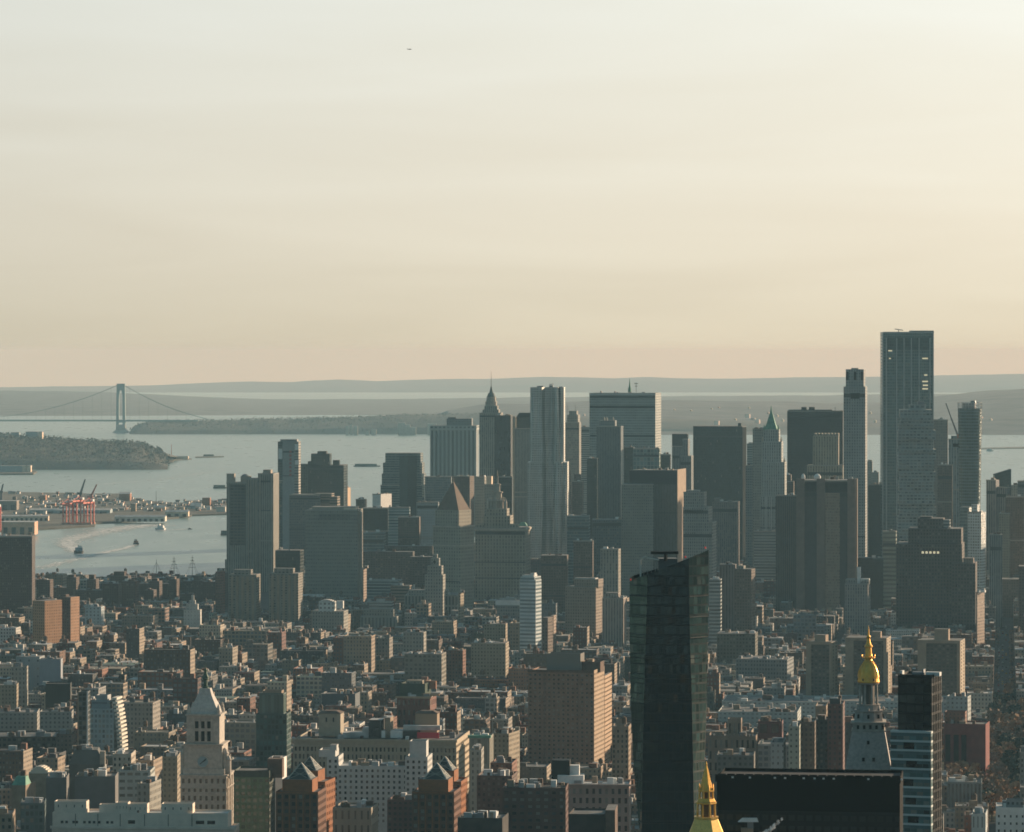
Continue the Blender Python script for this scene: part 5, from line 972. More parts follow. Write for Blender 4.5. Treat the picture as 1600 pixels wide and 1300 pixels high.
pj = [(57, 78, 906, 4900, None), (56, 72, 935, 4700, None), (104, 119, 902, 5000, 'h'), (78, 104, 918, 5050, None), (118, 160, 922, 4900, None), (136, 150, 905, 5100, 't'), (160, 192, 910, 5150, None), (172, 200, 900, 5050, 't'), (160, 185, 912, 4700, None), (190, 212, 908, 4650, None), (212, 262, 912, 5150, None), (234, 249, 908, 5050, 'h'), (225, 240, 922, 4900, None), (262, 300, 908, 5200, None), (264, 276, 905, 5100, 'h'), (300, 316, 907, 5000, 't'), (316, 338, 909, 4950, None), (336, 352, 895, 4850, 't'), (281, 300, 928, 4800, None)]
for i, (x0, x1, y, D, h) in enumerate(pj):
    b = simple('housing_block', 'dark brown brick housing block by the river, left of the tan ribbed tower', 'building', D, x0, x1, y, m=PRJ, vb=940, dep=18, group='dark brick housing blocks by the river')
    if h: b.t(x0+(x1-x0)*.2, x0+(x1-x0)*.8, y-(7 if h == 't' else 4), y+1, f=4, dep=9, m=PRJ, part='bulkhead')
    else: b.t(x0+(x1-x0)*.4, x0+(x1-x0)*.6, y-2.5, y+1, f=4, dep=8, m=PRJ, part='bulkhead')
simple('brick_tower', 'rust brown tower with lit right side just left of the tan ribbed tower', 'building', 4800, 337, 344, 893, 352, m=M_RED, vb=960)
b = simple('stepped_tower', 'small white stepped building with a pointed centre left of the tan ribbed tower', 'building', 4300, 287, 313, 953, 315, m=fac('white_plain', (.60, .55, .50), (.2, .19, .18), bay=3.4, fl=4, wf=.2, hf=.3), vb=975); b.t(291, 309, 944, 954, f=3, dep=10); b.t(296, 305, 938, 945, f=5, dep=6); b.t(299, 303, 930, 939, f=6, dep=3)
b = simple('white_block', 'white modern block in the shade among dark housing at left', 'building', 4300, 133, 158, 948, m=fac('cool_white', (.5, .53, .53), (.16, .18, .18), bay=4, fl=3.6, wf=.4, hf=.5), vb=965); b.t(138, 150, 945, 949, f=4, dep=8, part='bulkhead')
for x0, x1, y, lb in [(357, 400, 898, 'left of the two balconied towers at the foot of the tan ribbed tower'), (420, 466, 896, 'right of the two balconied towers at the foot of the tan ribbed tower')]:
    b = simple('balconied_tower', lb, 'building', 4500, x0, x1, y, m=fac('mottled_tan', (.27, .235, .20), (.035, .04, .04), bay=4.3, fl=2.9, wf=.5, hf=.5, blind=.25, vary=1.4), vb=975, short=None, group='pair of balconied tan towers'); b.t(x0+8, x1-8, y-8, y+1, f=5, dep=12, part='bulkhead')
    for i in range(5):
        x = x0+4+i*(x1-x0-8)/4.3; v = b.U(x, 0); b.add('balcony_stack', TANB, lambda q: (q.box(v, v+2.6, -1.3, 0, b.Z(y, 10, 0)-58, b.Z(y, 10, 0)-2)))
simple('dark_block', 'dark glass block with glowing orange right edge between two tan towers', 'building', 4950, 430, 469, 860, 475, m=M_DKG, vb=890)
simple('tan_edge_block', 'orange lit slab edge right of the broad tan concrete tower', 'building', 4700, 566, 568, 887, 573, m=M_PINK, vb=925)
for x0, x1, y, D, lb in [(567, 645, 862, 5150, 'long dark brick housing slab right of the broad tan concrete tower'), (598, 676, 853, 5200, 'upper long dark housing slab just left of the pyramid roofed courthouse'), (640, 690, 870, 5050, 'dark housing slab wing at the courthouse foot')]: simple('housing_slab', lb, 'building', D, x0, x1, y, m=fac('slab_brick', (.12, .10, .09), (.04, .05, .05), bay=3.2, fl=2.9, wf=.6, hf=.5), vb=905, dep=16)
b = simple('arched_block', 'white arched attic block lit by sun at the foot of the broad tan concrete tower', 'building', 4400, 488, 537, 955, 544, m=M_STN, vb=985); b.t(498, 522, 940, 956, f=-.5, dep=14, m=fac('white_attic', (.62, .62, .60), (.08, .09, .09), bay=4.5, fl=4.5, wf=.5, hf=.5)); u0, u1 = b.U(498, 0), b.U(522, 0); b.add('arched_roof', ROOFL, lambda q: [q.frus((u0+(u1-u0)*i/8, u0+(u1-u0)*(i+1)/8, 0, 13), (u0+(u1-u0)*i/8, u0+(u1-u0)*(i+1)/8, 0, 13), b.Z(940.5, 10, 0), b.Z(940.5, 10, 0)+2.4*math.sin(math.pi*(i+.5)/8)+.1) for i in range(8)]); b.box(526, 536, 939, 949, f=2, m=WHITE, name='roof_house')
b = simple('round_hall', 'curved classical courthouse hall with columns before the housing slabs', 'building', 4500, 563, 620, 963, m=fac('columned', (.34, .33, .30), (.05, .06, .06), bay=4, fl=14, wf=.5, hf=.8, blind=0), vb=985, short='the curved columned hall'); b.t(568, 615, 952, 964, f=3, dep=20, m=M_STN); b.t(577, 612, 940, 953, f=5, dep=16, m=M_BAND); b.t(588, 600, 936, 941, f=7, dep=8, part='bulkhead', m=ROOFL)
b = simple('civic_annex', 'long columned grey annex with low attic left of the pyramid roofed courthouse', 'building', 4600, 632, 714, 930, 720, m=fac('colonnade', (.31, .28, .24), (.05, .05, .05), bay=3.8, fl=12, wf=.5, hf=.8, blind=0), vb=945, short='the columned annex'); b.t(638, 700, 922, 931, f=4, dep=20, m=M_STN)
b = simple('stone_tower', 'small tan stepped tower with a round window before the pyramid roofed courthouse', 'building', 4550, 664, 692, 898, 696, m=M_STN, vb=925); b.t(668, 690, 884, 899, f=2, dep=12); b.t(673, 686, 872, 885, f=4, dep=8); b.t(676, 683, 866, 873, f=5, dep=5); b.add('round_window', BLACK, lambda q: q.tube((b.U(679, 4), 4.01, b.Z(878, 8, 4)), (b.U(679, 4), 3.7, b.Z(878, 8, 4)), 1.5, 12))
simple('grey_hall', 'low grey hall with banded windows behind the curved columned hall', 'building', 4800, 572, 622, 907, m=M_BAND, vb=925); simple('grey_hall', 'second low grey hall, more to the right behind the curved columned hall', 'building', 4750, 610, 640, 915, m=M_BANDB, vb=930)
simple('sunlit_pylon', 'thin pylon like building with a bright sunlit edge right of the columned annex', 'building', 4450, 716, 719, 925, 725, m=M_TAN, vb=975)
b = simple('white_hall', 'white curved roofed block right of the pyramid roofed courthouse', 'building', 4300, 774, 812, 946, m=M_GRY, vb=955); b.t(774, 812, 938, 947, f=2, dep=20, m=WHITE); b.t(780, 805, 935, 939, f=5, dep=10, m=ROOFL, part='bulkhead')

# three brick slabs of the village
for x0, x1, s_, y, lb, pent in [(1260, 1299, 1308, 1003, 'left of the three tan edged brick slabs above the white low building', (1273, 1290, 992)), (1321, 1385, 1391, 997, 'middle tan edged brick slab, behind the gold domed clock tower', (1362, 1376, 987)), (1434, 1500, 1507, 1001, 'right tan edged brick slab with a framed dark centre', (1460, 1482, 983))]:
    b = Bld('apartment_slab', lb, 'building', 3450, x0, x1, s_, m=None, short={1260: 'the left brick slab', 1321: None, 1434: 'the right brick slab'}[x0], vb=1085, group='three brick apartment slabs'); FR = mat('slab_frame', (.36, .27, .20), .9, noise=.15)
    b.t(x0, x1, y, m=fac('recessed_brick', (.13, .105, .085), (.06, .065, .06), bay=3.4, fl=2.9, wf=.6, hf=.5, blind=.2)); L_ = b.u1; zt = b.Z(y, L_/2, 0)
    for ua, ub in ((0, L_*.2), (L_*.93, L_)): b.add('pier', FR, lambda q: q.box(ua, ub, -1.2, 0, 0, zt+.4))
    b.add('roof_beam', FR, lambda q: q.box(L_*.2, L_*.93, -1.2, 0, zt-2.2, zt+.4)); b.t(pent[0], pent[1], pent[2], y+1, f=5, dep=9, m=FR, part='bulkhead')
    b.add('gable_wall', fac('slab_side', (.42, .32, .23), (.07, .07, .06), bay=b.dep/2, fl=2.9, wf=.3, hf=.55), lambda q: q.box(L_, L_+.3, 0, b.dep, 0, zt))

# ---------------------------------------------------------------- the near towers
def cyl(name, b, m, u, f, prof, n=12, parent=None, rot=0): return b.add(name, m, lambda q: q.lathe(u, f, prof, n, rot=rot), parent)
LIME = mat('weathered_limestone', (.46, .41, .355), .85, noise=.22, nscale=.5); LIMED = mat('grey_marble', (.43, .385, .35), .8, noise=.2, nscale=.5)

# gold domed clock tower (dome, lantern and pyramid roof are what shows)
b = Bld('clock_tower', 'pale stone tower with pyramid roof, colonnade and gleaming gold dome, lower right', 'tower', 1520, 1320, 1395, m=LIMED, short='the gold domed clock tower', vb=1212, phi=.095, dep=18)
uc = b.U(1357, 9); hw = 8.8; Zc = lambda y: b.Z(y, uc, 9)
b.add('wall', fac('tower_marble', (.34, .32, .29), bay=3, fl=4, wf=.4, hf=.5), lambda q: q.box(uc-9.6, uc+9.6, -.6, 18.6, 0, Zc(1212), top=False)); b.add('cornice', LIMED, lambda q: q.box(uc-10.2, uc+10.2, -1.2, 19.2, Zc(1212)-1, Zc(1212)+.2))
pl, ph_ = (uc-9.1, uc+9.1, -.1, 18.1), (uc-6.1, uc+6.1, 2.9, 15.1)
b.add('pyramid_roof', mat('marble_roof', (.46, .405, .37), .8, noise=.22, nscale=.9), lambda q: q.frus(pl, ph_, Zc(1212), Zc(1141)))
for x, y in ((1356.5, 1157), (1349, 1183), (1365, 1183)):
    zz = Zc(y); t = (zz-Zc(1212))/(Zc(1141)-Zc(1212)); ff = -.1+3.0*t; v = b.U(x, ff)
    d = b.add('dormer', LIMED, lambda q: q.frus((v-.9, v+.9, ff-.35, ff+.8), (v-.7, v+.7, ff-.1, ff+.8), zz-1, zz+1.1)); b.add('dormer_opening', BLACK, lambda q: q.box(v-.5, v+.5, ff-.42, ff-.36, zz-.8, zz+.6), d)
b.add('belfry_base', LIME, lambda q: (q.box(uc-6.3, uc+6.3, 2.7, 15.3, Zc(1141), Zc(1139)), q.box(uc-5.9, uc+5.9, 3.1, 14.9, Zc(1139), Zc(1128)), q.box(uc-6.6, uc+6.6, 2.4, 15.6, Zc(1128), Zc(1126))))
b.add('belfry_openings', BLACK, lambda q: [q.box(uc-4.3+i*2.3, uc-3.4+i*2.3, 2.95, 3.05, Zc(1137), Zc(1131)) for i in range(5)])
b.add('upper_tier', LIMED, lambda q: (q.lathe(uc, 9, [(5.8, Zc(1126)), (5.4, Zc(1112)), (5.9, Zc(1111)), (5.9, Zc(1109))], 8, rot=math.pi/8), q.lathe(uc, 9, [(4.7, Zc(1109)), (4.4, Zc(1101)), (4.9, Zc(1100))], 8, rot=math.pi/8)))
for i in range(8):
    a = i*math.pi/4; b.add('urn', LIMED, lambda q: q.lathe(uc+5.6*math.cos(a), 9+5.6*math.sin(a), [(.4, Zc(1109)), (.55, Zc(1106)), (.1, Zc(1103))], 6)); b.add('tier_window', BLACK, lambda q: q.box(uc+5.35*math.cos(a)-.4, uc+5.35*math.cos(a)+.4, 9+5.35*math.sin(a)-.4, 9+5.35*math.sin(a)+.4, Zc(1121), Zc(1115)))
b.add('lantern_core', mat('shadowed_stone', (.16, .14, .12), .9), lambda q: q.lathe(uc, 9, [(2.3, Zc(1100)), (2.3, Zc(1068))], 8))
for i in range(8):
    a = i*math.pi/4+math.pi/8; b.add('column', LIME, lambda q: q.tube((uc+3.45*math.cos(a), 9+3.45*math.sin(a), Zc(1100)), (uc+3.3*math.cos(a), 9+3.3*math.sin(a), Zc(1069)), .42, 8, .36))
cyl('entablature', b, LIME, uc, 9, [(3.7, Zc(1069)), (3.9, Zc(1068)), (4.1, Zc(1066.5))], 16)
dm = cyl('gold_dome', b, GOLD, uc, 9, [(4.0, Zc(1066.5)), (4.15, Zc(1065)), (4.0, Zc(1060)), (4.0, Zc(1057)), (3.7, Zc(1050)), (3.1, Zc(1043)), (2.2, Zc(1037)), (1.45, Zc(1032)), (1.25, Zc(1029))], 24)
for i in range(12):
    a = i*math.pi/6; pts = [(4.08, 1057), (3.8, 1050), (3.2, 1043), (2.3, 1037), (1.5, 1032)]; b.add('rib', GOLD, lambda q: [q.tube((uc+p[0]*math.cos(a), 9+p[0]*math.sin(a), Zc(p[1])), (uc+r_[0]*math.cos(a), 9+r_[0]*math.sin(a), Zc(r_[1])), .14, 4) for p, r_ in zip(pts, pts[1:])], dm)
    if i % 2 == 0: b.add('dome_window', BLACK, lambda q: q.lathe(uc+3.95*math.cos(a), 9+3.95*math.sin(a), [(.32, Zc(1063)), (.32, Zc(1059.5))], 8), dm)
cyl('gallery', b, GOLD, uc, 9, [(1.9, Zc(1029)), (2.5, Zc(1028)), (2.5, Zc(1026.5)), (1.3, Zc(1026.4)), (1.1, Zc(1012)), (1.5, Zc(1011)), (1.5, Zc(1009)), (.9, Zc(1006)), (.55, Zc(998)), (.8, Zc(995)), (.35, Zc(992)), (.22, Zc(985)), (.03, Zc(977))], 12)
for i in range(6): b.add('gallery_baluster', GOLD, lambda q: q.lathe(uc+2.4*math.cos(i*1.05), 9+2.4*math.sin(i*1.05), [(.2, Zc(1026.5)), (.25, Zc(1024.5)), (.05, Zc(1022.5))], 6))

# gold pyramid
b = Bld('gold_pyramid', 'gilded octagonal pyramid and pointed open lantern shining at the bottom edge', 'spire', 1280, 1070, 1137, m=LIME, short='the gilded pyramid spire', vb=1300, phi=.05, dep=14)
uc = b.U(1103.5, 7); Zc = lambda y: b.Z(y, uc, 7); r8 = math.pi/8
b.add('wall', fac('gilded_base', (.34, .32, .29), bay=3, fl=4, wf=.4, hf=.5), lambda q: q.lathe(uc, 7, [(13, 0), (13, Zc(1420))], 8, rot=r8))
b.add('pyramid_roof', mat('gold_tiles', (.95, .58, .17), .45, metal=.7, noise=.14, nscale=1.5), lambda q: q.lathe(uc, 7, [(13.4, Zc(1420)), (5.7, Zc(1300)), (3.9, Zc(1279)), (4.1, Zc(1278)), (4.1, Zc(1275.5))], 8, rot=r8))
for z0, z1, r in ((1276, 1254, 3.0), (1247, 1235, 2.3)):
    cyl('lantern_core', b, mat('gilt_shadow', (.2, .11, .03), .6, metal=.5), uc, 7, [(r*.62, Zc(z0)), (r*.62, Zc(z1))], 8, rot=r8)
    for i in range(8): a = i*math.pi/4+r8; b.add('lantern_post', GOLD, lambda q: q.tube((uc+r*math.cos(a), 7+r*math.sin(a), Zc(z0)), (uc+r*.95*math.cos(a), 7+r*.95*math.sin(a), Zc(z1)), .36, 6, .3))
    cyl('lantern_cornice', b, GOLD, uc, 7, [(r*1.02, Zc(z1+2)), (r*1.16, Zc(z1+1)), (r*1.14, Zc(z1-1.2)), (r*.85, Zc(z1-2))], 8, rot=r8)
cyl('tier_roof', b, GOLD, uc, 7, [(3.1, Zc(1252)), (2.5, Zc(1247))], 8, rot=r8)
for i in range(8): a = i*math.pi/4+r8; b.add('crocket', GOLD, lambda q: q.lathe(uc+2.35*math.cos(a), 7+2.35*math.sin(a), [(.3, Zc(1235)), (.2, Zc(1229)), (.02, Zc(1224))], 6))
cyl('spire', b, GOLD, uc, 7, [(2.25, Zc(1233)), (1.5, Zc(1220)), (.75, Zc(1204)), (.3, Zc(1196)), (.4, Zc(1194.5)), (.05, Zc(1189))], 8, rot=r8)

# broad black roofed slab in front
b = Bld('black_office_slab', 'wide low black office slab filling the bottom right, with small lights along its roof edge', 'building', 1340, 1120, 1406, 1411, m=None, short='the wide black slab', vb=1300, dep=30)
BK = fac('bronze_black', (.008, .007, .007), (.004, .005, .005), bay=2.9, fl=3.9, wf=.7, hf=.55, blind=0, gr=.3); BKP = mat('soot_panel', (.006, .006, .006), .8, spec=.05)
b.t(1120, 1406, 1216, m=BKP, rm=ROOFD); b.add('window_floor', BK, lambda q: q.box(0, b.u1, -.2, 0, b.Z(1300, 30, 0), b.Z(1268, 30, 0))); b.add('coping', BKP, lambda q: q.box(-.3, b.u1+.3, -.6, -.21, b.Z(1222, 30, 0), b.Z(1212, 30, 0)))
b.add('roof_rail', BKP, lambda q: [q.box(u_, u_+2.6, -.1, .2, b.Z(1213, 30, 0), b.Z(1210.5, 30, 0)) for u_ in [3*i+.4 for i in range(20)]])
for x in (1145, 1172, 1211, 1227, 1256, 1273, 1287, 1303, 1357, 1409): b.add('roof_light', WHITE, lambda q: q.box(b.U(x, 0)-.35, b.U(x, 0)+.35, -.95, -.61, b.Z(1217, 30, 0), b.Z(1214.5, 30, 0)))
o = empty('roof_gantry', (Xat(1168, 1325), 1325, Zat(1302, 1325))); tag(o, 'white window cleaning gantry on a post before the wide black slab', 'gantry'); k = 1325/F
child('post', o, STEEL, lambda q: q.box(0, 9*k, -.8, .8, -8, 20*k)); child('arm', o, WHITE, lambda q: q.frus((-15*k, 17*k, -1, 1), (-8*k, 15*k, -.6, .6), 18*k, 24*k)); child('carriage', o, TANB, lambda q: q.box(-10*k, 8*k, -1.5, 1.5, -20, 8*k))

# black and white apartment tower
b = Bld('thin_tower', 'slender black glass tower with projecting white banded glass boxes at lower left', 'skyscraper', 1500, 1403, 1456, 1471, m=None, short='the slender black tower', vb=1300, dep=16)
BG = fac('onyx_glass', (.004, .005, .006), (.004, .008, .011), bay=3.2, fl=3.6, wf=.9, hf=.75, blind=.0, gr=.12, vary=.6); b.t(1403, 1456, 1054, m=BG, rm=ROOFD)
for i, (x0, x1, y) in enumerate(((1406, 1410, 1049), (1425, 1440, 1050.5), (1446, 1468, 1050), (1441, 1443, 1046))): b.add('roof_plant', STEEL if i % 2 else WHITE, lambda q: q.box(b.U(x0, 3), b.U(x1, 3), 3, 6, b.Z(1056, 10, 3), b.Z(y, 10, 3)))
b.add('fin', mat('onyx_fin', (.01, .011, .012), .4), lambda q: [q.box(b.u1+.01, b.u1+.2, b.dep*i/6, b.dep*i/6+.25, 0, b.Z(1054, 12, 0)) for i in range(1, 6)])
GBX = fac('pale_box_glass', (.11, .17, .17), (.07, .125, .125), bay=2.4, fl=9, wf=.9, hf=1, blind=.15, gr=.15, vary=1.7); SLW = mat('white_slab', (.55, .58, .56), .6)
ys = [1142+14.4*i for i in range(12)]
for i, y in enumerate(ys):
    xl = 1391 if y < 1205 else 1402; u0, u1 = b.U(xl, -3), b.U(1455, -3); zt, zb_ = b.Z(y, 5, -3), b.Z(y+14.4, 5, -3)
    bx = b.add('glass_storey', GBX, lambda q: q.box(u0+.15, u1-.1, -2.9, -.02, zb_, zt-.75, top=False)); b.add('floor_slab', SLW, lambda q: q.box(u0, u1, -3.1, -.02, zt-.75, zt, bottom=True), bx)
    if i % 2: b.add('dark_panel', BG, lambda q: q.box(u0+2+(i*3) % 5, u0+6+(i*3) % 5, -2.98, -2.91, zb_+.1, zt-.85), bx)

# dark slanted glass tower
b = Bld('slanted_tower', 'dark faceted glass tower with a slanted peak and rooftop rig, right of centre', 'skyscraper', 1620, 986, 1107, m=None, short='the dark slanted glass tower', vb=1300, phi=0, dep=30)
def PX(x, f): return b.U(x, f)
lev = [(1420, 1005, 1012, 1078, 1094), (1300, 999, 1002, 1085, 1099), (1200, 990, 1004, 1083, 1101), (1100, 985.5, 1006, 1081, 1104.5), (1000, 984, 1009, 1078, 1106), (905, 984, 1011.5, 1076.5, 1107.5)]
FA = [fac('olive_reflection', (.05, .06, .05), (.09, .125, .095), bay=1.9, fl=3.9, wf=.86, hf=.85, blind=.02, gr=.12, vary=.6, metal=.5, tilt=.08), fac('night_curtain', (.007, .013, .016), (.012, .03, .036), bay=1.5, fl=3.9, wf=.9, hf=.8, blind=.0, gr=.1, vary=.6, metal=.4, tilt=.07), fac('green_curtain', (.03, .045, .04), (.05, .10, .09), bay=2.2, fl=3.9, wf=.85, hf=.8, blind=.015, gr=.12, vary=.7, metal=.5, tilt=.09)]  # olive tint on the left facet paints the reflected buildings
def ring(l): return [(PX(l[1], 7), 7), (PX(l[2], 0), 0), (PX(l[3], 0), 0), (PX(l[4], 7.5), 7.5), (PX(l[4]-4, 26), 26), (PX(l[1]+6, 26), 26)]
zs = [0]+[b.Z(l[0], 15, 0) for l in lev]; rs = [ring(lev[0])]+[ring(l) for l in lev]; tops = [b.Z(906, 5, 7), b.Z(898, 8, 0), b.Z(872, 24, 0), b.Z(859, 30, 7), b.Z(866, 30, 26), b.Z(906, 5, 26)]
for k, (i, j) in enumerate([(0, 1), (1, 2), (2, 3), (3, 4), (4, 5), (5, 0)]):
    def side(q):
        for s_ in range(len(zs)):
            a, c = rs[s_][i], rs[s_][j]; up = rs[min(s_+1, len(rs)-1)]; a2, c2 = up[i], up[j]
            za = zs[s_]; ta, tcc = (zs[s_+1], zs[s_+1]) if s_+1 < len(zs) else (tops[i], tops[j]); L0 = math.dist(a, c)
            q.face([(*a, za), (*c, za), (*c2, tcc), (*a2, ta)], [(0, za-260), (L0, za-260), (L0, tcc-260), (0, ta-260)])
    b.add('glass_facet', FA[[0, 1, 2, 2, 1, 0][k]], side)
b.add('roof', ROOFD, lambda q: q.face([(*p, min(tops[0], t_-3)) for p, t_ in zip(rs[-1], tops)]))
MUL = mat('mullion', (.012, .016, .018), .5)
for k in range(26):
    zz = b.Z(900, 15, 0)-k*8.2
    if zz < 40: break
    def band(q):
        for s_ in range(len(zs)-1):
            if zs[s_] <= zz < zs[s_+1]:
                t = (zz-zs[s_])/(zs[s_+1]-zs[s_]); P_ = [((1-t)*a[0]+t*c[0], (1-t)*a[1]+t*c[1]) for a, c in zip(rs[s_], rs[s_+1])][:4]
                for p, r_ in zip(P_, P_[1:]): q.tube((p[0], p[1]-.05, zz), (r_[0], r_[1]-.05, zz), .22, 4)
    b.add('floor_band', MUL, band)
b.add('mechanical_house', mat('rig_grey', (.12, .13, .13), .7), lambda q: (q.box(PX(1029, 12), PX(1058, 12), 12, 22, b.Z(905, 20, 12), b.Z(873, 20, 12)),))
b.add('crane_arm', BLACK, lambda q: (q.box(PX(1017, 10), PX(1060, 10), 10, 12, b.Z(866, 20, 10), b.Z(861.5, 20, 10)), q.tube((PX(1040, 11), 11, b.Z(876, 20, 10)), (PX(1040, 11), 11, b.Z(864, 20, 10)), .7, 6)))
b.add('pipe_frame', mat('pipe_white', (.6, .58, .52), .5), lambda q: (q.tube((PX(1001, 8), 8, b.Z(905, 5, 8)), (PX(1001, 8), 8, b.Z(874, 5, 8)), .35, 6), q.tube((PX(1001, 8), 8, b.Z(874, 5, 8)), (PX(1010, 8), 8, b.Z(869, 5, 8)), .35, 6), q.tube((PX(1010, 8), 8, b.Z(872, 5, 8)), (PX(1030, 8), 8, b.Z(875, 5, 8)), .3, 6)))
b.add('parapet_rail', STEEL, lambda q: [q.tube((PX(x, 9), 9, b.Z(905, 5, 9)), (PX(x, 9), 9, b.Z(878, 5, 9)), .15, 4) for x in (1006, 1012, 1018, 1024)])
for x, y in ((985.5, 905), (1071, 869.5), (1102, 855)): cyl('beacon_light', b, mat('beacon_red', (.6, .04, .03), .4, emit=.25), PX(x, 5), 5, [(.3, b.Z(y+2, 5, 5)), (.35, b.Z(y, 5, 5)), (.1, b.Z(y-1, 5, 5))], 8)

# pale stone clock tower with the green lantern
b = Bld('stone_clock_tower', 'pale stone tower with blue clock face, pyramid top and green lantern, lower left', 'tower', 2280, 282, 354, 365, m=LIME, short='the pale stone clock tower', vb=1275, dep=27)
W1 = dict(bay=3.1, fl=4.8, wf=.42, hf=.55, rows=9, top=1.0, rec=.5, mats=[0, 0, 3])
b.t(282, 354, 1211, m=LIME, win=W1); b.t(286, 351, 1201, 1212, f=1, dep=25, m=LIME, win=dict(bay=2.9, fl=3.6, wf=.34, hf=.75, rows=1, top=.2, rec=.4))
b.t(288, 347, 1163, 1202, f=2, dep=22, m=LIME); b.t(291.5, 343, 1119, 1164, f=3, dep=19, m=LIME, win=dict(bays=7, fl=8.2, wf=.34, hf=.88, rows=0, top=3, rec=1))
for v_ in ((b.U(289.5, 2), b.U(345, 2), 2, 24, b.Z(1119, 12, 2), b.Z(1116, 12, 2)), (b.U(287, 1), b.U(349, 1), .9, 25, b.Z(1164.5, 12, 2), b.Z(1162.5, 12, 2)), (-.6, b.u1+.6, -.8, 27.6, b.Z(1213, 12, 0), b.Z(1210.5, 12, 0)), (-.4, b.u1+.4, -.5, 27.4, b.Z(1232, 12, 0), b.Z(1230.5, 12, 0))): b.add('cornice', LIME, lambda q: q.box(*v_))
for i, x in enumerate((307.5, 317, 326.5)):
    for y0, y1 in ((1127, 1138), (1142.5, 1158)): v = b.U(x, 3); b.add('tall_window', GLS[3], lambda q: q.box(v-.95, v+.95, 2.93, 3.0, b.Z(y1, 10, 3), b.Z(y0, 10, 3)))
for x in (302.7, 312.2, 321.7, 331.3): v = b.U(x, 3); b.add('pilaster', LIME, lambda q: q.box(v-.55, v+.55, 2.3, 2.92, b.Z(1160, 10, 3), b.Z(1122, 10, 3)))
uc = (b.U(291.5, 3)+b.U(343, 3))/2; fm = 12.5; Zc = lambda y: b.Z(y, uc, fm); hw = uc-b.U(291.5, 3)
pr = [(1116, hw*.93), (1105, hw*.80), (1095, hw*.60), (1085, hw*.42), (1075, hw*.31)]
b.add('pyramid_roof', mat('pale_roof_stone', (.50, .46, .42), .85, noise=.2, nscale=.6), lambda q: [q.frus((uc-r0, uc+r0, fm-r0, fm+r0), (uc-r1, uc+r1, fm-r1, fm+r1), Zc(y0), Zc(y1)) for (y0, r0), (y1, r1) in zip(pr, pr[1:])])
for sx_ in (-1, 1):
    for sy_ in (-1, 1): cyl('corner_urn', b, LIME, uc+sx_*hw*.9, fm+sy_*hw*.85, [(1.3, Zc(1116)), (1.3, Zc(1109)), (.9, Zc(1107)), (.9, Zc(1104)), (.1, Zc(1098))], 8)
cyl('green_lantern', b, mat('dark_bronze_green', (.05, .11, .07), .6, noise=.3), uc, fm, [(1.9, Zc(1076)), (1.9, Zc(1073)), (1.1, Zc(1072)), (1.1, Zc(1062)), (1.9, Zc(1061)), (1.9, Zc(1057)), (1.0, Zc(1053)), (.8, Zc(1049)), (1.1, Zc(1047.5)), (.3, Zc(1044)), (.05, Zc(1036))], 8)
v = b.U(317, 2); zc = b.Z(1190, v, 2); cf = b.add('clock_face', mat('clock_blue', (.20, .30, .34), .4), lambda q: q.tube((v, 1.99, zc), (v, 1.7, zc), 3.0, 24)); b.add('clock_rim', LIME, lambda q: [q.tube((v+3.3*math.cos(a), 1.75, zc+3.3*math.sin(a)), (v+3.3*math.cos(a+.27), 1.75, zc+3.3*math.sin(a+.27)), .35, 5) for a in [i*.2618 for i in range(24)]], cf)
b.add('clock_hand', BLACK, lambda q: q.tube((v-1.6, 1.6, zc-1.4), (v+1.9, 1.6, zc+1.7), .28, 4), cf); b.add('clock_hand', BLACK, lambda q: q.tube((v, 1.6, zc), (v+1.6, 1.6, zc+1.0), .35, 4), cf)
for i, (x, y0, y1, r) in enumerate([(351, 1208, 1170, 2.3), (356, 1216, 1180, 2.0), (286, 1210, 1172, 1.4)]): cyl('corner_pavilion', b, LIME, b.U(x, 6), 6, [(r, b.Z(y0, 20, 6)), (r, b.Z(y1+8, 20, 6)), (r*1.2, b.Z(y1+7, 20, 6)), (r*.7, b.Z(y1+2, 20, 6)), (.2, b.Z(y1-2, 20, 6))], 8)
b.add('buttress', LIME, lambda q: [q.box(b.u1, b.u1+.5, 2+i*6, 4+i*6, 0, b.Z(1216, 24, 0)) for i in range(4)]); b.finish(limit=70)
# its long base building at the bottom edge
b = Bld('long_white_building', 'long white building with a silvery roof and rooftop sheds along the bottom left edge', 'building', 2170, 81, 366, 374, m=None, short='the long white building', vb=1300, dep=22)
WB = mat('white_terracotta', (.72, .61, .51), .8, noise=.12)
b.t(81, 366, 1293, m=WB, rm=ROOFL, win=dict(bay=3.2, fl=4, wf=.42, hf=.6, rows=2, top=2)); b.t(82, 356, 1270, 1294, f=2, dep=18, m=WB, rm=ROOFL, win=dict(bays=46, fl=3.4, wf=.0001, hf=.5, rows=0))
b.add('cornice', WB, lambda q: q.box(-.8, b.u1+.8, -.9, 0, b.Z(1295, 40, 0), b.Z(1291, 40, 0)))
for x in [97, 104, 115, 120, 132, 140, 147, 155, 168, 175]: v = b.U(x, 2); b.add('window', GLS[0], lambda q: q.box(v-.7, v+.7, 1.9, 2, b.Z(1287, 40, 2), b.Z(1283, 40, 2)))
for x0, x1 in ((200, 211), (306, 319), (324, 336)): b.add('window', GLS[3], lambda q: q.box(b.U(x0, 2), b.U(x1, 2), 1.9, 2, b.Z(1287, 40, 2), b.Z(1281.5, 40, 2)))
for x in (118, 153, 188, 226, 263, 300): v = b.U(x, 2); b.add('drainpipe', DKROOF, lambda q: q.box(v-.15, v+.15, 1.7, 2, b.Z(1291, 40, 2), b.Z(1272, 40, 2)))
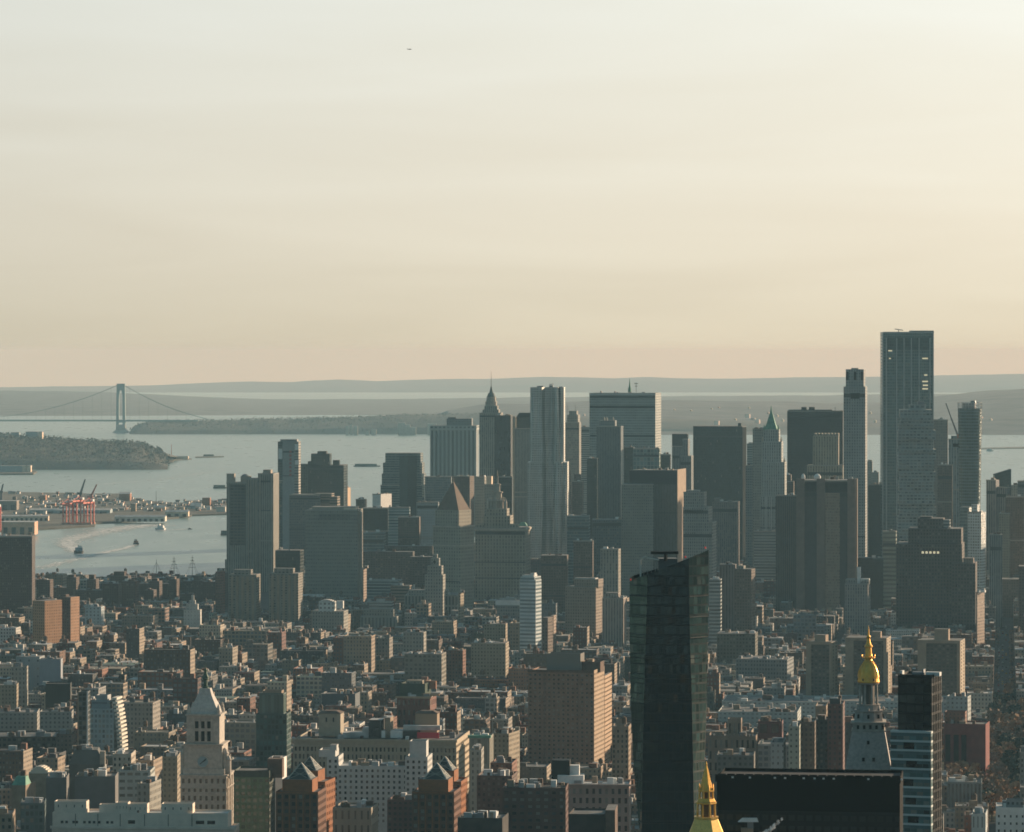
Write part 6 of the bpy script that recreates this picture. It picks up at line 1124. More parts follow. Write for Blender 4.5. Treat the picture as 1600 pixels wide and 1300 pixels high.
for x0, x1, y, f, d in ((85, 135, 1252, 4, 9), (180, 200, 1254, 5, 8), (200, 230, 1256, 6, 8), (252, 301, 1256, 4, 9), (155, 180, 1257, 8, 6)):
    b.t(x0, x1, y, 1271, f=f, dep=d, m=WB, rm=ROOFL, part='roof_shed', win=dict(bays=4, fl=3.5, wf=.14, hf=.4, rows=1, top=.8, rec=.2))
b.add('chimney', BRN, lambda q: q.box(b.U(214, 3), b.U(217, 3), 3, 4, b.Z(1290, 30, 3), b.Z(1266, 30, 3))); b.finish(limit=60)

# twin pyramid lantern brick towers
GPYR = mat('pyramid_glass', (.03, .045, .045), .6); ORB = mat('orange_brickwork', (.29, .115, .05), .9, noise=.18, nscale=.5); ORD = mat('rust_brickwork', (.15, .075, .05), .9, noise=.2, nscale=.5)
for key, x0, x1, xr, yt, yb_, D, lb, sh in [(0, 466, 492, 508, 1190, 1205, 2290, 'rear brick tower with a glass pyramid, behind and right of its left twin', None), (1, 440, 492, 504, 1218, 1300, 2180, 'front left orange brick tower with a glass pyramid roof frame, bottom left of centre', 'the front left pyramid roofed brick tower'),
        (2, 675, 718, 728, 1192, 1205, 2290, 'rear brick tower with a glass pyramid, behind its right twin', None), (3, 653, 704, 714, 1218, 1300, 2180, 'front right orange brick tower with a glass pyramid roof frame, bottom centre', 'the front right pyramid roofed brick tower')]:
    dx = 212.5 if key >= 2 else 0
    b = Bld('pyramid_top_tower', lb, 'building', D, x0, x1, xr, m=ORD, short=sh, vb=1300, dep=24, group='four brick towers with glass pyramids')
    if key in (1, 3):
        b.t(431+dx, 497+dx, 1237, m=ORD, rm=ROOF, f=0, dep=26, win=dict(bay=3.7, fl=3.9, wf=.5, hf=.5, rows=14, top=.8, rec=.4, mats=[0, 0, 0, 1, 3, 3, 2]))
        b.t(441+dx, 488+dx, 1218, 1238, f=2, dep=17, m=ORB, par=0); ux, x0p, x1p, yp, yq = 0, 449+dx, 485+dx, 1192, 1218
        b.add('corner_band', ORB, lambda q: q.box(b.U(431+dx, -.1), b.U(497+dx, -.1), -.35, -.02, b.Z(1240, 10, 0), b.Z(1237.5, 10, 0))); f0, dd = 3.5, 14
        b.add('brick_pier', ORB, lambda q: [q.box(b.U(431+dx, 0)+i*3.72-.3, b.U(431+dx, 0)+i*3.72+.3, -.35, -.02, 0, b.Z(1241, 10, 0)) for i in range(1, 6)])
    else:
        b.t(472+dx, 508+dx, 1221, m=ORB, f=0, dep=24, win=dict(bay=3.7, fl=3.9, wf=.4, hf=.5, rows=10, top=1, rec=.4)); b.t(470+dx, 497+dx, 1204, 1222, f=2, dep=16, m=ORB, par=0); x0p, x1p, yp, yq = 466+dx, 494+dx, 1182, 1204; f0, dd = 3, 13
    a0, a1 = b.U(x0p, f0), b.U(x1p, f0); am = (a0+a1)/2; fm = f0+dd/2; zb_, zt = b.Z(yq, am, f0), b.Z(yp, am, fm)
    pg = b.add('glass_pyramid', GPYR, lambda q: q.frus((a0, a1, f0, f0+dd), (am-.1, am+.1, fm-.1, fm+.1), zb_, zt))
    def fr(q):
        cs = [(a0, f0), (a1, f0), (a1, f0+dd), (a0, f0+dd)]
        for c in cs: q.tube((*c, zb_), (am, fm, zt), .38, 4)
        for t in (.0, .33, .66):
            P_ = [(c[0]+(am-c[0])*t, c[1]+(fm-c[1])*t, zb_+(zt-zb_)*t) for c in cs]
            for p, r_ in zip(P_, P_[1:]+P_[:1]): q.tube(p, r_, .18, 4)
        for c, d_c in zip(cs, cs[1:]): q.tube((*c, zb_), ((am+d_c[0])/2, (fm+d_c[1])/2, (zb_+zt)/2), .14, 4); q.tube((*d_c, zb_), ((am+c[0])/2, (fm+c[1])/2, (zb_+zt)/2), .14, 4)
    b.add('frame', mat('frame_bronze', (.42, .41, .36), .6), fr, pg); b.finish(limit=80, seed=key)

# brown apartment block with the sunlit side
b = Bld('apartment_block', 'tall wide brown brick apartment block with sunlit right side, left of the slanted glass tower', 'building', 2850, 825, 928, 944, m=None, short='the wide brown apartment block', vb=1195, dep=38)
PB = mat('pink_brown_brick', (.26, .165, .125), .9, noise=.15); PT = mat('sunlit_side_brick', (.42, .31, .22), .9, noise=.12)  # side brick made paler to paint sunlight onto the right face
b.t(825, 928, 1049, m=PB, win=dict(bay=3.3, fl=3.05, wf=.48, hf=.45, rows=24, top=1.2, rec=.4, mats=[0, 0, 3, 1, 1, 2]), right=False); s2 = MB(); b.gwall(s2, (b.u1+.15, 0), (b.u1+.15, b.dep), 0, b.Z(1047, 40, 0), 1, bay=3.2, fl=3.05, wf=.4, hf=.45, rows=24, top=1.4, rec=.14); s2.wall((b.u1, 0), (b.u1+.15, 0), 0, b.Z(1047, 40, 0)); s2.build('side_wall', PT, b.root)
b.t(854, 907, 1021, 1050, f=10, dep=14, m=mat('bulkhead_grey', (.20, .19, .17), .9), part='bulkhead'); b.t(908, 938, 1034, 1050, f=14, dep=14, m=BRN, part='bulkhead'); b.box(918, 926, 1030, 1035, f=15, dep=6, m=TANB); b.add('parapet', BRN, lambda q: q.box(-.3, b.u1, -.3, 0, b.Z(1051, 30, 0), b.Z(1047, 30, 0)))
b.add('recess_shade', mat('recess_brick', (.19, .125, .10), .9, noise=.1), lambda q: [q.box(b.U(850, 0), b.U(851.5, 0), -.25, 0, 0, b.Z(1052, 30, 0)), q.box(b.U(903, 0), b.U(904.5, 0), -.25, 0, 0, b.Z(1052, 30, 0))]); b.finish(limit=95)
b = Bld('apartment_block', 'narrow sunlit wing with horizontal stripes just right of the wide brown apartment block', 'building', 2900, 940, 945, 956, m=mat('striped_tan', (.45, .32, .22), .9, noise=.12), vb=1195, dep=34); b.t(940, 945, 1056, win=dict(bay=4, fl=3.05, wf=.7, hf=.35, rows=22, top=1, rec=.3)); b.finish(limit=60)
b = Bld('apartment_block', 'tan apartment block with arched top windows, right of the striped sunlit wing', 'building', 2650, 956, 982, 986, m=TANB, vb=1215, dep=22); b.t(956, 982, 1135, win=dict(bay=3, fl=3.3, wf=.42, hf=.55, rows=12, top=1.5)); b.t(963, 976, 1123, 1136, f=4, dep=10, part='bulkhead'); b.tank(974, 1118, 6); b.finish(limit=60)

# white hotel-like block and the long arcaded one
b = Bld('white_apartments', 'big white apartment block with two stepped towers, in front of the long arcaded building', 'building', 2420, 527, 637, m=None, short='the big white apartment block', vb=1285, dep=24, phi=.09)
WA = mat('white_brick', (.52, .52, .50), .85, noise=.1, nscale=.4); wd = dict(bay=3.3, fl=3.3, wf=.42, hf=.5, rows=10, top=1.2, rec=.35, mats=[0, 1, 1, 2, 0])
b.t(527, 637, 1197, m=WA, rm=ROOFL, win=wd); b.t(633, 668, 1183, f=-4, dep=26, m=WA, win=dict(wd, rows=12)); b.t(640, 666, 1158, 1184, f=0, dep=12, m=WA, part='stair_tower', win=dict(bays=3, fl=3.4, wf=.3, hf=.5, rows=2, top=6, rec=.3)); b.t(511, 529, 1182, f=3, dep=22, m=WA, win=wd); b.t(498, 524, 1172, 1183, f=4, dep=16, m=WA); b.t(516, 526, 1164, 1173, f=6, dep=8, m=WA, part='bulkhead')
b.clutter(31, 16, 530, 634, 1197); b.finish(limit=95)
b = Bld('arcaded_building', 'long tan building with arched upper windows and striped sunlit side, bottom centre', 'building', 2620, 459, 712, 733, m=None, short='the long arcaded building', vb=1290, dep=70)
AR = mat('arcade_stone', (.37, .32, .25), .85, noise=.14, nscale=.4); aw = dict(bays=40, fl=5.0, wf=.5, hf=.62, rows=6, top=3.6, rec=.6, mats=[0, 1, 3, 2])
b.t(459, 712, 1156, m=AR, rm=ROOF, win=dict(aw, rows=3), right=False); b.add('cornice', AR, lambda q: (q.box(-1, b.u1+1, -1.2, 0, b.Z(1159, 60, 0), b.Z(1155, 60, 0)), q.box(-.5, b.u1+.5, -.5, 0, b.Z(1168, 60, 0), b.Z(1166, 60, 0))))
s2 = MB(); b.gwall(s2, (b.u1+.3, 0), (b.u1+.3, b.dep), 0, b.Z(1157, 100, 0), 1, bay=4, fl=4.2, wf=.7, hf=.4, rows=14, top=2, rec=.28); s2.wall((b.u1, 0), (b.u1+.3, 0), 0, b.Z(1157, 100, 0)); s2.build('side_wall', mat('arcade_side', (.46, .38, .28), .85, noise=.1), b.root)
b.add('pier', AR, lambda q: [q.box(b.u1*i/14-.5, b.u1*i/14+.5, -.35, 0, 0, b.Z(1167, 60, 0)) for i in range(15)])
pv = b.t(498, 532, 1115, 1150, f=20, dep=14, m=AR, part='penthouse', par=0); b.add('hipped_cap', mat('cap_brown', (.14, .10, .08), .9), lambda q: q.frus((pv[0]-.6, pv[1]+.6, pv[2]-.6, pv[3]+.6), (pv[0]+3, pv[1]-3, pv[2]+3, pv[3]-3), pv[5], pv[5]+1.6)); [b.add('window', GLS[0], lambda q: q.box(b.U(x, 20)-.5, b.U(x, 20)+.5, 19.9, 20, b.Z(1128, 10, 20), b.Z(1121, 10, 20))) for x in (510, 521)]
pv = b.t(649, 683, 1115, 1145, f=30, dep=12, m=mat('penthouse_tan', (.33, .25, .18), .9), part='penthouse', par=0); b.add('hipped_cap', mat('cap_brown', (.14, .10, .08), .9), lambda q: q.frus((pv[0]-.6, pv[1]+.6, pv[2]-.6, pv[3]+.6), (pv[0]+3, pv[1]-3, pv[2]+3, pv[3]-3), pv[5], pv[5]+1.6))
for x0, x1, y0, m in ((535, 566, 1145, ROOFL), (566, 592, 1138, ROOFL), (594, 629, 1142, WHITE), (576, 596, 1125, DKROOF), (602, 610, 1121, TANB), (630, 652, 1142, DKROOF)): b.t(x0, x1, y0, 1153, f=14, dep=14, m=m, rm=ROOFL, part='roof_plant', par=0)
b.add('red_banner', mat('banner_red', (.55, .04, .06), .7), lambda q: q.box(b.U(652, 14), b.U(686, 14), 13.5, 14, b.Z(1152, 30, 14), b.Z(1143, 30, 14))); b.box(630, 688, 1134, 1138, f=16, m=ROOFL, name='roof_canopy'); b.clutter(17, 36, 462, 705, 1156); b.finish(limit=95)

# green glass tower and the dark glazed block
b = Bld('green_tower', 'green glass tower with a lighter crown box, right of the pale stone clock tower', 'building', 2750, 400, 448, 455, m=fac('bottle_glass', (.05, .085, .08), (.035, .08, .075), bay=2.6, fl=3.6, wf=.7, hf=.7, blind=.08, vary=1.5), short='the green glass tower', vb=1200, dep=20); b.t(400, 448, 1115); b.t(405, 443, 1083, 1116, f=3, dep=12, m=fac('sea_glass', (.12, .15, .13), (.08, .13, .115), bay=2, fl=14, wf=.85, hf=.95, blind=0)); b.t(410, 440, 1079, 1084, f=4, dep=10, m=TANB, part='bulkhead')
b = Bld('glazed_block', 'dark block with yellow green lit glazing grid, right of the pale stone clock tower', 'building', 2260, 366, 421, 430, m=mat('frame_dark_green', (.06, .075, .06), .7), short='the yellow green glazed block', vb=1300, dep=24); b.t(366, 421, 1204, m=mat('frame_dark_green', (.06, .075, .06), .7), win=dict(bay=3.3, fl=3.7, wf=.66, hf=.6, rows=8, top=3.2, rec=.3, mats=[1, 1, 0])); b.add('glazing_frame', fac('lime_grid', (.16, .20, .11), (.04, .06, .05), bay=3.3, fl=3.7, wf=.6, hf=.55, blind=.1), lambda q: q.box(.1, b.u1*.98, -.4, -.05, 0, b.Z(1214, 10, 0))); b.box(418, 441, 1186, 1212, f=8, dep=8, m=BRN); b.finish(limit=30)
b = Bld('white_box_house', 'plain white box building glowing on its right side above the brick pyramid towers', 'building', 2330, 420, 441, 448, m=WHITE, vb=1216, dep=12); b.t(420, 441, 1184); b.box(426, 438, 1182, 1185, f=3, m=ROOF)
b = Bld('dark_terraces', 'brown block with a yellow panel between the glazed block and the left brick tower', 'building', 2400, 418, 440, m=BRN, vb=1240, dep=14); b.t(418, 440, 1229, win=dict(bay=3, fl=3.4, wf=.5, hf=.5, rows=4)); b.add('yellow_panel', mat('yellow_wall', (.5, .36, .05), .8), lambda q: q.box(b.U(422, 0), b.U(432, 0), -.3, -.02, b.Z(1250, 5, 0), b.Z(1231, 5, 0))); b.finish()

# white curved modern block and its neighbours at left
b = Bld('curved_glass_block', 'white and glass apartment block with a leaning bright balcony edge, lower left', 'building', 2900, 141, 178, 192, m=None, short='the white leaning balcony block', vb=1170, dep=26)
b.t(141, 178, 1107, m=fac('white_glazed', (.38, .42, .43), (.12, .17, .18), bay=2.8, fl=3.6, wf=.6, hf=.6, blind=.25, vary=1.4)); b.t(143, 172, 1094, 1108, f=4, dep=14, m=fac('pale_blue_box', (.32, .36, .38), (.16, .2, .22), bay=12, fl=4, wf=.9, hf=.3)); b.t(150, 168, 1086, 1095, f=6, dep=10, m=ROOFL, part='bulkhead')
def leanb(q):
    for k in range(14):
        z = b.Z(1090+k*6.2, 16, 0); o_ = 4.2*(1-(1-k/14)**2); q.frus((b.u1-1.4+o_, b.u1+2.2+o_, -.5, 16), (b.u1-1.4+o_, b.u1+2.2+o_, -.5, 16), z-1.5, z)
b.add('balcony_edge', mat('sunny_white', (.74, .68, .58), .8), leanb)
b.add('leaning_wall', mat('glass_side', (.14, .17, .17), .3), lambda q: q.frus((b.u1+2.8, b.u1+5, 0, 14), (b.u1-1.4, b.u1+1, 0, 14), b.Z(1172, 16, 0), b.Z(1092, 16, 0)))
b = Bld('pinstripe_tower', 'narrow dark tower with pale vertical edges beside the white leaning balcony block', 'building', 2800, 122, 137, 141, m=fac('pinstripe', (.10, .11, .11), (.02, .03, .03), bay=2.8, fl=3.3, wf=.8, hf=.7), vb=1175, dep=14); b.t(122, 137, 1081)
for x in (122, 136.5): b.add('edge_strip', WHITE if x > 130 else TANB, lambda q: q.box(b.U(x, 0)-.4, b.U(x, 0)+.5, -.4, 0, 0, b.Z(1080, 5, 0)))
for args in [
    # name, label, D, x0, x1, y, side, mat, vb, clutter
    ('long_apartments', 'long pale low apartment row with dark windows at the left edge', 3050, -20, 58, 1113, 62, fac('oat_wall', (.34, .31, .28), (.04, .045, .05), bay=3.2, fl=3.2, wf=.45, hf=.5), 1145, 4),
    ('long_apartments', 'pale low apartment row between the left edge row and the pinstripe tower', 3020, 62, 112, 1112, 115, fac('oat_wall2', (.35, .32, .29), (.04, .045, .05), bay=3.2, fl=3.2, wf=.45, hf=.5), 1145, 3),
    ('grey_block', 'plain blue grey windowless block at left', 3600, 62, 95, 1030, 98, mat('blue_grey_wall', (.31, .33, .36), .85, noise=.08), 1075, 2),
    ('grey_block', 'pale grey block with few windows left of the blue grey windowless block', 3650, 25, 62, 1026, None, fac('chalk_grey', (.36, .36, .36), (.1, .11, .11), bay=8, fl=7, wf=.2, hf=.25), 1075, 2),
    ('black_block', 'flat black block at left below the blue grey block', 3350, 71, 110, 1068, 112, mat('black_green', (.012, .02, .02), .6), 1098, 0),
    ('tan_block', 'grey tan block with stepped roof at the left edge, above the long apartment row', 3300, -20, 26, 1070, 29, M_TAN, 1110, 3), ('tan_block', 'tan block right of the stepped roof block at the left edge', 3350, 17, 42, 1042, 44, M_STN, 1110, 2),
    ('brown_loft', 'long dark brown loft range below the pale apartment rows at left', 2900, -20, 88, 1151, 95, fac('loft_brown', (.10, .075, .06), (.02, .02, .02), bay=3.5, fl=4, wf=.6, hf=.5), 1170, 5),
    ('brown_loft', 'dark brown loft with lit orange gable left of the pinstripe tower', 2880, 88, 112, 1147, 119, M_BRWN, 1170, 2),
    ('arched_house', 'small brown block with a bright arched roof at lower left', 2500, 45, 78, 1208, None, TANB, 1225, 0),
    ('mansard_hall', 'broad grey mansard roofed hall below the white leaning balcony block', 2550, 108, 162, 1172, 165, mat('mansard_grey', (.13, .13, .12), .9, noise=.15), 1208, 5),
    ('grey_theatre', 'wide windowless grey roof block, right of two above the long white building', 2350, 117, 180, 1213, 185, mat('slate_stucco', (.17, .165, .16), .9, noise=.1), 1243, 7),
    ('grey_theatre', 'narrower windowless grey block, left of two above the long white building', 2380, 72, 104, 1215, 108, mat('slate_stucco', (.17, .165, .16), .9, noise=.1), 1243, 4),
    ('teal_house', 'low house with a green roof at lower left', 2450, 18, 40, 1213, None, None, 1238, 1),
    ('glass_office', 'teal glass office with dark bays at the bottom left', 2250, 32, 70, 1255, 72, fac('teal_office', (.10, .14, .14), (.05, .09, .09), bay=2.5, fl=3.8, wf=.7, hf=.6, blind=.1), 1300, 3),
    ('sunny_loft', 'small sunlit tan loft in the bottom left corner', 2150, -10, 20, 1272, 24, TANB, 1300, 3),
    ('brick_loft', 'tan brick loft squeezed just left of the pale stone clock tower', 2480, 254, 277, 1182, 282, M_TAN, 1245, 3),
    ('white_modern', 'white modern block with dark window bands above the long white building', 2420, 185, 235, 1204, 242, fac('white_modern', (.50, .49, .45), (.03, .04, .04), bay=4.6, fl=4.2, wf=.7, hf=.4), 1235, 6),
    ('white_modern', 'tan windowless annex with sunny upper box above the white modern block', 2500, 176, 205, 1178, 212, STONE, 1200, 1),
    ('pale_annex', 'pale stepped annex in front of the white modern block', 2300, 214, 234, 1224, 252, M_STN, 1262, 1),
    ('pink_office', 'pinkish stone office block with cornice, left of the dark slanted tower foot', 2300, 872, 983, 1226, 986, None, 1300, 6),
    ('dark_brick_apartments', 'dark brick apartment block dotted with pale lit windows at the bottom, centre right', 2130, 785, 884, 1231, 888, None, 1300, 6),
    ('dark_flat_block', 'dark flat roofed brown block at the bottom edge before the pinkish office', 2000, 888, 945, 1272, None, mat('murky_brown', (.06, .05, .045), .9, noise=.2), 1300, 0),
    ('brown_stair_block', 'brown windowless shaft with orange lit right edge at the bottom edge', 1990, 946, 961, 1266, 965, BRN, 1300, 0),
    ('red_loft', 'deep red brick loft with blank wall under the orange park trees, right', 2950, 1475, 1540, 1131, 1546, None, 1195, 3),
    ('pale_low_block', 'pale block right of the slender black tower, above the red brick loft', 3200, 1478, 1512, 1088, 1517, fac('pale_low', (.44, .44, .42), (.08, .09, .1), bay=3.5, fl=3.5, wf=.4, hf=.45), 1125, 2),
    ('white_long_block', 'very long low white block below the three brick slabs', 3320, 1128, 1300, 1096, None, fac('white_long', (.50, .51, .49), (.12, .14, .15), bay=3.6, fl=3.4, wf=.5, hf=.4), 1112, 9),
    ('white_long_block', 'second long white block, lower and nearer than the first below the brick slabs', 3180, 1122, 1246, 1112, None, fac('white_long2', (.48, .48, .45), (.12, .13, .13), bay=3.6, fl=3.4, wf=.5, hf=.4), 1122, 8),
    ('white_long_block', 'long white block continuing right behind the slender black tower', 3330, 1300, 1478, 1096, None, fac('white_long', (.50, .51, .49), (.12, .14, .15), bay=3.6, fl=3.4, wf=.5, hf=.4), 1112, 6),
    ('tall_loft', 'tall dark red block with rounded dark head, left of the gold domed tower', 2500, 1293, 1317, 1094, 1320, None, 1212, 1),
    ('tan_loft', 'small tan tower with glowing right edge left of the tall dark red block', 2550, 1274, 1291, 1103, 1294, TANB, 1125, 0),
    ('dark_loft', 'dark block below the small tan tower, left of the gold domed clock tower', 2520, 1273, 1293, 1125, None, fac('gloomy', (.07, .065, .06), (.02, .025, .025), bay=2.8, fl=3.4, wf=.5, hf=.5), 1212, 2),
    ('slim_cream_house', 'slim cream apartment sliver with a zigzag edge over the wide black slab', 2450, 1232, 1249, 1135, None, fac('cream_sliver', (.42, .40, .32), (.05, .055, .05), bay=3.2, fl=3.4, wf=.35, hf=.4), 1212, 1),
    ('brown_loft', 'brown gridded loft right of the slim cream sliver', 2470, 1249, 1273, 1128, None, M_BRWN, 1212, 2),
    ('gothic_loft', 'tan stepped gothic loft with a tower right of the dark slanted glass tower', 2500, 1106, 1181, 1150, None, None, 1212, 2),
    ('stone_loft', 'grey setback loft with a lit chimney above the wide black slab', 2350, 1120, 1178, 1180, 1180, fac('loft_grey', (.17, .15, .13), (.03, .035, .035), bay=3, fl=3.4, wf=.45, hf=.5), 1212, 4),
    ('white_gabled_house', 'small white house with brick gable over the wide black slab, right of the gothic loft', 2450, 1204, 1224, 1160, None, fac('white_gabled', (.42, .40, .38), (.03, .03, .03), bay=3, fl=3.6, wf=.35, hf=.4), 1212, 1),
    ('red_warehouse', 'long dark red warehouse with black bays right of the dark slanted tower', 2800, 1184, 1222, 1127, None, fac('oxblood', (.15, .05, .045), (.02, .02, .02), bay=8, fl=10, wf=.6, hf=.6, blind=0), 1160, 3),
    ('brick_block', 'square brown block right of the dark slanted tower, topped by a white terrace', 3860, 1120, 1180, 990, 1184, fac('moss_brick', (.12, .11, .085), (.03, .035, .03), bay=3, fl=3.4, wf=.5, hf=.5), 1035, 5),
    ('grey_roofs_block', 'broad block with pale roof sheds below the square brown block', 3680, 1150, 1230, 1030, 1240, M_GRY, 1060, 8),
    ('grey_office', 'grey office top with penthouse at the lower right under the park', 2600, 1480, 1534, 1222, None, M_GRYV, 1262, 5),
    ('white_office', 'white office block with paired windows in the bottom right corner', 2350, 1556, 1640, 1262, None, None, 1300, 5),
    ('white_office', 'small white block with vertical slots left of the bottom right white office', 2300, 1518, 1540, 1272, 1543, fac('slot_white', (.55, .55, .52), (.05, .06, .06), bay=2.4, fl=9, wf=.3, hf=.7, blind=0), 1300, 1),
    ('tan_block', 'tan lit gabled block at the centre, above the wide brown apartment block', 4040, 756, 790, 975, 793, M_TAN, 1012, 3),
    ('red_loft_block', 'brick loft block with orange lit right face, centre, left of the tan lofts', 3700, 692, 722, 1016, 728, M_RED, 1060, 4),
    ('tan_loft_block', 'tan loft block with many windows at centre, right of the orange faced brick loft', 3680, 736, 790, 1005, 795, M_TAN, 1060, 7),
    ('red_hall', 'dark red brick hall with green roof and lit roof beams at centre', 3230, 620, 672, 1090, 682, None, 1130, 4),
    ('tan_block', 'grey tan loft with large bays below the columned annex', 3600, 632, 690, 1022, None, fac('stone_loftish', (.25, .22, .18), (.04, .045, .045), bay=4, fl=3.8, wf=.55, hf=.55), 1062, 6),
    ('tan_block', 'grey tan block with plain penthouse below the curved columned hall', 3900, 630, 662, 988, None, M_STN, 1020, 2),
    ('teal_roof_hall', 'wide low dark blue roofed hall left of the red brick hall', 3370, 503, 555, 1084, None, mat('blue_slate', (.09, .11, .125), .7, noise=.15), 1108, 3),
    ('tan_terrace', 'tan terraced apartment block at right centre bottom of the arcaded building', 2500, 735, 752, 1172, 756, M_STN, 1230, 3),
    ('verdigris_block', 'columned stone block with green roof right of the arcaded building', 2560, 733, 765, 1150, 771, None, 1225, 3),
    ('tan_side_block', 'row of tan lofts with sunlit flank right of the verdigris roofed block', 2650, 771, 795, 1146, 812, M_TAN, 1210, 4),
    ('maroon_block', 'maroon brick apartments between the white apartment block and the right brick tower', 2300, 605, 645, 1250, None, fac('maroon_flat', (.15, .07, .06), (.03, .03, .03), bay=3, fl=3.1, wf=.5, hf=.5), 1300, 3),
    ('cream_loft', 'cream loft with narrow arched windows at the bottom between the brick pyramid towers', 2250, 520, 580, 1262, None, fac('cream_arched', (.36, .29, .22), (.03, .03, .03), bay=3.6, fl=8, wf=.3, hf=.6, blind=0), 1300, 4),
    ('maroon_block', 'maroon apartments with many small windows right of the front right brick tower', 2330, 745, 800, 1212, None, fac('maroon_fine', (.14, .08, .065), (.03, .03, .03), bay=2.8, fl=3.1, wf=.45, hf=.5, blind=.3), 1262, 5),
    ('russet_block', 'russet block with dark top behind the maroon apartments', 2400, 766, 800, 1192, None, M_RED, 1215, 2),
    ('dark_studio', 'low dark roof block with pale hut at the bottom centre', 2080, 715, 785, 1278, None, mat('sooty_roofs', (.06, .055, .05), .9, noise=.3), 1300, 7)]:
    nm, lb, D, x0, x1, y, sd_, m, vb, cl = args; big = D < 2660 and isinstance(m, type(None))
    b = Bld(nm, lb, 'building', D, x0, x1, sd_, m=m, vb=vb, dep=26 if D < 2700 else None, short={'pink_office': 'the pinkish arcaded office', 'white_long_block': None, 'red_loft': 'the deep red brick loft', 'red_hall': 'the dark red brick hall', 'tall_loft': 'the tall dark red block', 'gothic_loft': 'the tan gothic loft', 'long_apartments': 'the pale apartment rows', 'grey_theatre': 'the windowless grey blocks', 'verdigris_block': 'the verdigris roofed block'}.get(nm))
    if nm == 'pink_office':
        m = mat('pink_stone', (.34, .25, .215), .85, noise=.12); b.t(x0, x1, y, m=m, rm=ROOFL, win=dict(bay=3.6, fl=5.2, wf=.42, hf=.6, rows=6, top=1.2, rec=.5)); b.add('cornice', m, lambda q: (q.box(-1, b.u1+1, -1.2, 0, b.Z(y+2, 20, 0), b.Z(y-1, 20, 0)), q.box(-.3, b.u1+.3, -.4, 0, b.Z(y+16, 20, 0), b.Z(y+14.5, 20, 0)))); b.box(862, 890, 1188, 1224, f=12, dep=10, m=BLACK, name='black_plant_house'); b.box(890, 905, 1196, 1222, f=14, dep=6, m=WHITE); b.box(871, 912, 1212, 1222, f=8, dep=6, m=WHITE)
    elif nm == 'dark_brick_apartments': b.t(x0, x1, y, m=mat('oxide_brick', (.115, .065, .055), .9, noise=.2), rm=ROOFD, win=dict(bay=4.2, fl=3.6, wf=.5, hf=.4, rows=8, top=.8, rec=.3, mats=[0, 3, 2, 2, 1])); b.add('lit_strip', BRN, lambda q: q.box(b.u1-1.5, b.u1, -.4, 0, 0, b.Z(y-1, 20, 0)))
    elif nm == 'red_loft': b.t(x0, x1, y, m=mat('oxblood_brick', (.20, .065, .06), .9, noise=.18)); b.add('dark_bays', BLACK, lambda q: [q.box(b.U(xx, 0), b.U(xx+8, 0), -.2, 0, b.Z(1190, 10, 0), b.Z(1148, 10, 0)) for xx in (1477, 1490, 1502)]); b.t(1476, 1508, 1112, 1132, f=10, dep=12, m=M_RED, part='bulkhead')
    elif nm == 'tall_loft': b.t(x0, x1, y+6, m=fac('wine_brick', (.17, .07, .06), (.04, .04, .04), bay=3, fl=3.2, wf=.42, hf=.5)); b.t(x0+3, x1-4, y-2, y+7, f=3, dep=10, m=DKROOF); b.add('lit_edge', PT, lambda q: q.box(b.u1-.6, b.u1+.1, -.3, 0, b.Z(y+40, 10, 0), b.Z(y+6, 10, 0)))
    elif nm == 'gothic_loft': m = mat('gothic_tan', (.28, .21, .16), .9, noise=.15); b.t(x0, x1, y, m=m, win=dict(bay=3.2, fl=7, wf=.4, hf=.7, rows=4, top=1.4, rec=.5)); b.t(1137, 1158, 1123, y+1, f=5, dep=10, m=m, win=dict(bays=3, fl=9, wf=.35, hf=.7, rows=1, top=1.5, rec=.5)); b.add('crenellation', m, lambda q: [q.box(b.U(x0, 0)+i*2.2, b.U(x0, 0)+i*2.2+1.2, -.2, .8, b.Z(y, 10, 0), b.Z(y, 10, 0)+1.2) for i in range(13)])
    elif nm == 'white_office' and x0 > 1550: b.t(x0, x1, y, m=WHITE, rm=ROOFL, win=dict(bay=3.4, fl=4.2, wf=.3, hf=.35, rows=4, top=3, rec=.3)); b.t(1572, 1600, 1250, 1263, f=8, dep=10, m=M_GRY, part='bulkhead')
    elif nm == 'red_hall': b.t(x0, x1, y, m=fac('garnet', (.20, .07, .05), (.03, .03, .03), bay=4, fl=8, wf=.4, hf=.5), rm=mat('moss_roof', (.05, .075, .055), .9, noise=.2)); v = b.t(x0+5, x1-8, y-22, y+1, f=10, dep=22, m=mat('moss_roof', (.05, .075, .055), .9, noise=.2)); b.add('roof_beam', mat('lit_beam', (.42, .3, .2), .9), lambda q: (q.box(-1, b.u1+1, -1, 0, b.Z(y+1, 10, 0), b.Z(y-2, 10, 0)), q.box(b.u1*.75, b.u1+6, 6, 7, b.Z(y-2, 10, 0), b.Z(y-6, 10, 0)))); b.box(635, 660, 1063, 1068, f=14, m=M_TAN); b.box(664, 681, 1064, 1074, f=26, dep=3, m=BRICKR)
    elif nm == 'verdigris_block': b.t(x0, x1, y+2, m=fac('giant_columns', (.30, .27, .22), (.05, .055, .05), bay=4.2, fl=18, wf=.45, hf=.85, blind=0), rm=COPPER); b.add('cornice', COPPER, lambda q: q.box(-.8, b.u1+.8, -1, 3, b.Z(y+3, 10, 0), b.Z(y-1, 10, 0)))
    elif nm == 'teal_house': b.t(x0, x1, y+14, m=TANB); b.add('green_roof', COPPER, lambda q: q.frus((0, b.u1, 0, 14), (2, b.u1-1, 4, 10), b.Z(y+14, 4, 0), b.Z(y, 4, 4)))
    elif nm == 'arched_house':
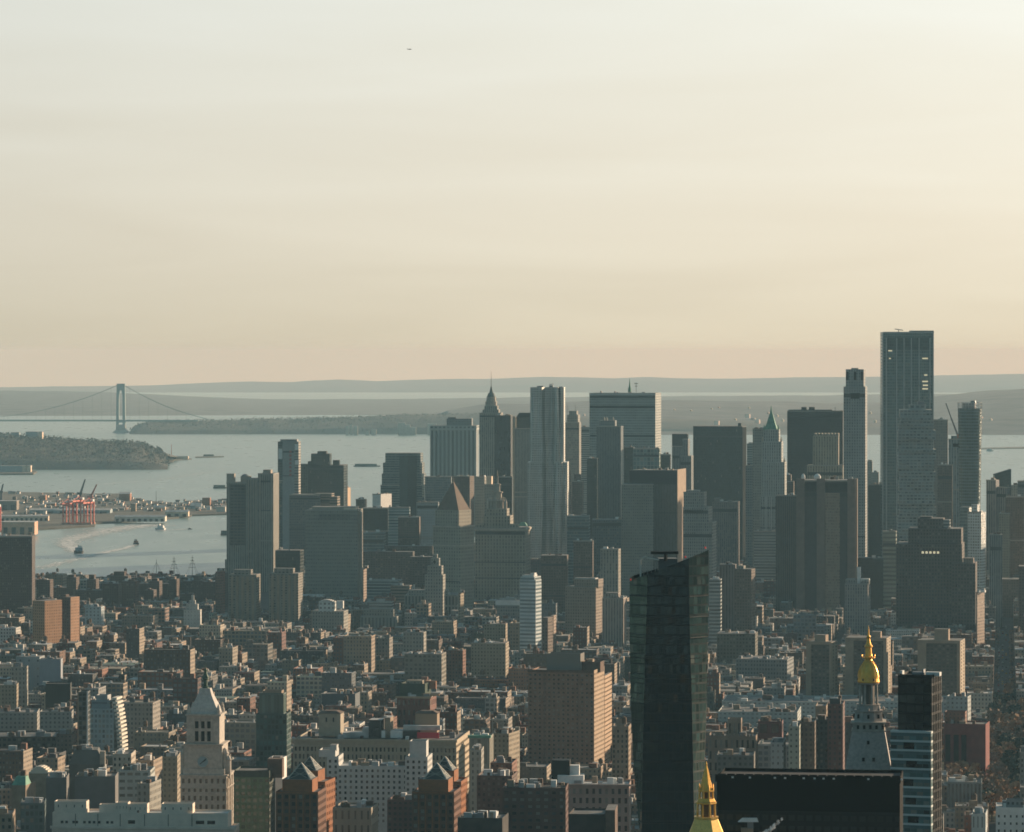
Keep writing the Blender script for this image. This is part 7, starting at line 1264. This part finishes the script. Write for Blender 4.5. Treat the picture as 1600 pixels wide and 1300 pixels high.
        b.t(x0, x1, y, m=m); b.add('arched_roof', mat('bright_vault', (.66, .58, .48), .7), lambda q: [q.frus((b.u1*i/10, b.u1*(i+1)/10, 0, 10), (b.u1*i/10, b.u1*(i+1)/10, 0, 10), b.Z(y, 5, 0)-.3, b.Z(y, 5, 0)+4.2*math.sin(math.pi*(i+.5)/10)) for i in range(10)])
    elif nm == 'mansard_hall': v = b.t(x0, x1, y+22, m=m, par=0); b.add('mansard_roof', m, lambda q: q.frus((v[0], v[1], v[2], v[3]), (v[0]+3, v[1]-4, v[2]+3, v[3]-3), v[5], b.Z(y, 10, 2))); b.box(x1-6, x1+2, y+2, y+22, f=0, dep=5, m=STONE)
    else:
        geo = D < 2600 and not nm.startswith(('grey_theatre', 'dark_flat', 'brown_stair', 'teal', 'dark_studio')) and m in (TANB, BRN, STONE)
        b.t(x0, x1, y, m=m, win=dict(bay=3.2, fl=3.6, wf=.42, hf=.5, rows=6, top=1.4) if geo else None)
    if cl: b.clutter(int(x0+y), cl*2, x0, x1, y)
    if nm in ('tan_loft_block', 'red_loft_block', 'dark_brick_apartments', 'brick_loft', 'stone_loft', 'maroon_block', 'brown_loft', 'tan_side_block', 'cream_loft'): b.tank(x0+(x1-x0)*.35, y-9, 8)
    b.finish(limit=50)

# ---------------------------------------------------------------- the carpet of lower houses between the towers
def proj(x, y): return CX+x*F/y
for f_ in FOOT:
    cs = f_['c']; f_['cx'] = sum(p[0] for p in cs)/4; f_['cy'] = sum(p[1] for p in cs)/4
    f_['ax'] = (cs[1][0]-cs[0][0], cs[1][1]-cs[0][1]); f_['ay'] = (cs[3][0]-cs[0][0], cs[3][1]-cs[0][1])
def inside(x, y, f_, mg):
    dx, dy = x-f_['c'][0][0], y-f_['c'][0][1]
    for ax in (f_['ax'], f_['ay']):
        l = math.hypot(*ax); t = (dx*ax[0]+dy*ax[1])/l
        if t < -mg or t > l+mg: return False
    return True
CO, SI = math.cos(PHI0), math.sin(PHI0)
def city(a, d): return (a*CO+d*SI, -a*SI+d*CO)
PAL = [('red brick', (.20, .085, .055), 13), ('dark red brick', (.13, .055, .045), 9), ('brown brick', (.14, .095, .07), 14), ('tan brick', (.33, .25, .18), 15), ('cream', (.42, .36, .28), 9), ('pale stone', (.34, .31, .27), 12), ('grey', (.22, .215, .205), 12), ('white', (.50, .49, .46), 5), ('dark grey', (.085, .085, .085), 7), ('rust coloured', (.26, .13, .08), 6), ('olive', (.17, .16, .12), 4), ('blue grey', (.17, .20, .22), 5)]
ROOFS = [('grey', (.16, .16, .155)), ('black', (.035, .035, .037)), ('silver', (.42, .42, .42)), ('pale', (.30, .28, .25)), ('tan', (.22, .19, .15)), ('green', (.07, .13, .11))]
rnd = random.Random(2024)
LOTS = []
def wtd(): 
    t = rnd.random()*sum(p[2] for p in PAL)
    for p in PAL:
        t -= p[2]
        if t <= 0: return p
    return PAL[0]
aves = [-1600+170*k for k in range(20)]
d = 2080.0; row = 0
while d < 5900:
    for k in range(-12, 7):
        a0 = k*172+10; a1 = a0+152
        for half in (0, 1):
            a = a0; dd = d+half*29
            while a < a1-7:
                wd = rnd.choice([8, 9, 11, 13, 16, 18, 22, 26, 34, 42]) if dd > 2900 else rnd.choice([9, 14, 18, 22, 26, 32, 38]); wd = min(wd, a1-a)
                if wd < 7: break
                dp = rnd.uniform(19, 28); x, y = city(a+wd/2, dd+dp/2); px = proj(x, y)
                if -130 < px < 1730: LOTS.append((a, dd+(29-dp if half else 0)*0, wd, dp, x, y, px))
                a += wd+(0.05 if rnd.random() < .85 else rnd.uniform(1, 4))
    d += 76; row += 1
def shore_d(x): return 5470 if x < -560 else (5560 if x < -400 else 5750)
HOLD = [dict(x0=-60, x1=352, D=5700, vb=903)]
BUILD = []
for (a, dd, wd, dp, x, y, px) in LOTS:
    if y > shore_d(x)-dp: continue
    if px > 1470 and 2680 < y < 3300: continue                     # the park
    if px > 1548 and 3290 < y < 3500: continue
    mg = max(wd, dp)*.5+1
    near = [f_ for f_ in FOOT if abs(f_['cx']-x) < 160 and abs(f_['cy']-y) < 160]
    if any(inside(x+ox*wd*.5, y+oy*dp*.5, f_, 1.5) for f_ in near for ox in (-1, 0, 1) for oy in (-1, 0, 1)): continue
    if any(abs((f_['cx']-x)) < mg*.7 and abs(f_['cy']-y) < mg*.7 for f_ in near): continue
    g = 10+drop(x, y); hw = wd/2*F/y
    base = rnd.uniform(10, 27) if y > 3000 else rnd.uniform(15, 34)
    if rnd.random() < (.14 if y > 3000 else .2): base *= rnd.uniform(1.3, 2.0)
    if wd < 10: base = min(base, 20)
    top = base
    for f_ in FOOT+HOLD:
        if f_['vb'] and f_['D'] > y+5 and f_['x0'] < px+hw and f_['x1'] > px-hw:
            lim = Zat(f_['vb']+rnd.uniform(-7, 10), y)-g; top = min(top, lim)
    if top < 5:
        if top < 1.5 or y < 2400: continue
        top = rnd.uniform(4, 6)
    vis = hw*2*min(top, 14)*F/y
    BUILD.append([vis*(1 if -5 < px < 1605 else .01), a, dd, wd, dp, x, y, px, top, g])
# what hides behind something nearer and taller is not what shows largest
occ = {}
BUILD.sort(key=lambda q: q[6])
for q in BUILD:
    _, a, dd, wd, dp, x, y, px, h, g = q; hw = wd/2*F/y; yt = EY+(H-(g+h))*F/y; yb_ = EY+(H-g)*F/y; v = 0
    for c in range(int(px-hw), int(px+hw)+1):
        lo = occ.get(c, 1300); yv = min(yb_, lo)
        if yt < yv: v += yv-yt
    for c in range(int(px-hw), int(px+hw)+1): occ[c] = min(occ.get(c, 1300), yt)
    for f_ in FOOT:                                   # hidden by a nearer tower
        if f_['D'] < y and f_['x0'] < px < f_['x1'] and f_['vb'] and yt < f_['vb']: v *= .05; break
    q[0] = v if -3 < px < 1603 else v*.02
BUILD.sort(key=lambda q: -q[0])
named = [(f_['short'], f_['cx'], f_['cy'], proj(f_['cx'], f_['cy']), EY+(H-10)*F/f_['cy'], f_['vb'] or 1300) for f_ in FOOT if f_['short']]
print('fill', len(BUILD))
def house(rn, wd, dp, h, wc, rc, detail):
    """lists of (part, MB, kind) in the house's own metres: kind 0-2 masonry, 3 roofing, 4 timber, 5 steel"""
    out = []; wk = rn.choice([0, 0, 0, 1, 2]); W_ = MB(); RB = MB(); n = 'plain'
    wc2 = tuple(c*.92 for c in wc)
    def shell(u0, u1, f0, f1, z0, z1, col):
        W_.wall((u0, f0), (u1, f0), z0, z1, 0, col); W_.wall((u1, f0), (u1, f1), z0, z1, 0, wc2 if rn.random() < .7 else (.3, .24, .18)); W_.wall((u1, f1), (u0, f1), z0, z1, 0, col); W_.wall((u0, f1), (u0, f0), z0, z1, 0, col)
        if detail:
            zr = z1-.8; w_ = .35
            for q in (((u1-w_, f0+w_), (u0+w_, f0+w_)), ((u1-w_, f1-w_), (u1-w_, f0+w_)), ((u0+w_, f1-w_), (u1-w_, f1-w_)), ((u0+w_, f0+w_), (u0+w_, f1-w_))): W_.wall(q[0], q[1], zr, z1, col=col, ref=z1)
            O = [(u0, f0), (u1, f0), (u1, f1), (u0, f1)]; I = [(u0+w_, f0+w_), (u1-w_, f0+w_), (u1-w_, f1-w_), (u0+w_, f1-w_)]
            for k in range(4): j = (k+1) % 4; W_.face([(*O[k], z1), (*O[j], z1), (*I[j], z1), (*I[k], z1)], None, col)
            RB.face([(u0+w_, f0+w_, zr), (u1-w_, f0+w_, zr), (u1-w_, f1-w_, zr), (u0+w_, f1-w_, zr)], None, rc)
        else: RB.face([(u0, f0, z1), (u1, f0, z1), (u1, f1, z1), (u0, f1, z1)], None, rc)
    s = rn.random()
    if s < .14 and h > 16 and wd > 14:
        n = 'setback'; k = rn.uniform(.6, .8); shell(0, wd, 0, dp, 0, h*k, wc); i0 = wd*rn.uniform(.05, .3); shell(i0, i0+wd*.6, dp*.25, dp*.9, h*k-.8, h, wc)
    else: shell(0, wd, 0, dp, 0, h, wc)
    out += [('wall', W_, wk), ('roof', RB, 3)]
    if rn.random() < .45:
        c = MB(); cc = tuple(min(.6, q*1.35+.03) for q in wc); c.box(-.25, wd+.25, -.55, -.02, h-1.1, h+.15, cc, bottom=True); out.append(('cornice', c, 3)); n = 'cornice' if n == 'plain' else n
    feat = None
    for _ in range(rn.choice([1, 1, 2, 2, 3]) if wd > 10 else rn.choice([0, 1, 1])):
        m = MB(); bw = rn.uniform(2, 5.5); u = rn.uniform(.6, max(.7, wd-bw-.6)); f_ = rn.uniform(2, dp-6); bh = rn.uniform(1.6, 4.2)
        m.box(u, u+bw, f_, f_+rn.uniform(2, 5), h-.9, h+bh, rn.choice([wc, wc2, (.5, .5, .48), (.30, .23, .17), (.2, .1, .07), (.12, .12, .12)])); out.append(('bulkhead', m, 3)); feat = 'a roof bulkhead'
    if rn.random() < .22 and h > 14:
        u, f_, r = rn.uniform(2.5, max(2.6, wd-2.5)), rn.uniform(4, dp-3), rn.uniform(1.5, 2.1); m = MB(); m.lathe(u, f_, [(r, h+3), (r, h+6.4), (r*1.05, h+6.4), (.05, h+7.8)], 9, (.12, .085, .06)); out.append(('water_tank', m, 3))
        m = MB(); [m.tube((u+i*r*.6, f_+j*r*.6, h-.8), (u+i*r*.6, f_+j*r*.6, h+3), .13, 3, col=(.1, .1, .1)) for i in (-1, 1) for j in (-1, 1)]; m.box(u-r, u+r, f_-r, f_+r, h+2.8, h+3, (.1, .1, .1)); out.append(('tank_stand', m, 3)); feat = 'a timber water tank'
    for _ in range(rn.choice([1, 2, 3, 4, 5, 6])):
        m = MB(); u = rn.uniform(.5, max(.6, wd-2)); f_ = rn.uniform(.8, dp-2); m.box(u, u+rn.uniform(.6, 1.8), f_, f_+rn.uniform(.6, 1.8), h-.9, h+rn.uniform(.4, 1.6), rn.choice([(.5, .5, .5), (.3, .3, .3), (.55, .5, .42), (.2, .1, .07)])); out.append((rn.choice(['chimney', 'vent_box', 'air_handler']), m, 3))
    return out, n, feat
MT = FILL+[RATT]
seen = {}
N_SOLO = 300
STUFF = [MB() for _ in range(4)]
for i, (vis, a, dd, wd, dp, x, y, px, h, g) in enumerate(BUILD):
    rn = random.Random(i*31+5); t = wtd(); k_ = rn.uniform(.5, 1.3); wc = tuple(max(.02, c*k_) for c in t[1])
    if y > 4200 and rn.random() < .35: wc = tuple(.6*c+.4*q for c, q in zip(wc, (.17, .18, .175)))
    rt_ = rn.choice([ROOFS[0], ROOFS[0], ROOFS[0], ROOFS[1], ROOFS[1], ROOFS[2], ROOFS[3], ROOFS[4]] + ([ROOFS[5]] if rn.random() < .2 else [])); solo = i < N_SOLO
    parts, shape, feat = house(rn, wd, dp, h, wc, rt_[1], solo or y < 3300)
    px0, py0 = city(a, dd)
    if solo:
        r = empty('low_rise_block', (px0, py0, g), -PHI0)
        for nm, m, k in parts: m.build(nm, MT[k] if k < 3 else RATT, r)
        sx, sy = px, EY+(H-g-h)*F/y
        best = sorted(named, key=lambda q: math.hypot((q[3]-sx), (min(q[5], 1300)-sy)*1.2))[:7]
        size = ('narrow ' if wd < 12 else 'broad ' if wd > 28 else '')+('tall ' if h > 34 else 'low ' if h < 12 else '')
        cand = []
        for bq in best[:4]:
            dx_ = sx-bq[3]; rel = ('in front of' if sy > bq[5]-15 and abs(dx_) < 45 else 'behind' if abs(dx_) < 40 else 'right of' if dx_ > 0 else 'left of')
            for ft in ([feat] if feat else [])+['a '+rt_[0]+' roof']:
                cand.append('%s%s building with %s %s %s' % (size, t[0], ft, rel, bq[0])); 
        cand += [c.replace(' building with', ' %s building with' % w_) for c in cand for w_ in ({'setback': ['stepped'], 'cornice': ['corniced'], 'plain': ['plain']}[shape])]
        cand = [c for c in cand if len(c.split()) <= 16] or ['%s building among the low blocks' % t[0]]
        lb = next((c for c in cand if c not in seen), cand[0]); seen[lb] = 1
        tag(r, lb, 'building', 'low-rise blocks filling the city floor')
    else:
        for nm, m, k in parts:
            T = STUFF[k]
            for f_, uv_, c_ in zip(m.f, m.uv, m.c):
                T.face([(px0+m.v[j][0]*CO+m.v[j][1]*SI, py0-m.v[j][0]*SI+m.v[j][1]*CO, g+m.v[j][2]) for j in f_], uv_, c_)
big = MB(); idx = []
for k, m in enumerate(STUFF):
    off = len(big.v); big.v += m.v; big.f += [tuple(j+off for j in f_) for f_ in m.f]; big.uv += m.uv; big.c += m.c; idx += [k]*len(m.f)
o = big.build('distant_low_rise_houses', MT[0]); [o.data.materials.append(m) for m in MT[1:]]
o.data.polygons.foreach_set('material_index', idx); tag(o, 'dense mass of small brick and stone houses spread between the towers', None, None, 'stuff')

# ---------------------------------------------------------------- trees of the park at right, and street trees
rn = random.Random(77); tg = 'bare and russet park trees at the lower right'
kinds = [(DRYL, 'russet leaved park tree at the lower right beside the red brick loft'), (TWIG, 'bare brown park tree at the lower right beside the avenue'), (EVER, 'dark evergreen park tree at the lower right near the edge')]
pts = []
for _ in range(4000):
    px = rn.uniform(1474, 1640); y = rn.uniform(2690, 3620)
    if y > 3280 and px < 1552: continue
    x = Xat(px, y)
    if any((x-p[0])**2+(y-p[1])**2 < 13**2 for p in pts): continue
    if any(inside(x, y, f_, 5) for f_ in FOOT if abs(f_['cx']-x) < 120 and abs(f_['cy']-y) < 120): continue
    pts.append((x, y))
    if len(pts) >= 190: break
for i, (x, y) in enumerate(pts):
    px = proj(x, y); k = 2 if (px > 1555 and rn.random() < .35) or rn.random() < .1 else rn.choice([0, 1, 1, 0]); h = rn.uniform(11, 19)
    if px < 1545 and y > 2950: h = min(h, 12)
    tree(x, y, 10+drop(x, y), h, h*rn.uniform(.32, .45), kinds[k][0], 500+i, kinds[k][1], tg+', '+['russet', 'bare', 'evergreen'][k], 150)
grass = land('park_lawn', [(Xat(1474, 2690)-2, 2690), (Xat(1700, 2690), 2690), (Xat(1700, 3290), 3290), (Xat(1474, 3290), 3290)], 10.02, mat('winter_lawn', (.07, .065, .035), .95, noise=.3, nscale=.05)); 

# ---------------------------------------------------------------- traffic and kerbside trees in the avenue canyon at the right
cars = [('white', (.6, .6, .58)), ('black', (.02, .02, .022)), ('grey', (.18, .18, .19)), ('yellow', (.6, .35, .03)), ('red', (.3, .03, .03)), ('silver', (.4, .41, .42))]
def car(nm, col):
    r = empty('car', (0, 0, 0)); m = mat('car_paint_'+nm, col, .35)
    child('body', r, m, lambda q: q.frus((-.9, .9, -2.3, 2.3), (-.88, .88, -2.25, 2.25), .3, .85)); child('cabin', r, GLS[0], lambda q: q.frus((-.82, .82, -1.2, 1.5), (-.62, .62, -.7, 1.0), .85, 1.4)); child('cabin_roof', r, m, lambda q: q.box(-.62, .62, -.7, 1.0, 1.4, 1.46)); child('wheels', r, BLACK, lambda q: [q.tube((sx-.12, sy, .33), (sx+.12, sy, .33), .33, 8) for sx in (-.85, .85) for sy in (-1.45, 1.45)]); return r
protos = {}
for i in range(90):
    nm, col = rn.choice(cars); lane = rn.choice([-5.6, -2, 1.6, 5.2]); d_c = rn.uniform(3350, 4700)
    if nm not in protos: protos[nm] = r = car(nm, col)
    else:
        r = protos[nm].copy(); C.objects.link(r)
        for ch in list(protos[nm].children): c = ch.copy(); C.objects.link(c); c.parent = r
    x, y = city(lane, d_c); r.location = (x, y, 10.0+drop(x, y)); r.rotation_euler = (0, 0, -PHI0)
    tag(r, nm+' car in the long avenue canyon near the right edge', 'car', 'cars in the avenue canyon, '+nm)
for i in range(36):
    x, y = city(rn.choice([-7.2, 7.2]), 3340+i*34+rn.uniform(-4, 4)); k = rn.choice([1, 1, 0])
    tree(x, y, 10+drop(x, y), rn.uniform(7, 11), rn.uniform(2.4, 3.4), kinds[k][0], 900+i, ['russet', 'bare brown', 'dark evergreen'][k]+' street tree lining the avenue canyon near the right edge', 'street trees of the avenue canyon, '+['russet', 'bare', 'evergreen'][k], 50)

# ---------------------------------------------------------------- a wisp of steam from a near roof
def steam():
    m = bpy.data.materials.new('steam'); m.use_nodes = True; n = m.node_tree.nodes; l = m.node_tree.links; p = n['Principled BSDF']
    p.inputs['Base Color'].default_value = (.85, .85, .85, 1); p.inputs['Roughness'].default_value = 1; p.inputs['Specular IOR Level'].default_value = 0
    t = n.new('ShaderNodeTexCoord'); z = n.new('ShaderNodeTexNoise'); z.inputs['Scale'].default_value = .7; z.inputs['Detail'].default_value = 5; l.new(t.outputs['Object'], z.inputs['Vector'])
    r = n.new('ShaderNodeMapRange'); r.inputs['From Min'].default_value = .3; r.inputs['From Max'].default_value = .75; r.inputs['To Max'].default_value = .75; l.new(z.outputs['Fac'], r.inputs['Value'])
    lw = n.new('ShaderNodeLayerWeight'); lw.inputs['Blend'].default_value = .35; iv = n.new('ShaderNodeMath'); iv.operation = 'SUBTRACT'; iv.inputs[0].default_value = 1; l.new(lw.outputs['Facing'], iv.inputs[1])
    mu = n.new('ShaderNodeMath'); mu.operation = 'MULTIPLY'; l.new(r.outputs['Result'], mu.inputs[0]); l.new(iv.outputs[0], mu.inputs[1]); l.new(mu.outputs[0], p.inputs['Alpha'])
    D = 1250; b = MB(); rs_ = random.Random(3)
    for i in range(46):                                # soft overlapping puffs along the drifting plume
        t_ = i/45; cx_, cz = -7+12*t_+rs_.uniform(-.6, .6), -5+9*t_**1.4+rs_.uniform(-.5, .5); R_ = (1.5-1.1*t_)*rs_.uniform(.6, 1.1); cy_ = rs_.uniform(-1.5, 1.5)
        b.lathe(cx_, cy_, [(R_*math.sin(math.pi*k/6)+.001, cz-R_*math.cos(math.pi*k/6)) for k in range(7)], 10)
    o = b.build('steam', m, loc=(Xat(1196, D), D, Zat(1298, D))); o['kind'] = 'stuff'; o.data.polygons.foreach_set('use_smooth', [True]*len(o.data.polygons))
steam()
